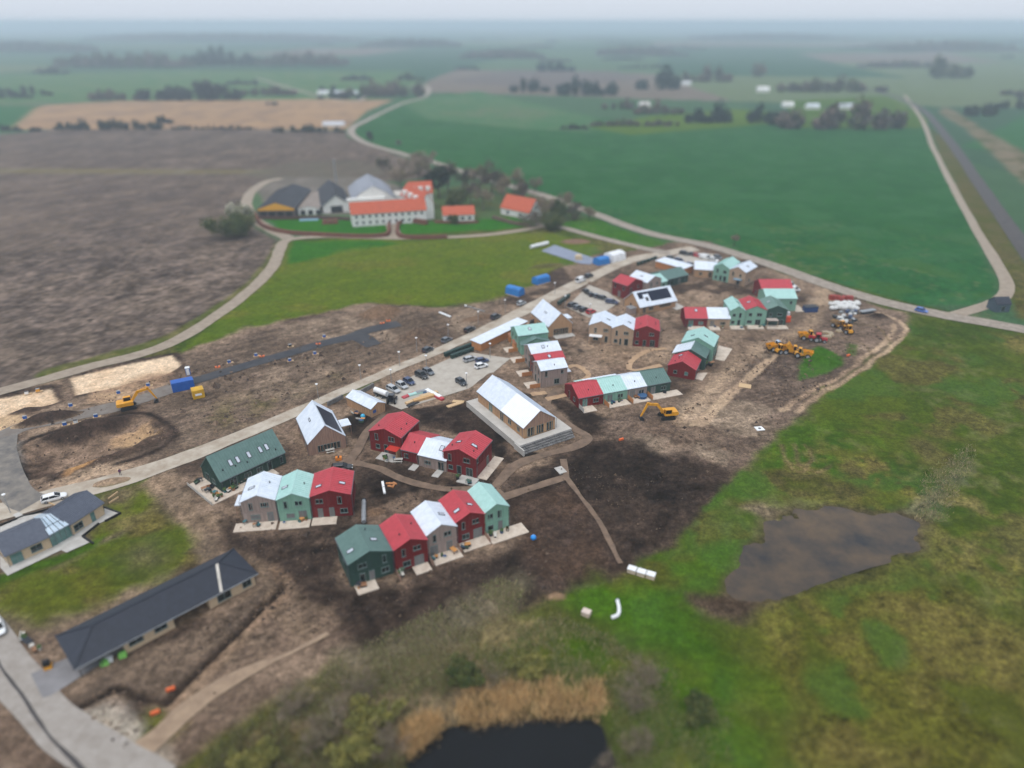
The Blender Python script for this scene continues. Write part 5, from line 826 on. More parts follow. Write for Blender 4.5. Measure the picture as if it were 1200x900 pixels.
for k in range(len(ar2) - 1):
    for yy0, yy1 in ((0.5, 34.5),): b.add([(ar2[k][0], yy0, ar2[k][1]), (ar2[k + 1][0], yy0, ar2[k + 1][1]), (ar2[k + 1][0], yy1, ar2[k + 1][1]), (ar2[k][0], yy1, ar2[k][1])], [(0, 1, 2, 3)])
b.build('roof', mat('grey_arch', (142, 146, 156), 0.6, scale=0.2, rgb2=(120, 124, 134)), T4)
part_box(T4, 'lean_to', WHITEWALL, -3, wa * 0.75, -3.5, -0.05, -0.3, 6.2)
MH = farm('farmhouse', 'long white two-storey farmhouse with an orange tiled roof', (413.5, 266), (500, 260), 9.5, 6.2, 10.6, WHITEWALL, TILE_O, ridge='x', cat='farmhouse', seam=0, ov=0.4, wins=[('F', 0.06 + 0.088 * k, 3.9, 1.2, 1.5, 'win', FRAME_W) for k in range(11)] + [('F', 0.06 + 0.088 * k, 1.0, 1.2, 1.5, 'win', FRAME_W) for k in range(10)])
MW = farm('farmhouse', 'tall white farmhouse wing with an orange roof and white dormers beside the small cottage', (494, 258), (509, 256), 26, 8.0, 13.0, WHITEWALL, TILE_O, ridge='y', cat='farmhouse', seam=0, ov=0.4, da=R(0))
for k in range(3): part_box(MW, 'dormer', WHITEWALL, -0.3, 2.2, 6 + k * 7, 9 + k * 7, 8.3, 10.6)
MT = farm('farm_lodge', 'orange-roofed cross wing with dormers behind the long farmhouse', (481, 246), (508, 244.5), 9, 8.5, 13.5, WHITEWALL, TILE_O, ridge='x', cat='farmhouse', seam=0, ov=0.3)
for k in range(3): part_box(MT, 'dormer', WHITEWALL, 1.0 + k * 3.9, 3.2 + k * 3.9, 0.4, 3.4, 9.4, 11.4)
SH = farm('cottage', 'small white cottage with an orange roof between the farmhouse and the right-hand house', (520, 260), (556, 258.5), 8, 3.4, 6.6, WHITEWALL, TILE_O, ridge='x', cat='cottage', seam=0, ov=0.4, wins=[('F', 0.15, 0.8, 1.6, 1.3, 'win'), ('F', 0.42, 0.1, 1.3, 2.2, 'door'), ('F', 0.62, 0.8, 1.6, 1.3, 'win'), ('F', 0.85, 0.8, 1.6, 1.3, 'win')])
RH = farm('farmhouse', 'white house with a half-hipped orange roof at the right of the farm', (587, 250.5), (620, 257.5), 10, 3.6, 9.2, WHITEWALL, TILE_O, ridge='x', cat='house', seam=0, ov=0.4, wins=[('F', 0.25, 0.8, 1.8, 1.4, 'win'), ('F', 0.7, 0.8, 1.8, 1.4, 'win'), ('R', 0.5, 0.1, 2.0, 2.4, 'door', mat('red_door', (150, 40, 44), 0.6)), ('R', 0.5, 4.4, 1.4, 1.4, 'win')])
farm('farm_shed', 'low pale shed left of the long farmhouse wing, behind the gambrel barn', (464, 236), (481, 235), 12, 3, 4.4, WHITEWALL, mat('pale_roof', (190, 184, 176), 0.8, scale=0.4), ridge='x', cat='shed', seam=0)
MF = at(394, 214); root = thing('farm_mast', MF, 0, 'slim grey mast standing behind the farm barns', 'mast'); b = MB(); b.tube((0, 0, -0.3), (0, 0, 13), 0.5, 0.3); b.build('pole', STEEL, root); b = MB(); b.tube((0, 0, 13.01), (0, 0, 13.6), 0.8, 0.6); b.build('cap', STEEL, root)
HED = mat('beech_hedge', (122, 78, 58), 0.95, scale=1.2, rgb2=(84, 52, 42), bump=0.1)
def leafcloud(b, pts, n, rad, size, zb=0.0, flat=1.0, mi=None):
    """scattered leaf-sized faces round a list of (x, y, z, rx, ry, rz) blobs"""
    for (x, y, z, rx, ry, rz_) in pts:
        for _ in range(n):
            while True:
                p = (random.uniform(-1, 1), random.uniform(-1, 1), random.uniform(-1, 1)); d = p[0] ** 2 + p[1] ** 2 + p[2] ** 2
                if 0.12 < d < 1: break
            c = Vector((x + p[0] * rx, y + p[1] * ry, max(0.05, z + p[2] * rz_))); s = size * random.uniform(0.6, 1.4)
            a_ = random.uniform(0, 6.28); t_ = random.uniform(-0.9, 0.9); e1 = Vector((math.cos(a_) * math.cos(t_), math.sin(a_) * math.cos(t_), math.sin(t_))) * s
            e2 = Vector((-math.sin(a_), math.cos(a_), random.uniform(-.6, .6))).normalized() * s * 0.8
            b.add([c - e1 - e2 * 0.4, c + e2, c + e1 - e2 * 0.3], [(0, 1, 2)], 0 if mi is None else random.randrange(mi))
def hedge(pts, h, w, label, m=HED, group=None, name='hedge', dens=14):
    P = smooth_line(ats(pts), 2.0); o0 = P[0]; root = thing(name, (o0[0], o0[1], 0), 0, label, 'hedge', group); b = MB()
    for i in range(len(P) - 1):
        d = P[i + 1] - P[i]; L = np.linalg.norm(d); c = (P[i] + P[i + 1]) / 2 - o0; b.cbox((c[0], c[1], h * 0.45), (L + 0.2, w, h * 0.9), rz=math.atan2(d[1], d[0]), taper=w * 0.12)
    leafcloud(b, [(q[0] - o0[0], q[1] - o0[1], h * 0.55, 1.3, w * 0.6, h * 0.55) for q in P], dens, 1, 0.28); b.build('foliage', m, root, fix=False); return root
hedge([(299, 250), (304, 262), (316, 269), (340, 274), (370, 276), (410, 278), (440, 278), (455, 275), (456, 264)], 1.8, 1.6, 'long rusty beech hedge round the left farm lawn')
hedge([(467, 263), (466, 274), (474, 279), (500, 280), (524, 279)], 1.8, 1.6, 'rusty beech hedge right of the farm entrance')
hedge([(468, 262), (480, 260), (500, 263)], 2.2, 2.5, 'short thick rusty hedge in front of the farmhouse corner'); hedge([(378, 262), (396, 261)], 2.0, 4, 'short rusty hedge block on the left farm lawn')
hedge([(300, 256), (330, 257), (376, 256), (410, 258)], 1.4, 1.4, 'dark red hedge along the front of the farm barns', mat('dark_hedge', (82, 56, 52), 0.95, scale=1.2))
hedge([(510, 261), (540, 262), (560, 261)], 1.2, 1.2, 'low hedge in front of the small white cottage')
hedge([(578, 256), (600, 262), (622, 266)], 1.6, 2.0, 'brown hedge below the half-hipped farm house', mat('brown_hedge', (92, 76, 58), 0.95, scale=1.2))
root = thing('swimming_cover', at(362, 258), R(8), 'pale blue flat garden cover on the left farm lawn', 'cover'); part_box(root, 'sheet', mat('pale_blue', (126, 168, 186), 0.6), -4.5, 4.5, -1.4, 1.4, 0.0, 0.35)
# far farms: pale and dark sheds
FAR = ((392, 112, 30, 12, 5, (196, 204, 214)), (372, 111, 16, 10, 4, (206, 210, 214)), (378, 148, 20, 10, 3, (196, 200, 208)), (800, 100, 14, 8, 5, (206, 208, 210)), (888, 108, 16, 10, 6, (222, 222, 220)), (946, 128, 14, 9, 5, (196, 204, 212)), (918, 126, 12, 9, 5, (214, 214, 212)), (984, 128, 16, 9, 5, (190, 196, 206)), (750, 126, 12, 9, 5, (196, 190, 186)))
for k, (px, py, wd, dp, hh, c) in enumerate(FAR):
    P = gat(px, py); g = gable_house('distant_house', ['long white-roofed farm shed far off by the stubble field', 'small pale shed left of the far white-roofed farm shed', 'pale shed at the edge of the stubble field hedge', 'distant pale house among the woods behind the green field', 'white house among trees near the railway curve', 'pale blue-roofed house beyond the dark conifers', 'white house just right of the dark conifer row', 'pale house in the brown wood by the railway', 'small house at the end of the far hedgerow'][k], 'house', None, (P.x, P.y), R(random.uniform(-8, 8)), wd, dp, hh * 0.6, hh * 1.15, WHITEWALL, mat('far_roof_%d' % k, c, 0.7, scale=0.2), ridge='x', px=False, seam=0, battens=False, base=P.z)
P = at(1148, 361); g = gable_house('trackside_hut', 'dark slate hut with a pale base beside the railway lane', 'hut', None, (1166, 366), R(5), 5.0, 4.5, 2.8, 4.6, mat('slate_wall', (70, 84, 96), 0.7), TILE_D, ridge='x', seam=0, battens=False, wins=[('F', 0.5, 0.1, 1.4, 2.0, 'dbl')])

# ------------------------------------------------------------------ vehicles
TYRE = mat('tyre', (30, 30, 32), 0.85, scale=2); RIM = mat('rim', (150, 152, 156), 0.4, scale=2); CGLASS = mat('car_glass', (26, 31, 36), 0.12, scale=0.5, spec=0.18); LIGHTM = mat('headlight', (214, 216, 214), 0.2, scale=2); TAILM = mat('tail_light', (140, 24, 24), 0.3, scale=2)
YELLOW = mat('machine_yellow', (226, 160, 34), 0.45, scale=0.8, rgb2=(196, 136, 30)); CARCOL = {'white': (226, 228, 230), 'silver': (168, 172, 176), 'grey': (92, 98, 106), 'dark': (40, 46, 54), 'black': (24, 25, 28), 'blue': (40, 58, 96), 'bright blue': (34, 92, 178), 'red': (186, 40, 46)}
for k_, c_ in CARCOL.items(): mat('paint_' + k_, c_, 0.3, scale=0.6, var=0.04, coat=0.6)
def wheel(root, x, y, r, w_, name='wheel'):
    b = MB(); b.tube((x, y - w_ / 2, r), (x, y + w_ / 2, r), r, n=14); o = b.build(name, TYRE, root); q = MB(); s = 1 if y > 0 else -1
    q.tube((x, y + s * (w_ / 2 + 0.004) - s * 0.03, r), (x, y + s * (w_ / 2 + 0.02), r), r * 0.62, n=12); q.build('rim', RIM, o); return o
def car(px, ang, colour, label, kind='hatch', group='cars', cat='car', px2=None):
    P = at(*px, 0.045) if not isinstance(px, Vector) else px
    root = thing('parked_car', P, ang, label, cat, group); L = {'hatch': 4.1, 'wagon': 4.7, 'suv': 4.6, 'van': 5.0}[kind] / 2; H = {'hatch': 1.5, 'wagon': 1.48, 'suv': 1.75, 'van': 1.95}[kind]; wd = 0.9 if kind != 'van' else 0.98; bh = 0.92 if kind in ('hatch', 'wagon') else 1.05
    st = [(-L, .42, .62, bh - .22), (-L + .06, .3, .82, bh - .06), (-L + .35, .26, .97, bh + .0), (-L * .3, .24, 1.0, bh), (L * .3, .24, 1.0, bh - .02), (L - .75, .26, .98, bh - .1), (L - .2, .3, .86, bh - .24), (L, .4, .66, bh - .42)]
    b = MB(); vs = []; n = 8
    for x, z0, k, z1 in st:
        hw = wd * k; vs += [(x, -hw * .92, z0), (x, -hw, z0 + .16), (x, -hw, z1 - .12), (x, -hw * .86, z1), (x, hw * .86, z1), (x, hw, z1 - .12), (x, hw, z0 + .16), (x, hw * .92, z0)]
    fs = [(i * n + j, i * n + (j + 1) % n, (i + 1) * n + (j + 1) % n, (i + 1) * n + j) for i in range(len(st) - 1) for j in range(n)] + [tuple(range(n))[::-1], tuple(range((len(st) - 1) * n, len(st) * n))]
    b.add(vs, fs)
    rear = {'hatch': .18, 'wagon': .12, 'suv': .14, 'van': .08}[kind]; c0, c1, c2, c3 = -L + rear, -L + rear + .42, L * .12, L * .52
    if kind == 'van': c2, c3 = L * .42, L * .72
    tw = wd * .78; bwid = wd * .9
    b.add([(c1, -tw, H - .05), (c2, -tw, H - .05), (c2, tw, H - .05), (c1, tw, H - .05), (c1 + .06, -tw * .88, H), (c2 - .06, -tw * .88, H), (c2 - .06, tw * .88, H), (c1 + .06, tw * .88, H)], [(3, 2, 1, 0), (4, 5, 6, 7), (0, 1, 5, 4), (1, 2, 6, 5), (2, 3, 7, 6), (3, 0, 4, 7)])
    for s in (-1, 1):                                  # pillars
        for x0, x1 in ((c0, c1), ((c1 + c2) / 2, (c1 + c2) / 2), (c3, c2)): b.tube((x0, s * (bwid + .01), bh - .04), (x1, s * (tw + .01), H - .04), 0.055, n=5)
        if kind == 'van': b.add([(c0, s * (bwid + .012), bh), (c2 - .5, s * (bwid + .012), bh), (c2 - .5, s * (tw + .012), H - .05), (c1, s * (tw + .012), H - .05)], [(0, 1, 2, 3)])
    b.build('body', MATS['paint_' + colour], root, smooth=False); g = MB()
    zb = bh - .06; zt = H - .052
    g.add([(c0, -bwid, zb), (c3, -bwid, zb), (c3, bwid, zb), (c0, bwid, zb), (c1, -tw, zt), (c2, -tw, zt), (c2, tw, zt), (c1, tw, zt)], [(3, 2, 1, 0), (4, 5, 6, 7), (0, 1, 5, 4), (1, 2, 6, 5), (2, 3, 7, 6), (3, 0, 4, 7)]); g.build('window', CGLASS, root)
    for x in (-L * .62, L * .62):
        for s in (-1, 1): wheel(root, x, s * (wd - .1), .32, .22)
    for s in (-1, 1):
        part_box(root, 'headlight', LIGHTM, L - .2, L - .02, s * wd * .58 - .13, s * wd * .58 + .13, bh - .42, bh - .27); part_box(root, 'tail_light', TAILM, -L - .005, -L + .06, s * wd * .56 - .12, s * wd * .56 + .12, bh - .3, bh - .12)
    return root
lane = lambda x, y: angp((x - 12, y + 6.2), (x + 12, y - 6.0))
GC = 'cars parked along the lane and in the car parks'
for px, p1, p2, c, kd, lb in (
    ((501.5, 411.5), (480, 421), (520, 402), 'dark', 'hatch', 'dark hatchback on the lane, nearest the car park entrance'), ((523.5, 400), (500, 411), (545, 390), 'grey', 'hatch', 'dark grey car second along the lane, just above the dark hatchback'),
    ((550.5, 387.6), (530, 397), (570, 378), 'black', 'wagon', 'black estate car on the lane beside the long carport'), ((581, 373), (560, 383), (600, 364), 'dark', 'suv', 'dark car on the lane uppermost of the roadside four'),
    ((461, 458), (453, 453), (469, 461), 'silver', 'wagon', 'silver estate car next to the white tank in the car park'), ((471, 453.5), (463, 449), (478, 457), 'silver', 'hatch', 'grey silver hatchback between silver estate and dark blue car'),
    ((479.5, 449), (472, 445), (487, 453), 'blue', 'hatch', 'dark blue hatchback in the row by the kerb'), ((494, 442), (485, 438), (502, 446), 'black', 'suv', 'black off-roader in the car park row by the lane'), ((502, 437.5), (494, 434), (510, 442), 'grey', 'hatch', 'grey car half hidden behind the black off-roader'),
    ((540.5, 449.5), (532, 444), (548, 454), 'dark', 'hatch', 'lone dark hatchback near the hall corner of the car park'), ((551.5, 422.5), (541, 425), (562, 419.5), 'silver', 'wagon', 'silver estate car beside the green bins'), ((565, 424.5), (556, 426), (574, 423), 'blue', 'hatch', 'dark blue car between the silver estate and the white car'), ((564, 430.5), (554, 433), (574, 428), 'white', 'hatch', 'white car in the car park beside the dark blue one'),
    ((686, 342.5), (690, 346), (682, 339), 'black', 'hatch', 'black car in the far corner of the second car park, behind another black car'), ((691, 346), (695, 350), (687, 343), 'black', 'wagon', 'black estate car in front of another in the corner of the second car park'), ((706.5, 351), (700, 349), (713, 352), 'dark', 'hatch', 'dark car alone near the middle right of the second car park'), ((717, 355.4), (710, 354), (725, 356), 'blue', 'wagon', 'dark blue estate car by the red house side of the second car park'),
    ((671, 358.5), (664, 361), (678, 355), 'dark', 'wagon', 'dark estate car at the gabled-house end of the row of four'), ((677.2, 361.8), (670, 364), (684, 359), 'grey', 'hatch', 'grey car second in the row of four in the second car park'), ((684.3, 364.2), (677, 367), (691, 361.5), 'dark', 'hatch', 'dark teal car just beside the red car'), ((692.6, 366.8), (685, 369.5), (700, 364), 'red', 'hatch', 'bright red car at the end of the row of four'),
    ((680.5, 330), (668, 335), (693, 325), 'white', 'van', 'white van parked on the lane above the second car park'), ((690, 325), (680, 329.5), (700, 321), 'dark', 'suv', 'dark car just behind the white van on the lane'),
    ((786, 303.8), (778, 301), (794, 306), 'dark', 'hatch', 'dark car behind the far white carport roof'), ((796, 306.5), (788, 304), (804, 309), 'blue', 'wagon', 'dark blue car at the end of the far carport'), ((809, 312.5), (801, 311), (816, 314), 'blue', 'suv', 'blue car by the gable of the far timber house'), ((811, 299.5), (803, 298), (819, 301), 'black', 'hatch', 'black car in the back row of the far car park'), ((816.5, 300.8), (809, 299), (824, 303), 'red', 'hatch', 'red car in the back row of the far car park'), ((821.5, 302), (814, 300), (829, 304), 'white', 'hatch', 'white car beside the red one in the far car park'), ((827, 303.4), (819, 302), (834, 305), 'white', 'van', 'white van in the back row of the far car park'), ((836, 305.8), (829, 304), (843, 308), 'white', 'wagon', 'white estate car at the mint-house end of the far car park'),
    ((1079.5, 365.5), (1060, 361), (1100, 370), 'bright blue', 'hatch', 'bright blue car driving on the country road'), ((64, 585.5), (40, 592), (88, 579), 'white', 'wagon', 'white estate car on the lane above the cream bungalow'), ((-1, 738), (-6, 720), (4, 752), 'white', 'hatch', 'white car cut by the picture edge near the estate road'), ((401, 550), (390, 551), (412, 549), 'black', 'wagon', 'black car behind the red house with two skylights'),
    ((841, 303), (834, 301), (848, 305), 'grey', 'hatch', 'grey car at the very end of the far car park back row'), ((802, 298.5), (794, 297), (810, 300), 'dark', 'suv', 'dark off-roader beside the black car in the far back row'), ((697.5, 348), (701, 352), (693, 345), 'grey', 'hatch', 'grey car third along the corner row of the second car park'), ((611, 357), (600, 362), (622, 351.5), 'silver', 'hatch', 'silver car on the lane above the gabled timber house'), ((929, 341), (920, 341), (938, 341), 'white', 'van', 'white van behind the long red house by the country road'), ((924, 336), (915, 335), (933, 337), 'silver', 'van', 'silver van behind the long red house, further back')):
    car(px, angp(p1, p2), c, lb, kd, GC)
# ------------------------------------------------------------------ machines
def excavator(px, heading, label, boomlift=1.0, mirror=1):
    P = gat(*px); root = thing('excavator', P, heading, label, 'excavator', 'yellow excavators')
    for s in (-1, 1):
        b = MB(); b.prism([(-1.9, .35), (-1.55, .0), (1.55, .0), (1.9, .35), (1.6, .85), (-1.6, .85)], s * 1.2 - .3, s * 1.2 + .3, 'y')
        for k in range(12): b.box(-1.6 + k * .27, -1.5 + k * .27, s * 1.2 - .32, s * 1.2 + .32, .85, .9)
        b.build('track', BLACK, root)
    b = MB(); b.box(-1.0, 1.0, -.9, .9, .4, .95); b.tube((0, 0, .95), (0, 0, 1.15), .7, n=14); b.build('undercarriage', DARKM, root)
    b = MB(); b.box(-2.2, 1.3, -1.3, -.2, 1.151, 2.1); b.box(-2.2, -.9, -.199, 1.3, 1.151, 2.15); b.prism([(-2.2, 1.2), (-2.2, 2.1), (-2.5, 2.0), (-2.6, 1.6), (-2.5, 1.25)], -1.25, 1.25, 'y'); b.box(-.899, .4, -.199, .35, 1.151, 1.6); b.build('body', YELLOW, root)
    b = MB(); b.box(-.8, .95, .4, 1.3, 1.16, 1.75); b.box(-.8, .95, .4, 1.3, 2.8, 2.9, taper=.04)
    for x, y in ((-.75, .45), (.9, .45), (-.75, 1.25), (.9, 1.25)): b.box(x - .05, x + .05, y - .05, y + .05, 1.751, 2.799)
    c = b.build('cab', YELLOW, root); b = MB(); b.box(-.78, .93, .43, 1.27, 1.752, 2.798); b.build('window', CGLASS, c)
    b = MB()
    def arm(p, q, w0, w1, m=0):
        d = Vector((q[0] - p[0], 0, q[1] - p[1])).normalized(); nn = Vector((-d.z, 0, d.x)); vs = []
        for pt, ww in ((p, w0), (q, w1)):
            for y in (-.18, .18):
                for s in (-1, 1): vs.append((pt[0] + nn.x * ww * s, y + .0, pt[1] + nn.z * ww * s))
        return vs, [(0, 1, 3, 2), (4, 5, 7, 6), (0, 1, 5, 4), (2, 3, 7, 6), (0, 2, 6, 4), (1, 3, 7, 5)]
    pv = [(1.0, 1.7), (2.8, 4.0 * boomlift), (5.4, 4.3 * boomlift), (6.8, 1.0)]
    b.add(*arm(pv[0], pv[1], .28, .36)); b.add(*arm((2.75, 3.98 * boomlift), pv[2], .355, .2)); b.build('boom', YELLOW, root)
    b = MB(); b.add(*arm((5.1, 4.75 * boomlift), pv[3], .26, .15)); b.tube((3.6, .22, 4.4 * boomlift), (5.1, .22, 4.9 * boomlift), .08); b.build('arm', YELLOW, root)
    b = MB(); b.prism([(6.7, 1.15), (7.1, .9), (7.0, .2), (6.3, -.05), (5.9, .25), (6.3, .9)], -.55, .55, 'y'); b.build('bucket', DARKM, root); return root
excavator((781, 489), angp((781, 489), (747, 492)), 'big yellow excavator digging by the four low cottages')
excavator((151, 478), angp((151, 478), (180, 472)), 'yellow excavator beside the excavation pit and sand pad')
def dumper(px, heading, label, tip=0.0, cabm=None, cname='site_dumper', s_=1.0, skip=YELLOW):
    P = gat(*px); root = thing(cname, P, heading, label, 'site vehicle', 'yellow site vehicles')
    for x, r in ((-1.3, .75), (1.5, .75)):
        for y in (-1, 1): wheel(root, x, y, r, .5)
    b = MB(); b.box(-2.2, -.2, -.75, .75, .7, 1.5, taper=.1); b.box(-.199, 2.2, -.5, .5, .6, .95); b.build('chassis', YELLOW, root)
    b = MB(); b.box(-1.3, -.35, -.65, .65, 2.75, 2.87)
    for x in (-1.25, -.4):
        for y in (-.6, .6): b.box(x - .05, x + .05, y - .05, y + .05, 1.45, 2.749)
    c = b.build('cab', cabm or YELLOW, root); b = MB(); b.box(-1.24, -.41, -.59, .59, 1.5, 2.74); b.build('window', CGLASS, c)
    M = Matrix.Translation((.4, 0, 1.0)) @ Matrix.Rotation(-tip, 4, 'Y'); b = MB()
    vs = [(-.1, -.9, .0), (2.0, -.9, .0), (2.5, -1.1, 1.1), (-.4, -1.1, 1.2), (-.1, .9, 0), (2.0, .9, 0), (2.5, 1.1, 1.1), (-.4, 1.1, 1.2)]
    b.add([M @ Vector(v) for v in vs], [(0, 1, 5, 4), (0, 3, 2, 1), (4, 5, 6, 7), (1, 2, 6, 5), (0, 4, 7, 3)]); b.build('skip', skip, root); return root
WB = mat('cab_pale_blue', (170, 190, 214), 0.4)
dumper((907.5, 410.5), R(200), 'yellow loader with a pale blue cab at the dark soil heap', cabm=WB); dumper((916, 413), R(20), 'yellow dumper behind the pale-cabbed loader'); dumper((927, 414.5), R(160), 'yellow dump truck with its body tipped up', tip=0.9); dumper((939.5, 419.5), R(-20), 'yellow-roofed dumper beside the green mound')
RT = mat('tractor_red', (176, 36, 44), 0.45)
def tractor(px, heading, label):
    P = gat(*px); root = thing('tractor', P, heading, label, 'tractor')
    for x, y, r in ((-1.1, .95, .85), (-1.1, -.95, .85), (1.2, .8, .55), (1.2, -.8, .55)): wheel(root, x, y, r, .42)
    b = MB(); b.box(-.3, 2.0, -.42, .42, .8, 1.6, taper=.08); b.box(-1.6, -.301, -.5, .5, .8, 1.3); b.build('body', RT, root)
    b = MB(); b.box(-1.5, -.2, -.7, .7, 2.55, 2.68)
    for x in (-1.42, -.28):
        for y in (-.62, .62): b.box(x - .05, x + .05, y - .05, y + .05, 1.3, 2.549)
    c = b.build('cab', RT, root); b = MB(); b.box(-1.42, -.28, -.6, .6, 1.31, 2.54); b.build('window', CGLASS, c); return root
tractor((955, 399), R(160), 'red tractor with a cab on the mud below the bag store'); tractor((961, 400.5), R(-20), 'second red tractor parked nose to nose by the bag store')
dumper((945.5, 397), R(180), 'small yellow roller by the red tractors'); dumper((983, 384.5), R(120), 'yellow forklift with an orange skip in the bag store', skip=mat('brown_skip', (150, 120, 80), 0.8)); dumper((992, 389.5), R(100), 'yellow-capped loader at the lower edge of the bag store', skip=mat('dark_brown_skip', (92, 66, 48), 0.8))
# tank trailer and telehandler in the first car park
root = thing('tank_trailer', at(447, 464.5, 0.04), angp((440, 460), (456, 466)), 'white cylindrical tank on a trailer by the timber shed', 'trailer'); b = MB(); b.tube((-2.2, 0, 1.4), (2.2, 0, 1.4), .75, n=16); b.build('tank', WHITE, root)
b = MB(); b.box(-2.4, 2.8, -.7, .7, .5, .65); b.build('chassis', DARKM, root)
for x in (-1.0, 1.0):
    for y in (-.8, .8): wheel(root, x, y, .4, .25)
root = tractor((460, 470.5), angp((455, 480), (464, 460)), 'dark compact loader parked beside the tank trailer')
for ch in root.children:
    if ch.name.startswith(('body', 'cab')): ch.data.materials[0] = MATS['paint_dark']
# ------------------------------------------------------------------ containers, tarpaulins, toilets
def container(pa, pb, W, h, m, label, cat='container'):
    A, B = at(*pa), at(*pb); ang = math.atan2(B.y - A.y, B.x - A.x); L = (B - A).length; root = thing('shipping_container', A, ang, label, cat); b = MB(); b.box(0, L, 0, W, 0.02, h)
    n = int(L / .4)
    for k in range(n): b.box(k * L / n + .05, k * L / n + .2, -.05, -.001, .15, h - .15)
    for k in range(int(L / .5)): b.box(k * .5 + .1, k * .5 + .25, .1, W - .1, h + .001, h + .04)
    b.build('body', m, root)
    for k in range(2): part_box(root, 'door', m, L + .002, L + .06, .1 + k * W / 2, W / 2 - .06 + k * W / 2, .15, h - .12)
    b = MB()
    for y in (.5, W / 2 - .25, W / 2 + .25, W - .5): b.tube((L + .1, y, .2), (L + .1, y, h - .2), .03, n=5)
    b.build('lock_bar', STEEL, root); return root
container((203, 460.5), (228.5, 455), 2.5, 2.6, mat('container_blue', (34, 96, 182), 0.5, scale=0.6, rgb2=(28, 82, 160)), 'bright blue steel container on the new site road')
root = container((227, 468.5), (240.5, 465.5), 2.6, 2.4, mat('skip_yellow', (212, 168, 40), 0.5, scale=0.6, rgb2=(190, 146, 34)), 'yellow box container with a white plate beside the blue container'); part_box(root, 'plate', WHITE, .6, 2.2, -.09, -.055, .9, 1.5)
def tarp(px, ang, L, W, h, m, label, base=True):
    P = gat(*px); root = thing('tarpaulin_stack', P, ang, label, 'covered stack', 'tarpaulin-covered stacks by the lane'); b = MB(); st = []; n = 9
    for i, t in enumerate((-.5, -.48, -.2, .1, .35, .48, .5)):
        k = .6 if abs(t) == .5 else 1; kk = random.uniform(.92, 1.05)
        st += [(t * L, -W / 2 * 1.05, .12), (t * L, -W / 2, h * .5), (t * L, -W * .46, h * .85 * k * kk), (t * L, -W * .2, h * k * kk), (t * L, W * .2, h * k), (t * L, W * .46, h * .86 * k), (t * L, W / 2, h * .5), (t * L, W / 2 * 1.05, .12), (t * L, 0, .1)]
    b.add(st, [(i * n + j, i * n + (j + 1) % n, (i + 1) * n + (j + 1) % n, (i + 1) * n + j) for i in range(6) for j in range(n)] + [tuple(range(n)), tuple(range(6 * n, 7 * n))]); b.build('tarpaulin', m, root)
    part_box(root, 'pallet_base', WOODP, -L * .45, L * .47, -W * .6, W * .45, -.1, .09); return root
TB = mat('tarp_blue', (38, 120, 190), 0.5, scale=0.7, rgb2=(28, 100, 168)); tarp((603.5, 344.5), angp((594, 341), (613, 346)), 6.2, 3.4, 3.0, TB, 'blue tarpaulin stack nearest the lane car, lowest of the three'); tarp((634, 331), angp((624, 333), (645, 327)), 6.6, 3.2, 2.8, TB, 'blue tarpaulin stack on the meadow edge, middle one of three'); tarp((704.5, 309), angp((697, 310), (712, 307)), 5.6, 4.0, 3.0, TB, 'blue tarpaulin stack beside the white covered one')
root = tarp((720, 304.5), angp((710, 306.5), (731, 301)), 8.0, 5.0, 3.6, mat('tarp_white', (226, 228, 232), 0.5, scale=0.7), 'large white covered stack with a red end beside the lane'); part_box(root, 'end_panel', mat('orange_red', (214, 76, 44), 0.6), 3.9, 4.6, -1.8, 1.8, .1, 2.3)
b = MB(); P = ats([(636, 293), (652, 288), (702, 305), (690, 309)]); sheet('gravel_pad', [(634, 294), (650, 287), (700, 304), (692, 310), (680, 309)], mat('pad_grey', (134, 142, 160), 0.85, scale=0.3, rgb2=(118, 126, 144)), 0.06, 'grey-blue gravel pad laid on the meadow')
def simple(name, px, ang, label, cat, parts, group=None, z=None):
    P = gat(*px); P.z = P.z if z is None else z; root = thing(name, P, ang, label, cat, group)
    for pn, m, *a in parts: part_box(root, pn, m, *a)
    return root
root = thing('membrane_roll', at(632, 289), angp((619, 291), (644, 285)), 'long white roll of membrane at the end of the gravel pad', 'roll'); b = MB(); b.tube((-5, 0, .8), (5, 0, .8), .8, n=12); b.build('roll', WHITE, root); b = MB(); b.tube((-5.3, 0, .8), (5.3, 0, .8), .2, n=8); b.build('core', DARKM, root)
simple('site_toilet', (221, 438.5), R(20), 'narrow blue and white site toilet behind the blue container', 'toilet', [('cabin', MATS['container_blue'], -.55, .55, -.55, .55, 0, 2.1), ('roof', WHITE, -.6, .6, -.6, .6, 2.101, 2.25), ('door', WHITE, -.4, .4, -.6, -.551, .1, 1.95)])
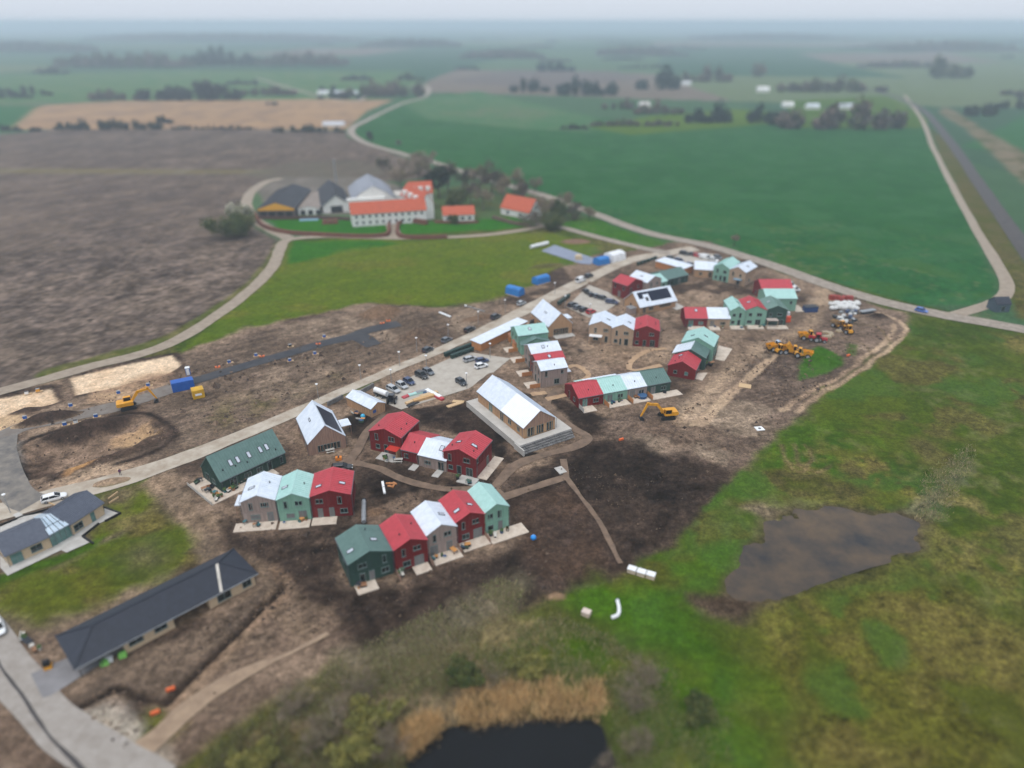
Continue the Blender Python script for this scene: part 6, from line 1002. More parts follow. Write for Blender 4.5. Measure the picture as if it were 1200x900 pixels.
for k, (px, m, lb) in enumerate((((268.7, 425), 'b', 'blue cable box on the soil by the spur, between orange pads'), ((300, 417), 'b', 'blue cable box with an orange pad beside the spur'), ((340, 406), 'd', 'dark cable box above the middle of the spur'), ((369, 415), 'b', 'blue cable box below the upper spur'), ((339.6, 423), 'b', 'blue cable box below the middle of the spur'), ((380, 395), 'b', 'blue cable box by the far end of the spur'), ((139, 461), 'b', 'blue cable box between excavator and sand pad'), ((173.7, 452), 'b', 'blue cable reel below the long sand pad'), ((83, 476), 'b', 'blue and orange box by the dark soil bank'), ((29.5, 490.5), 'b', 'blue box at the left sand pad corner'), ((112.5, 488.5), 'b', 'tall blue box on the bank behind the pit'), ((76, 498), 'b', 'blue crate at the left end of the pit bank'), ((89, 495.5), 'w', 'white sack on the pit bank'), ((44.5, 458), 'y', 'small yellow compactor on the left sand pad'), ((31, 460.5), 'w', 'pale mixer beside the yellow compactor'))):
    mm = {'b': MATS['container_blue'], 'd': DARKM, 'w': WHITE, 'y': YELLOW}[m]
    simple('cable_box' if m in 'bd' else 'site_machine', px, R(25), lb, 'site box', [('case', mm, -.42, .42, -.3, .3, .1, .8), ('lid', STEEL if m != 'w' else DARKM, -.44, .44, -.32, .32, .801, .86), ('pallet', WOODP, -.7, 1.1, -.4, .4, -.05, .099)])
for px, lb in (((255, 430), 'orange duct pad at the lower end of the spur'), ((307, 417.5), 'orange duct pad right of a blue cable box'), ((373, 403), 'orange duct pad on the upper side of the spur'), ((455, 376), 'orange cones group beside the spur end'), ((448, 379), 'orange cones group on the new asphalt end')):
    simple('duct_coil', px, R(20), lb, 'duct', [('coil', mat('duct_orange', (224, 112, 54), 0.6), -.7, .7, -.4, .4, 0, .3), ('band', DARKM, -.2, .2, -.42, .42, .301, .34)])
# ------------------------------------------------------------------ lamps, bins
def lamp(px, label, h=4.3):
    P = gat(*px); root = thing('street_lamp', P, 0, label, 'street lamp', 'slim street lamps'); b = MB(); b.tube((0, 0, -.3), (0, 0, h), .085, .06, n=7); b.build('pole', STEEL, root)
    b = MB(); b.tube((0, 0, h + .001), (0, 0, h + .3), .16, .34, n=10); b.tube((0, 0, h + .301), (0, 0, h + .36), .38, .3, n=10); b.build('lamp_head', WHITE, root); return root
for px, lb in (((423, 445), 'street lamp on the verge opposite the timber shed'), ((459, 450.5), 'street lamp behind the silver estate car'), ((468.6, 429), 'street lamp across the lane from the car park row'), ((488.6, 412), 'street lamp beside the dark roadside hatchback'), ((500, 433.5), 'street lamp at the car park entrance by the grey car'), ((525.6, 396), 'street lamp by the soil bank next to the dark grey car'), ((560.6, 380), 'street lamp above the black roadside estate car'), ((592, 366), 'street lamp by the uppermost roadside car'), ((574.4, 419), 'street lamp at the bin end of the long carport'), ((547, 455), 'street lamp near the lone dark hatchback'), ((373.3, 467.8), 'street lamp on the green verge above the timber house'), ((12.4, 601), 'thin street lamp by the lane left of the white car'), ((662, 361), 'street lamp at the corner of the second car park'), ((691, 371), 'street lamp just behind the red car'), ((596, 315), 'street lamp far beyond the blue tarpaulins') if False else ((650, 345), 'street lamp between lane and second car park')):
    lamp(px, lb)
BING = mat('bin_green', (30, 62, 54), 0.5, scale=1, rgb2=(24, 50, 46))
def bin_(P, ang, label, group):
    root = thing('waste_bin', P, ang, label, 'bin', group); b = MB(); b.add([(-.55, -.4, .15), (.55, -.4, .15), (.55, .4, .15), (-.55, .4, .15), (-.65, -.5, 1.2), (.65, -.5, 1.2), (.65, .5, 1.2), (-.65, .5, 1.2)], [(3, 2, 1, 0), (4, 5, 6, 7), (0, 1, 5, 4), (1, 2, 6, 5), (2, 3, 7, 6), (3, 0, 4, 7)]); b.build('body', BING, root)
    b = MB(); b.prism([(-.55, 1.201), (.55, 1.201), (.4, 1.38), (-.4, 1.38)], -.68, .68, 'x'); b.build('lid', BING, root); b = MB()
    for x in (-.45, .45):
        for y in (-.32, .32): b.tube((x - .05, y, .1), (x + .05, y, .1), .1, n=8)
    b.build('castors', BLACK, root); return root
proto = bin_(at(523, 417.5, .04), angp((523, 417.5), (556, 405.5)), 'dark green wheeled bin in the double row beside the long carport', 'double row of green bins'); first = True
for (a_, b2, n, lb, gr) in (((523, 417.5), (556, 405), 9, None, None), ((530.5, 420), (552.5, 412), 6, None, None), ((655, 357), (666, 349), 6, 'dark green bin in the row behind the gabled timber house', 'green bins by the second car park'), ((748, 311), (768, 304), 6, 'dark green bin left of the far white carport', 'green bins by the far carport')):
    A, B = at(*a_, .04), at(*b2, .04)
    for k in range(n):
        if first: first = False; continue
        c = copy_tree(proto); c.location = A.lerp(B, k / (n - 1)); c.rotation_euler.z = math.atan2(B.y - A.y, B.x - A.x)
        if lb: c['label'] = lb; c['group'] = gr
# low walls along the lane
low_wall('gabion_wall', [(384, 475.5), (402, 466.5)], 1.1, .4, STONE, 'short grey block wall between timber house and timber shed', 'wall'); low_wall('gabion_wall', [(421, 462.5), (438, 453)], 1.1, .4, STONE, 'short grey block wall at the car park end of the timber shed', 'wall')
low_wall('screen_wall', [(621, 382), (641, 371)], 1.8, .3, mat('dark_screen', (78, 80, 86), 0.8, scale=0.5), 'dark grey screen wall linking carport and gabled timber house', 'wall')
low_wall('house_screen', [(567, 538), (575, 533)], 1.4, .2, WHITE, 'white-topped wind screen on the right red house side terrace', 'screen')
# stone steps on the dark soil
root = thing('stone_steps', at(656, 550), R(-65), 'short flight of pale stone steps in the dark soil', 'steps')
for k in range(4): part_box(root, 'step', CONC_G, -.9 + k * .65, -.3 + k * .65, -.9, .9, -.2, .12 + .0 * k)
# ------------------------------------------------------------------ stored materials
BAGW = mat('bag_white', (220, 220, 216), 0.8, scale=1.5, rgb2=(190, 192, 194))
def bag(px, label, s=1.0, m=None, group='white bulk bags in the store by the country road', z=0):
    P = gat(*px); root = thing('bulk_bag', P + Vector((0, 0, z)), random.uniform(0, 3), label, 'bulk bag', group); b = MB(); b.lump((0, 0, .55 * s), (.75 * s, .75 * s, .6 * s), n=8, rings=5, jit=.1, flat=.12); b.build('sack', m or BAGW, root)
    b = MB()
    for t in range(4): a_ = t * 1.57 + .78; b.tube((math.cos(a_) * .55 * s, math.sin(a_) * .55 * s, .8 * s), (math.cos(a_) * .3 * s, math.sin(a_) * .3 * s, 1.3 * s), .05, n=4)
    b.build('strap', m or BAGW, root); return root
def pallet(px, ang, label, m, h=1.0, L=1.6, W=1.2, group='pallets of material in the store by the country road', name='material_pallet'):
    return simple(name, px, ang, label, 'pallet', [('pallet', WOODP, -L / 2, L / 2, -W / 2, W / 2, 0.02, .14)] + [('stack', m, -L / 2 + .05, L / 2 - .05, -W / 2 + .05, W / 2 - .05, .141, h)] + [('strapping', DARKM, -.06, .06, -W / 2 + .04, W / 2 - .04, h + .001, h + .02)], group)
BRICKR = mat('brick_red', (166, 66, 56), 0.8, scale=2, rgb2=(128, 48, 44)); random.seed(21)
for k in range(5): pallet((975 + k * 5, 353 + random.uniform(-2.2, .8)), R(random.uniform(-15, 15)), 'pallet of red bricks at the road end of the material store', BRICKR, 1.5 + random.uniform(-.3, .6), 2.2, 1.6, 'pallets of red bricks')
for k in range(14): bag((974 + (k % 7) * 5 + random.uniform(-1, 1), 358.5 + (k // 7) * 4.2 + random.uniform(-1, 1)), 'large white bulk bag in the heap below the red brick pallets', random.uniform(1.2, 1.9))
for k in range(12): bag((978 + random.uniform(0, 24), 367 + random.uniform(0, 12)), 'small pale bag among dark material in the lower bag store', random.uniform(.7, 1.1), group='small pale bags in the lower store')
for k in range(12): pallet((976 + random.uniform(0, 28), 366 + random.uniform(0, 16)), R(random.uniform(0, 90)), 'pallet of dark wrapped material in the lower bag store', random.choice([DARKM, STEEL, mat('wrap_blue', (70, 86, 116), 0.5), mat('wrap_black', (44, 46, 50), 0.5)]), random.uniform(.6, 1.4), group='dark pallets in the lower store')
for k in range(9): pallet((966 + random.uniform(0, 18), 388 + random.uniform(0, 8)), R(random.uniform(0, 90)), 'low pallet of pale paving stones on the mud', mat('paver_tan', (176, 160, 136), 0.85), random.uniform(.3, .6), group='pallets of pale paving stones')
simple('skip_container', (949, 364.5), R(5), 'dark blue skip standing on the mud right of the mint long house', 'skip', [('body', mat('skip_blue', (36, 62, 110), 0.6, scale=1), -2.2, 2.2, -1.2, 1.2, .05, 1.9), ('rim', DARKM, -2.3, 2.3, -1.3, 1.3, 1.901, 2.0)])
simple('work_platform', (1016, 367), R(20), 'pale grey lifting platform on the grass by the country road', 'lift', [('deck', STEEL, -3, 3, -.8, .8, .9, 1.2), ('chassis', DARKM, -2, 2, -.7, .7, .1, .899)])
for px, c, lb in (((922, 377), (222, 84, 44), 'orange and white barrier beside the dark green house'), ((921, 372), (214, 216, 220), 'white site unit behind the orange barrier')):
    simple('site_barrier', px, R(0), lb, 'barrier', [('panel', mat('bar_%d' % c[0], c, 0.6), -1, 1, -.5, .5, .1, 2.0), ('foot', DARKM, -1.1, 1.1, -.6, .6, 0, .099)])
# pile beside the first car park
for k, (px, L, m, lb) in enumerate((((486, 470), 5.5, WOODP, 'long stack of pale boards at the lower edge of the car park pile'), ((497, 468), 6, mat('ply', (196, 158, 110), 0.8, scale=2), 'stack of brown plywood in the middle of the car park pile'), ((479, 464), 4, RED_R, 'red bundle of metal sheets in the car park pile'), ((487, 462), 4, MINT_R, 'mint bundle of metal sheets in the car park pile'), ((484, 474), 3.5, DARKM, 'dark timber bundle at the corner of the car park pile'), ((503, 463.5), 5, WOODP, 'upper stack of boards in the car park pile'), ((508, 462.5), 6, WHITE, 'white pipe bundle at the hall end of the car park pile'), ((512, 465.5), 5, RED_R, 'red pipe bundle beside the white pipes'), ((494, 460), 3, STEEL, 'grey bundle behind the board stacks'), ((500, 459), 2.5, mat('blue_bits', (70, 110, 150), 0.6), 'small blue-wrapped bundle behind the board stacks'))):
    a_ = angp((483, 474), (508, 465)) + random.uniform(-.15, .15) if k not in (6, 7) else angp((503, 460), (516, 467)); h_ = random.uniform(.4, .9)
    simple('material_bundle', px, a_, lb, 'material stack', [('stack', m, -L / 2, L / 2, -.55, .55, .1, h_), ('bearer', WOODP, -L / 2 + .4, -L / 2 + .6, -.65, .65, -.05, .099), ('bearer', WOODP, L / 2 - .6, L / 2 - .4, -.65, .65, -.05, .099)], 'bundles in the material pile by the car park')
for px, ang, L, lb in (((533, 474.5), R(35), 4.5, 'pale boards lying on the dark lawn, longer stack'), ((537, 471), R(-10), 3.0, 'pale boards crossing the longer stack on the dark lawn')):
    simple('board_stack', px, ang, lb, 'boards', [('boards', WOODP, -L / 2, L / 2, -.6, .6, .05, .3), ('bearer', WOODP, -L / 3, -L / 3 + .15, -.7, .7, -.1, .049)])
# culvert pipe, beams, balls, white things on the meadow
P0, P1_ = at(426.5, 614), at(426.5, 589); root = thing('culvert_pipe', P0, math.atan2((P1_ - P0).y, (P1_ - P0).x), 'long grey corrugated culvert pipe lying between the rows', 'pipe'); L = (P1_ - P0).length; b = MB(); n = 26
for k in range(n): b.tube((L * k / n, 0, .5), (L * (k + 1) / n, 0, .5), .5 if k % 2 else .44, .44 if k % 2 else .5, n=12, cap=k in (0, n - 1))
b.build('pipe', STEEL, root); b = MB(); b.tube((L + .01, 0, .5), (L + .2, 0, .5), .56, n=12); b.build('collar', DARKM, root)
simple('white_beam', (449.5, 572), R(105), 'white beam lying on the soil between the rows of houses', 'beam', [('beam', WHITE, -2.2, 2.2, -.25, .25, .05, .4), ('strap', DARKM, -.05, .05, -.26, .26, .401, .42)])
for k in range(5):
    P = gat(455 + k * 2.0, 567 + (k % 2) * 3); root = thing('cut_log', P, random.uniform(0, 3), 'short cut log in the heap by the white beam', 'log', 'heap of cut logs'); b = MB(); b.tube((-.5, 0, .22), (.5, 0, .22), .22, n=9); b.build('log', ORG_W, root)
for px, c, r, lb, zz in (((625, 632), (40, 140, 220), .55, 'bright blue ball on the dark soil right of the front row', 0), ((425.5, 490), (60, 170, 210), .6, 'cyan play ball beside the timber shed', 0)):
    P = gat(*px); root = thing('play_ball', P, 0, lb, 'ball'); b = MB(); b.lump((0, 0, r), (r, r, r), n=14, rings=9, jit=0); b.build('ball', mat('ball_%d' % c[0], c, 0.4, var=0.03), root, smooth=True); b = MB(); b.tube((0, 0, 2 * r - .02), (0, 0, 2 * r + .04), .06, n=6); b.build('valve', WHITE, root)
for k in range(3):
    P0, P1_ = at(738, 668.5), at(765, 677); P = P0.lerp(P1_, (k + .5) / 3); a_ = angp((738, 668.5), (765, 677))
    simple('concrete_block', (740.5 + k * 11, 669.7 + k * 3.3), a_, ['white lidded crate nearest the footpath end in the row of three', 'middle white lidded crate in the row of three on the grass', 'white lidded crate at the meadow end of the row of three'][k], 'crate', [('crate', mat('crate_tan', (186, 170, 152), 0.8), -.75, .75, -.6, .6, .0, .8), ('lid', WHITE, -.78, .78, -.63, .63, .801, .9)], 'row of three crates on the grass')
simple('single_crate', (687, 720), R(-30), 'single pale lidded crate alone on the green grass', 'crate', [('crate', MATS['crate_tan'], -.7, .7, -.55, .55, 0, .8), ('lid', mat('lid_pink', (206, 190, 178), 0.8), -.73, .73, -.58, .58, .801, .88)])
root = thing('curved_pipe', gat(722, 722), 0, 'white J-shaped curved pipe lying on the bright grass', 'pipe'); b = MB(); O = at(722, 722); pts = [at(x, y) - O for x, y in ((723.5, 706), (725, 712), (725.5, 718), (724, 722.5), (720, 724.5), (716.5, 725.5))]
for p_, q_ in zip(pts, pts[1:]): b.tube(p_ + Vector((0, 0, .4)), q_ + Vector((0, 0, .4)), .32, n=10)
b.build('pipe', WHITE, root); b = MB(); b.tube(pts[0] + Vector((0, .0, .4)), pts[0] + Vector((0, .25, .4)), .38, n=10); b.build('collar', STEEL, root)
simple('manhole_slab', (890, 502.5), R(10), 'white square slab lying on the churned mud', 'slab', [('slab', WHITE, -1.0, 1.0, -.9, .9, .05, .2), ('cover', DARKM, -.3, .3, -.3, .3, .201, .22)])
simple('sheet_board', (873, 452), R(-20), 'tan board lying on the mud above the tyre tracks', 'board', [('board', WOODP, -1.6, 1.6, -1.2, 1.2, .05, .14), ('bearer', WOODP, -1.5, -1.4, -1.2, 1.2, -.05, .049)])
for px, lb in (((728, 515.5), 'orange mesh marker on the dark soil below the excavator'), ((994, 417), 'orange barrel marker by the green mound'), ((182, 836), 'orange plastic sheet in the trench corner at lower left'), ((200, 808), 'orange plastic bag by the trench bend')):
    simple('orange_marker', px, R(30), lb, 'marker', [('panel', mat('marker_orange', (222, 104, 52), 0.6), -.6, .6, -.2, .2, .05, .5), ('foot', DARKM, -.3, .3, -.3, .3, -.1, .049)])
P0, P1_ = gat(547, 360), gat(568, 366); root = thing('lamp_mast', P0, math.atan2((P1_ - P0).y, (P1_ - P0).x), 'unmounted lamp mast lying on the soil beside the lane', 'lamp mast'); L = (P1_ - P0).length; b = MB(); b.tube((0, 0, .5), (L, 0, .4), .12, .18, n=8); b.build('pole', STEEL, root); b = MB(); b.tube((-.7, 0, .5), (-.01, 0, .5), .4, .2, n=10); b.build('lamp_head', WHITE, root)
P0, P1_ = gat(514, 366.5), gat(527, 372); root = thing('white_pole_pack', P0, math.atan2((P1_ - P0).y, (P1_ - P0).x), 'white pack of poles lying at the meadow edge', 'poles'); L = (P1_ - P0).length; b = MB()
for k in range(4): b.tube((0, k * .22, .25), (L, k * .22, .25), .11, n=6)
b.build('poles', WHITE, root); part_box(root, 'bearer', WOODP, L * .3, L * .3 + .15, -.2, .9, -.05, .139)
simple('soil_sieve', (678, 304), R(0), 'round tan sack by the lane above the white van', 'sack', [('sack', mat('sack_tan', (196, 176, 148), 0.9), -1.4, 1.4, -1.2, 1.2, 0, 1.7), ('top', mat('sack_top', (206, 190, 164), 0.9), -1.0, 1.0, -.8, .8, 1.701, 2.1)])
# picnic tables, terrace clutter
def picnic(px, ang, label, m=None):
    m = m or mat('table_grey', (186, 182, 174), 0.8, scale=2); root = simple('picnic_table', px, ang, label, 'picnic table', [('table_top', m, -1.0, 1.0, -.4, .4, .7, .76), ('bench', m, -1.0, 1.0, -.85, -.6, .42, .47), ('bench', m, -1.0, 1.0, .6, .85, .42, .47)])
    for x in (-.7, .7): b = MB(); b.box(x - .05, x + .05, -.8, .8, .34, .419); b.box(x - .05, x + .05, -.3, .3, .42, .699); b.box(x - .05, x + .05, -.75, -.6, -.1, .339); b.box(x - .05, x + .05, .6, .75, -.1, .339); b.build('leg', m, root)
    return root
picnic((387, 529.5), R(25), 'grey picnic table in front of the glazed timber gable'); picnic((467, 540.5), R(0), 'grey picnic table under the orange awning')
simple('orange_barrel', (397, 538.5), R(10), 'orange barrel lying near the picnic table', 'barrel', [('barrel', mat('orange_b', (222, 132, 52), 0.5), -.7, .7, -.4, .4, .05, .8), ('band', DARKM, -.2, .2, -.41, .41, .801, .82)])
random.seed(5)
CL = [mat('cl_%d' % i, c, 0.7, var=0.05) for i, c in enumerate([(40, 44, 52), (60, 84, 120), (196, 140, 80), (210, 206, 198), (74, 92, 74), (150, 110, 80), (54, 110, 120)])]
def clutter(P4, n, label, group, big=0.9):
    A, B, C_, D_ = [at(*p) for p in P4]
    for k in range(n):
        u, v = random.random(), random.random(); P = A.lerp(B, u).lerp(D_.lerp(C_, u), v); P.z = .07; s = random.uniform(.35, big); root = thing('terrace_item', P, random.uniform(0, 3), label, 'terrace item', group); m = random.choice(CL); t = random.randrange(4)
        if t == 0: part_box(root, 'crate', m, -s / 2, s / 2, -s / 2, s / 2, 0, s * .7); part_box(root, 'lid', random.choice(CL), -s / 2 - .02, s / 2 + .02, -s / 2 - .02, s / 2 + .02, s * .701, s * .76)
        elif t == 1:
            part_box(root, 'table_top', m, -s * .8, s * .8, -s * .5, s * .5, .68, .74); b = MB()
            for x in (-.7, .7):
                for y in (-.4, .4): b.box(x * s - .03, x * s + .03, y * s - .03, y * s + .03, 0, .679)
            b.build('legs', DARKM, root)
        elif t == 2:
            b = MB(); b.tube((0, 0, 0), (0, 0, s * .7), s * .35, s * .5, n=9); b.build('pot', m, root); b = MB(); b.lump((0, 0, s), (s * .5, s * .5, s * .5), n=8, rings=5, jit=.3); b.build('plant', mat('pot_plant', (70, 92, 50), 0.9), root)
        else: part_box(root, 'seat', m, -s * .9, s * .9, -.25, .25, .4, .46); part_box(root, 'backrest', m, -s * .9, s * .9, .251, .3, .4, .85); part_box(root, 'leg_frame', DARKM, -s * .8, s * .8, -.2, .2, 0, .399)
clutter([(226, 566), (238, 562), (262, 582), (254, 588)], 16, 'odd item in the clutter on the deck left of the green barn', 'clutter on the green barn deck'); clutter([(264, 580), (310, 556), (308, 553), (262, 575)], 14, 'odd item in the clutter along the green barn terrace', 'clutter along the green barn')
clutter([(282, 618), (326, 616), (326, 614), (284, 614)], 3, 'garden item on the grey house terrace in the row of three', 'garden items on the grey terrace'); clutter([(330, 614), (362, 611), (362, 609), (330, 611)], 4, 'garden item on the mint house terrace in the row of three', 'garden items on the mint terrace')
clutter([(508, 660), (534, 648), (534, 643), (506, 655)], 5, 'garden item on the front-row grey house terrace', 'garden items on the front-row grey terrace'); clutter([(540, 645), (566, 634), (565, 630), (538, 641)], 5, 'garden item on the terrace beside the front-row mint house', 'garden items beside the front-row mint house'); clutter([(572, 632), (600, 620), (596, 616), (570, 628)], 5, 'garden item on the front-row mint house terrace', 'garden items on the front-row mint terrace'); clutter([(466, 676), (478, 671), (476, 668), (466, 672)], 3, 'garden item below the left red house of the front row', 'garden items below the left red house'); clutter([(414, 693), (430, 687), (428, 684), (414, 689)], 3, 'garden item below the front-row dark green house', 'garden items below the dark green house')
clutter([(445, 540), (463, 545), (464, 540), (446, 535)], 5, 'garden item on the stone terrace by the orange awning', 'garden items by the orange awning'); clutter([(536, 566), (552, 570), (552, 565), (536, 561)], 3, 'garden item on the right red house front terrace', 'garden items by the right red house'); clutter([(705, 476), (782, 462), (782, 460), (706, 473)], 8, 'garden item on a terrace of the four low cottages', 'garden items of the four low cottages')
clutter([(824, 432), (836, 428), (832, 420), (822, 424)], 10, 'odd item in the yard right of the three joined houses', 'yard items by the three joined houses', 1.4); clutter([(398, 480), (425, 496), (430, 492), (405, 476)], 8, 'play item in the sandy bed beside the timber shed', 'play items by the timber shed'); clutter([(804, 385), (900, 385), (900, 383), (804, 383)], 9, 'garden item on a terrace of the far terrace row', 'garden items of the far terrace'); clutter([(20, 745), (42, 770), (52, 762), (30, 742)], 6, 'building item left by the hipped bungalow', 'building items by the hipped bungalow', 1.3); clutter([(135, 745), (160, 732), (158, 728), (135, 740)], 4, 'building item in front of the hipped bungalow', 'building items before the hipped bungalow'); clutter([(228, 704), (246, 698), (246, 692), (230, 698)], 7, 'dark item stored in the recess of the hipped bungalow', 'items in the bungalow recess', 1.2)
simple('hot_tub', (774, 466.5), ai, 'round blue hot tub on the grey cottage terrace', 'hot tub', []) 
root = bpy.data.objects['hot_tub']; root.location.z = .07; root.location.x = at(752.5, 466).x; root.location.y = at(752.5, 466).y; b = MB(); b.tube((0, 0, 0), (0, 0, .75), 1.2, n=18); b.build('tub', mat('tub_blue', (40, 74, 116), 0.5), root); b = MB(); b.tube((0, 0, .751), (0, 0, .85), 1.25, 1.1, n=18); b.build('cover', mat('tub_cover', (58, 96, 136), 0.6), root)
for px, m, lb in (((57, 783), YELLOW, 'yellow and black mini digger on the grey yard'), ((123, 778), mat('lime', (130, 200, 96), 0.6), 'upper lime green tub beside the strip of grass'), ((144, 769), MATS['lime'], 'lime green tub nearest the bungalow wall'), ((128, 774), WHITE, 'white tub between two lime green tubs')):
    simple('yard_tub' if m is not YELLOW else 'mini_digger', px, R(25), lb, 'tub' if m is not YELLOW else 'digger', [('body', m, -.55, .55, -.4, .4, .02, .7), ('top', m if m is not YELLOW else BLACK, -.5, .4, -.35, .35, .701, .8 if m is not YELLOW else 1.7)])
# a person beside the lane
PP = at(141.5, 557, .05); per = thing('person', PP, R(-40), 'person in a purple jacket and dark trousers walking along the lane', 'person')
def skin(name, V, E_, rad, m, parent, lv=2):
    me = bpy.data.meshes.new(name); me.from_pydata(V, E_, []); o = bpy.data.objects.new(name, me); COL.objects.link(o); o.parent = parent; md = o.modifiers.new('skin', 'SKIN'); 
    for i, r_ in enumerate(rad): me.skin_vertices[0].data[i].radius = (r_, r_)
    me.skin_vertices[0].data[0].use_root = True; o.modifiers.new('sub', 'SUBSURF').levels = 1; o.modifiers['sub'].render_levels = 1; me.materials.append(m); return o
V = [(0, 0, .95), (0, 0, 1.2), (0, 0, 1.42), (0, 0, 1.54), (.02, 0, 1.68), (0, .1, .9), (.12, .1, .5), (.05, .1, .08), (.2, .1, .05), (0, -.1, .9), (-.08, -.1, .5), (-.22, -.1, .1), (-.08, -.1, .05), (0, .2, 1.4), (-.1, .25, 1.12), (.02, .26, .88), (0, -.2, 1.4), (.1, -.25, 1.12), (.24, -.25, .92)]
E_ = [(0, 1), (1, 2), (2, 3), (3, 4), (0, 5), (5, 6), (6, 7), (7, 8), (0, 9), (9, 10), (10, 11), (11, 12), (2, 13), (13, 14), (14, 15), (2, 16), (16, 17), (17, 18)]
try:
    bd = skin('body', V, E_, [.15, .15, .14, .06, .11, .09, .07, .05, .045, .09, .07, .05, .045, .07, .05, .04, .07, .05, .04], mat('trousers', (44, 44, 60), 0.8), per)
    jk = skin('jacket', [(0, 0, .92), (0, 0, 1.2), (0, 0, 1.43), (0, .2, 1.41), (-.1, .25, 1.12), (.0, .26, .95), (0, -.2, 1.41), (.1, -.25, 1.12), (.2, -.25, .98)], [(0, 1), (1, 2), (2, 3), (3, 4), (4, 5), (2, 6), (6, 7), (7, 8)], [.18, .18, .165, .085, .07, .06, .085, .07, .06], mat('purple', (108, 52, 104), 0.8), per)
    hd = skin('hair', [(-.02, 0, 1.7), (-.03, 0, 1.77)], [(0, 1)], [.115, .08], mat('hair', (60, 44, 36), 0.8), per)
except Exception as ex: print('person', ex)

# ------------------------------------------------------------------ trees, woods, reeds, shrubs
def tris_mesh(name, V, mats, mi=None, parent=None):
    """V: (n,3,3) triangles"""
    n = len(V); me = bpy.data.meshes.new(name); me.vertices.add(n * 3); me.vertices.foreach_set('co', V.astype(np.float32).ravel()); me.loops.add(n * 3); me.loops.foreach_set('vertex_index', np.arange(n * 3, dtype=np.int32)); me.polygons.add(n); me.polygons.foreach_set('loop_start', np.arange(0, n * 3, 3, dtype=np.int32))
    for m in mats: me.materials.append(m)
    if mi is not None: me.polygons.foreach_set('material_index', mi.astype(np.int32))
    me.update(calc_edges=True); o = bpy.data.objects.new(name, me); COL.objects.link(o)
    if parent: o.parent = parent
    return o
def np_leaves(blobs, n, size, long=1.0, up=0.0, seed=0):
    """blobs (k,6) centre+radii -> triangles (k*n,3,3)"""
    g = np.random.default_rng(seed); B = np.repeat(np.array(blobs, float), n, 0); k = len(B)
    d = g.normal(size=(k, 3)); d /= np.linalg.norm(d, axis=1)[:, None]; r = g.random(k) ** 0.45; C = B[:, :3] + d * r[:, None] * B[:, 3:]
    e1 = g.normal(size=(k, 3)); e1[:, 2] += up; e1 /= np.linalg.norm(e1, axis=1)[:, None]; e2 = np.cross(e1, g.normal(size=(k, 3))); e2 /= np.linalg.norm(e2, axis=1)[:, None] + 1e-9
    s = size * g.uniform(0.55, 1.45, k)[:, None]; e1 *= s * long; e2 *= s
    T = np.stack([C - e1 - e2 * 0.5, C + e1, C - e1 * 0.3 + e2 * 0.7], 1); T[:, :, 2] = np.maximum(T[:, :, 2], 0.02); return T
LEAF = {'dark': [mat('leaf_dark', (52, 62, 44), 0.9), mat('leaf_dark_b', (38, 48, 36), 0.9), mat('leaf_dark_c', (64, 70, 50), 0.9)], 'twig': [mat('twig', (142, 126, 110), 0.95), mat('twig_b', (116, 102, 88), 0.95), mat('twig_c', (122, 114, 86), 0.95)], 'green': [mat('leaf_green', (78, 88, 42), 0.9), mat('leaf_green_b', (64, 78, 38), 0.9), mat('leaf_green_c', (92, 96, 50), 0.9)], 'conifer': [mat('leaf_con', (34, 50, 42), 0.9), mat('leaf_con_b', (28, 42, 36), 0.9)], 'brown': [mat('wood_brown', (110, 94, 84), 0.95), mat('wood_brown_b', (84, 74, 68), 0.95), mat('wood_brown_c', (88, 90, 66), 0.95)], 'willow': [mat('willow', (134, 128, 66), 0.9), mat('willow_b', (112, 112, 58), 0.9)], 'pale': [mat('blossom', (190, 186, 168), 0.9), mat('blossom_b', (150, 150, 124), 0.9)]}
BARK = mat('bark', (96, 84, 74), 0.95, scale=2, rgb2=(66, 58, 52)); BARK_P = mat('bark_pale', (158, 146, 132), 0.95, scale=2, rgb2=(116, 104, 94))
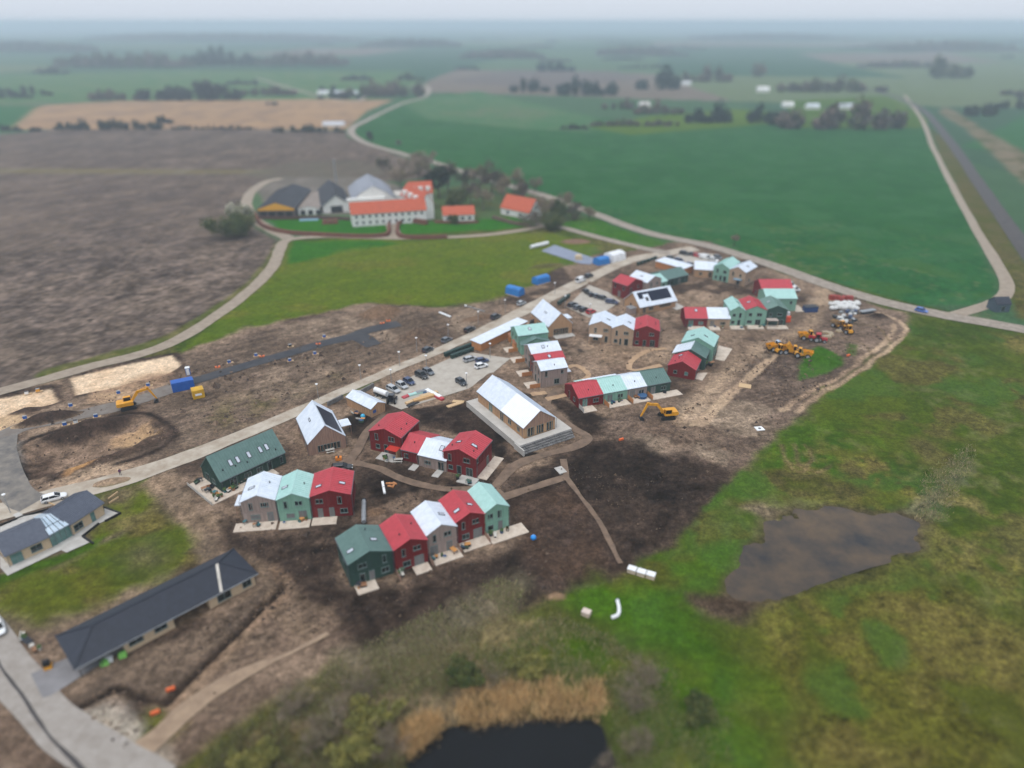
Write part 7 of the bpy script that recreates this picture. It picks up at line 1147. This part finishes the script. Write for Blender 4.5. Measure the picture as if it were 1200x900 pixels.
def tree(px, h, spread, kind, label, cat='tree', name='tree', group=None, seed=0, bark=None, n=None, stems=1, dens=1.0, low=False):
    rd = random.Random(seed * 31 + int(px[0] * 7 + px[1])); P = gat(*px); root = thing(name, P, rd.uniform(0, 6), label, cat, group); b = MB(); tips = []
    for s in range(stems):
        a0 = rd.uniform(0, 6.28); off = 0 if stems == 1 else spread * .25; bx, by = math.cos(a0) * off * .5, math.sin(a0) * off * .5
        pts = [Vector((bx, by, -.3))]; hh = h * (.62 if kind != 'conifer' else .95)
        for k in range(1, 5): pts.append(Vector((bx + math.cos(a0) * off * k * .4 + rd.uniform(-.03, .03) * h, by + math.sin(a0) * off * k * .4 + rd.uniform(-.03, .03) * h, hh * k / 4)))
        r0 = h * (.026 if stems == 1 else .016)
        for k in range(4): b.tube(pts[k], pts[k + 1], r0 * (1 - k * .2), r0 * (1 - (k + 1) * .2), n=6)
        for k in range(11):
            t = rd.uniform(.02 if low else .3, 1); q = pts[0].lerp(pts[-1], t); a_ = rd.uniform(0, 6.28); L = spread * .5 * rd.uniform(.55, 1.0) * (1.15 - .4 * t); e = q + Vector((math.cos(a_) * L, math.sin(a_) * L, L * rd.uniform(.5, 1.1))); e.z = min(e.z, h * .96)
            m_ = q.lerp(e, .5) + Vector((0, 0, -.05 * L)); b.tube(q, m_, r0 * .4, r0 * .26, n=5); b.tube(m_, e, r0 * .26, r0 * .08, n=4); tips.append(e); tips.append(m_.lerp(e, .5))
    b.build('trunk', bark or BARK, root); blobs = []
    for e in tips: q = spread * rd.uniform(.12, .24); blobs.append((e.x, e.y, e.z, q, q, q * .9))
    blobs.append((0, 0, h * .72, spread * .3, spread * .3, h * .24))
    if low: blobs += [(math.cos(k_) * spread * .25, math.sin(k_) * spread * .25, h * .3, spread * .24, spread * .24, h * .3) for k_ in range(6)]
    ms = LEAF[kind]; nb = len(blobs)
    if kind in ('twig', 'brown'): T = np_leaves(blobs, int(46 * dens), h * .012 * 1.0, long=7.0, up=.8, seed=seed)
    else: T = np_leaves(blobs, int(90 * dens), max(.22, h * .035), seed=seed)
    nn = len(T) // nb; mi = np.repeat(np.random.default_rng(seed).integers(0, len(ms), nb), nn); tris_mesh('crown', T, ms, mi, root); return root
def hpx(px, py, n): return n / F_PX * (CAM_H / math.sin(PITCH + math.atan((py - 450) / F_PX))) * 1.02
GT = 'trees round the farm'
farm_trees = [((271, 277), 21, 34, 'green', 'broad dull green bush-like tree beside the farm track at the ploughed field', 1), ((283, 262), 26, 18, 'pale', 'small pale blossoming tree above the broad track-side bush', 1), ((515, 232), 42, 26, 'dark', 'tall dark tree right behind the farmhouse cross wing', 1), ((577, 228), 38, 30, 'brown', 'tall dark brown tree right of the farm garden', 1), ((603, 224), 26, 22, 'twig', 'bare tree behind the half-hipped house roof', 1), ((470, 222), 26, 30, 'twig', 'wide bare tree behind the gambrel barn', 1), ((452, 206), 22, 20, 'brown', 'brown bare tree by the ploughed field behind the barns', 1), ((492, 214), 26, 24, 'twig', 'bare tree between gambrel barn and dark tree', 1), ((533, 244), 24, 26, 'green', 'green bush-like tree above the small white cottage', 1), ((552, 240), 28, 24, 'brown', 'brown tree in the middle of the farm garden', 1), ((566, 246), 24, 26, 'twig', 'pale bare tree left of the half-hipped house', 1), ((542, 222), 24, 22, 'brown', 'brown tree by the country road behind the farm', 1), ((628, 252), 22, 20, 'twig', 'bare tree at the right gable of the half-hipped house', 1), ((640, 258), 26, 24, 'twig', 'bare tree in the right farm garden beside the access road', 1), ((655, 256), 22, 22, 'green', 'pale green tree at the right end of the farm garden', 1), ((672, 257), 22, 20, 'brown', 'brown bush-like tree near the country road beyond the farm', 1), ((648, 268), 14, 22, 'green', 'low green bush by the access road bend', 1), ((622, 266), 12, 26, 'brown', 'low brown bush below the half-hipped house', 1), ((532, 262), 10, 12, 'green', 'small round bush on the lawn by the small cottage', 1), ((434, 166), 12, 8, 'dark', 'lone small tree at the country road bend', 1), ((468, 172), 8, 7, 'brown', 'lone small bare tree in the green field', 1), ((628, 225), 18, 18, 'twig', 'roadside bare tree above the half-hipped house', 1), ((500, 208), 30, 24, 'twig', 'tall bare tree behind the cross wing of the farmhouse', 1), ((526, 226), 38, 24, 'brown', 'tall brown tree between dark tree and small cottage', 1), ((590, 236), 30, 24, 'twig', 'bare tree left of the half-hipped house gable', 1), ((562, 226), 32, 24, 'twig', 'bare tree left of the tall dark brown tree', 1), ((480, 204), 22, 24, 'twig', 'bare tree at the field edge behind the gambrel barn', 1), ((612, 238), 26, 20, 'brown', 'brown tree rising behind the half-hipped roof', 1), ((660, 246), 22, 20, 'twig', 'thin bare tree along the country road by the farm', 1), ((690, 258), 18, 18, 'twig', 'small bare tree on the road verge beyond the farm', 1), ((860, 288), 14, 12, 'twig', 'thin bare bush beside the country road and green field', 1)]
for i, (p, hp, wp, kd, lb, st) in enumerate(farm_trees):
    tree(p, hpx(*p, hp), hpx(*p, wp), kd, lb, 'tree', 'tree' if hp > 15 else 'bush', GT, seed=i + 3, dens=1.2, low=i in (0, 1, 8, 14, 15, 16, 17, 18), stems=5 if i in (0, 1, 16, 17) else 1)
# far woods and hedgerows: each reads as one mass
def wood(x0, x1, y, hp, dp, kind, label, seed):
    A, B = gat(x0, y), gat(x1, y); h = hpx(x0, y, hp); L = (B - A).length; dep = hpx(x0, y, dp) ; g = random.Random(seed); bl = []; n = max(4, int(L / (h * .45)))
    for k in range(n):
        for r in range(max(1, int(dep / (h * .8)))):
            p = A.lerp(B, (k + g.random()) / n)
            if g.random() < .12: continue
            e_ = math.sin(math.pi * min(.98, max(.02, (k + .5) / n))) ** .35; q = h * g.uniform(.22, .46); zz = h * g.uniform(.34, .66) * e_ * (.6 if g.random() < .3 else 1); bl.append((p.x, p.y + r * h * .8 + g.uniform(0, h * .4), p.z + zz, q * 1.1, q * 1.1, zz))
    bl += [(x_, y_, max(.5, z_ - r2 * .3), r0_ * .8, r1_ * .8, r2 * .8) for x_, y_, z_, r0_, r1_, r2 in bl]; T = np_leaves(bl, 110, h * .10, seed=seed); ms = LEAF[kind]; mi = np.repeat(np.random.default_rng(seed).integers(0, len(ms), len(bl)), 110); tag(tris_mesh('distant_wood', T, ms, mi), label, 'wood', kind='stuff')
for i, (x0, x1, y, hp, dp, kd, lb) in enumerate(((166, 276, 118, 20, 30, 'conifer', 'dark distant wood behind the stubble field'), (105, 165, 118, 12, 10, 'brown', 'thin brown copse left of the dark distant wood'), (185, 200, 145, 10, 5, 'conifer', 'tall dark tree clump on the stubble field hedge'), (62, 195, 152, 11, 6, 'dark', 'dark hedge along the ploughed field edge'), (-40, 52, 154, 7, 5, 'dark', 'low dark hedge at the far left field edge'), (200, 300, 152, 5, 4, 'brown', 'faint brown hedge along the ploughed field'), (318, 402, 155, 8, 6, 'dark', 'dark hedge beside the pale far shed'), (280, 345, 112, 10, 10, 'brown', 'faint brown copse right of the dark wood'), (402, 450, 114, 16, 12, 'brown', 'brown trees right of the far white shed'), (440, 500, 113, 18, 14, 'brown', 'brown copse at the country road bend'), (595, 640, 108, 13, 12, 'conifer', 'dark copse left of the middle distant wood'), (652, 718, 112, 19, 16, 'conifer', 'dark wood in the middle distance'), (630, 672, 84, 11, 14, 'conifer', 'small dark copse beyond the brown field'), (752, 798, 105, 20, 16, 'conifer', 'compact dark wood left of the hamlet'), (700, 760, 128, 10, 8, 'brown', 'low brown hedge joining the woods'), (655, 690, 152, 6, 5, 'dark', 'short dark hedge in the green field'), (690, 800, 148, 8, 6, 'brown', 'sparse hedge along the bright strip'), (745, 800, 134, 13, 12, 'brown', 'brown trees by the distant hedge house'), (800, 912, 144, 20, 14, 'conifer', 'long dark conifer row at the green field edge'), (903, 922, 147, 20, 10, 'conifer', 'dark conifer clump ending the row'), (918, 1056, 152, 30, 26, 'brown', 'big brown wood beside the railway'), (915, 1036, 108, 15, 16, 'brown', 'long brown wood behind the white house'), (800, 860, 96, 14, 20, 'brown', 'brown wood left of the tall dark trees'), (850, 905, 90, 20, 20, 'brown', 'tall far trees above the hamlet'), (1090, 1138, 92, 26, 24, 'brown', 'round dark copse in the far right fields'), (1128, 1168, 136, 17, 10, 'dark', 'dark copse by the right field'), (1165, 1250, 128, 12, 10, 'dark', 'hedge running to the right picture edge'), (-60, 60, 112, 10, 14, 'dark', 'dim copse at far left'), (60, 220, 80, 14, 30, 'brown', 'hazy wood line on the left horizon'), (210, 300, 78, 16, 30, 'conifer', 'hazy dark wood on the left horizon'), (300, 400, 78, 12, 30, 'brown', 'hazy wood line near the horizon'), (-50, 100, 62, 8, 40, 'brown', 'faint far wood at the left horizon'), (420, 540, 58, 7, 40, 'brown', 'faint far wood at the centre horizon'), (700, 800, 66, 8, 40, 'brown', 'faint far wood right of centre'), (540, 640, 70, 8, 40, 'brown', 'faint far hedgerow beyond the brown field'), (1045, 1200, 62, 9, 40, 'brown', 'faint far wood on the right horizon'), (820, 1000, 48, 5, 60, 'brown', 'faintest wood line on the right horizon'), (100, 420, 50, 6, 60, 'brown', 'faintest wood line on the left horizon'), (1010, 1120, 80, 7, 20, 'brown', 'hazy hedge before the round copse'))):
    wood(x0, x1, y, hp, dp, kd, lb, 100 + i)
# pond edge: reeds, shrubs, weeds
def blades(P, n, h, wd, ms, label, name, cat, seed, lean=.3, clump=None):
    g = np.random.default_rng(seed); P = ats(P); lo, hi = P.min(0), P.max(0); X = np.empty((0, 2))
    while len(X) < n:
        c = lo + g.random((n * 3, 2)) * (hi - lo); c = c[inside(c[:, 0], c[:, 1], P)]
        if clump: c = c[fbm(c[:, 0] / clump, c[:, 1] / clump, seed) + g.normal(0, .06, len(c)) > .44]
        X = np.vstack([X, c])
    X = X[:n] + g.normal(0, .55, (n, 2)); Z = np.array([gheight(a, b2) for a, b2 in X]) - .1; a_ = g.uniform(0, 6.28, n); hh = h * g.uniform(.6, 1.3, n); ln = g.normal(0, lean, (n, 2)) * hh[:, None]
    base = np.column_stack([X, Z]); dx = np.column_stack([np.cos(a_), np.sin(a_), np.zeros(n)]) * wd; top = base + np.column_stack([ln, hh])
    T = np.stack([base - dx, base + dx, top], 1); tag(tris_mesh(name, T, ms, g.integers(0, len(ms), n)), label, cat, kind='stuff')
REED = [mat('reed', (234, 200, 146), 0.9), mat('reed_b', (208, 172, 120), 0.9), mat('reed_c', (172, 142, 100), 0.9)]
blades([(532, 838), (540, 820), (548, 806), (575, 812), (596, 800), (622, 806), (650, 794), (676, 804), (702, 798), (712, 818), (700, 840), (680, 832), (664, 846), (640, 836), (610, 848), (584, 840), (560, 852)], 4600, 1.5, .06, REED, 'orange-brown reed bed along the far pond bank', 'reeds', 'reeds', 1, .28, 1.6)
blades([(470, 872), (476, 852), (505, 838), (520, 846), (500, 866), (480, 882)], 2200, 1.9, .06, REED, 'tan reed clump at the left pond corner', 'reeds', 'reeds', 2)
WEED = [mat('weed', (160, 146, 112), 0.95), mat('weed_b', (124, 114, 86), 0.95), mat('weed_c', (122, 128, 76), 0.95)]
blades([(395, 768), (470, 737), (560, 692), (600, 670), (614, 690), (600, 720), (560, 742), (545, 790), (430, 810), (370, 800)], 16000, .55, .06, WEED, 'dry brown weeds on the rough bank above the pond', 'dry_weeds', 'weeds', 3, .5, 3.0)
blades([(560, 760), (640, 720), (700, 740), (760, 780), (770, 830), (710, 810), (600, 800), (540, 800)], 12000, .6, .06, [mat('grass_y', (128, 126, 72), 0.95), mat('grass_g', (84, 108, 46), 0.95), WEED[0]], 'mixed tall grass behind the reed bed', 'tall_grass', 'grass', 4, .5, 2.5)
blades([(250, 870), (400, 800), (520, 780), (540, 800), (470, 860), (470, 920), (230, 920)], 12000, .7, .06, [WEED[1], WEED[2], mat('grass_o', (92, 96, 52), 0.95)], 'dull tall grass left of the pond', 'tall_grass', 'grass', 5, .5, 2.5)
blades([(720, 800), (780, 780), (850, 830), (860, 910), (725, 910)], 9000, .6, .06, [WEED[2], MATS['grass_g'], MATS['grass_y']], 'mixed tall grass right of the pond', 'tall_grass', 'grass', 6, .5, 2.5)
GS = 'bare shrubs and bushes round the pond'
for i, (p, h, s, kd, lb, st, bk) in enumerate((((392, 850), 5.5, 5.0, 'twig', 'bare tree with a pale trunk left of the pond', 1, BARK_P), ((440, 848), 3.0, 4.5, 'willow', 'yellow-green bush left of the reed bed', 4, None), ((415, 886), 3.2, 4.5, 'willow', 'olive bush near the bottom edge left of the pond', 4, None), ((372, 872), 3.6, 4.0, 'twig', 'bare brown shrub at the bottom left of the pale-trunked tree', 4, None), ((455, 880), 3.5, 4.2, 'twig', 'bare grey shrub leaning over the left pond bank', 4, None), ((350, 832), 3.2, 4.2, 'twig', 'bare shrub between dirt track and pond', 4, None), ((420, 815), 2.6, 4.0, 'twig', 'low bare shrub above the yellow-green bush', 4, None), ((584, 798), 1.8, 4.0, 'twig', 'low brown shrub just behind the reed bed', 4, None), ((618, 786), 2.0, 3.6, 'willow', 'olive bush behind the reed bed, right of the low brown shrub', 4, None), ((545, 796), 2.2, 3.8, 'green', 'green bush at the left end of the reed bed', 4, None), ((738, 828), 3.2, 4.6, 'twig', 'grey bare shrub right of the reed bed', 4, None), ((752, 800), 2.8, 4.6, 'twig', 'grey-brown thicket above the right pond bank', 4, None), ((738, 872), 2.4, 3.8, 'twig', 'bare dark bush by the right pond corner', 4, None), ((700, 905), 2.6, 4.0, 'twig', 'bare shrub at the bottom edge in front of the pond', 4, None), ((300, 892), 2.6, 4.0, 'willow', 'olive bush beside the dirt track at the bottom edge', 4, None), ((820, 840), 1.8, 3.4, 'green', 'low green bush on the meadow right of the pond', 4, None))):
    tree(p, h, s, kd, lb, 'shrub', 'shrub' if st > 1 else 'bare_tree', GS, seed=300 + i, bark=bk, stems=st, dens=.5, low=st > 1)
blades([(1080, 560), (1140, 520), (1140, 545), (1105, 610), (1075, 610)], 2500, .5, .08, WEED, 'dry weeds at the right end of the rainwater pool', 'dry_weeds', 'weeds', 8, .5, 3)

def rubble(P, n, size, ms, label, seed):
    g = np.random.default_rng(seed); P = ats(P); lo, hi = P.min(0), P.max(0); X = np.empty((0, 2))
    while len(X) < n:
        c = lo + g.random((n * 3, 2)) * (hi - lo); c = c[inside(c[:, 0], c[:, 1], P)]; c = c[fbm(c[:, 0] / 7, c[:, 1] / 7, seed) + g.normal(0, .07, len(c)) > .54]; X = np.vstack([X, c])
    X = X[:n]; Z = np.array([gheight(a, b2) for a, b2 in X]); s = size * g.lognormal(0, .55, n); C = np.column_stack([X, Z]); a_ = g.uniform(0, 6.28, n)
    v = [C + np.column_stack([np.cos(a_ + k * 2.1) * s * g.uniform(.6, 1.5, n), np.sin(a_ + k * 2.1) * s, np.full(n, -.05)]) for k in range(3)] + [C + np.column_stack([g.normal(0, .2, n) * s, g.normal(0, .2, n) * s, s * g.uniform(.5, 1.1, n)])]
    T = np.concatenate([np.stack([v[i], v[j], v[3]], 1) for i, j in ((0, 1), (1, 2), (2, 0))]); mi = np.tile(g.integers(0, len(ms), n), 3); tag(tris_mesh('rubble', T, ms, mi), label, 'rubble', kind='stuff')
RB = [mat('clod', (104, 86, 71), 0.95), mat('clod_b', (124, 103, 85), 0.95), mat('clod_c', (88, 72, 60), 0.95), mat('clod_dark', (62, 50, 43), 0.95)]
rubble([(712, 492), (790, 478), (840, 440), (890, 400), (950, 352), (1000, 346), (1062, 375), (1055, 395), (1020, 418), (975, 448), (925, 490), (890, 530), (852, 552), (780, 528), (715, 512)], 1500, .2, RB, 'clods and stones strewn over the churned mud', 41)
rubble([(600, 402), (640, 352), (700, 328), (790, 345), (860, 330), (940, 360), (860, 400), (770, 440), (690, 455), (645, 450)], 900, .18, RB, 'clods and stones between the half-finished gardens', 42)
rubble([(0, 500), (60, 470), (200, 440), (330, 410), (480, 385), (560, 366), (560, 385), (480, 415), (400, 450), (300, 490), (150, 545), (40, 575)], 1500, .22, RB, 'clods and stones over the dug ground by the spur', 43)
rubble([(90, 820), (250, 725), (330, 680), (380, 735), (300, 780), (200, 850), (140, 880)], 700, .13, RB, 'clods along the trench by the hipped house', 44)
rubble([(258, 602), (450, 550), (620, 540), (850, 552), (740, 655), (560, 730), (400, 745), (300, 660)], 2200, .13, [RB[0], RB[3], RB[3]], 'dark clods over the dug garden soil', 45)

gr = random.Random(77)
for i in range(46):
    y = 44 + 88 * gr.random() ** 1.3; x = gr.uniform(-40, 1240)
    if 100 < y and 420 < x < 1100: continue
    wd_ = gr.uniform(14, 70) * (1 if y < 90 else .7); wood(x, x + wd_, y, gr.uniform(2.2, 5.5) * (y - 20) / 50, gr.uniform(2, 8), gr.choice(['brown', 'brown', 'dark', 'conifer']), 'hazy hedgerow or tree clump in the far fields, one of many', 700 + i)

# ------------------------------------------------------------------ haze: even air round the camera and everything built
hz = MB(); hz.box(-16500, 17000, -260, 23000, -60, 96)
hm = bpy.data.materials.new('haze'); hm.use_nodes = True; t = hm.node_tree; t.nodes.clear()
ho = t.nodes.new('ShaderNodeOutputMaterial'); hv = t.nodes.new('ShaderNodeVolumePrincipled')
hv.inputs['Color'].default_value = (0.74, 0.87, 1.0, 1); hv.inputs['Density'].default_value = 0.00031; hv.inputs['Anisotropy'].default_value = 0.3
t.links.new(hv.outputs[0], ho.inputs['Volume'])
tag(hz.build('haze', hm), 'pale blue haze filling the air over the fields', kind='stuff')
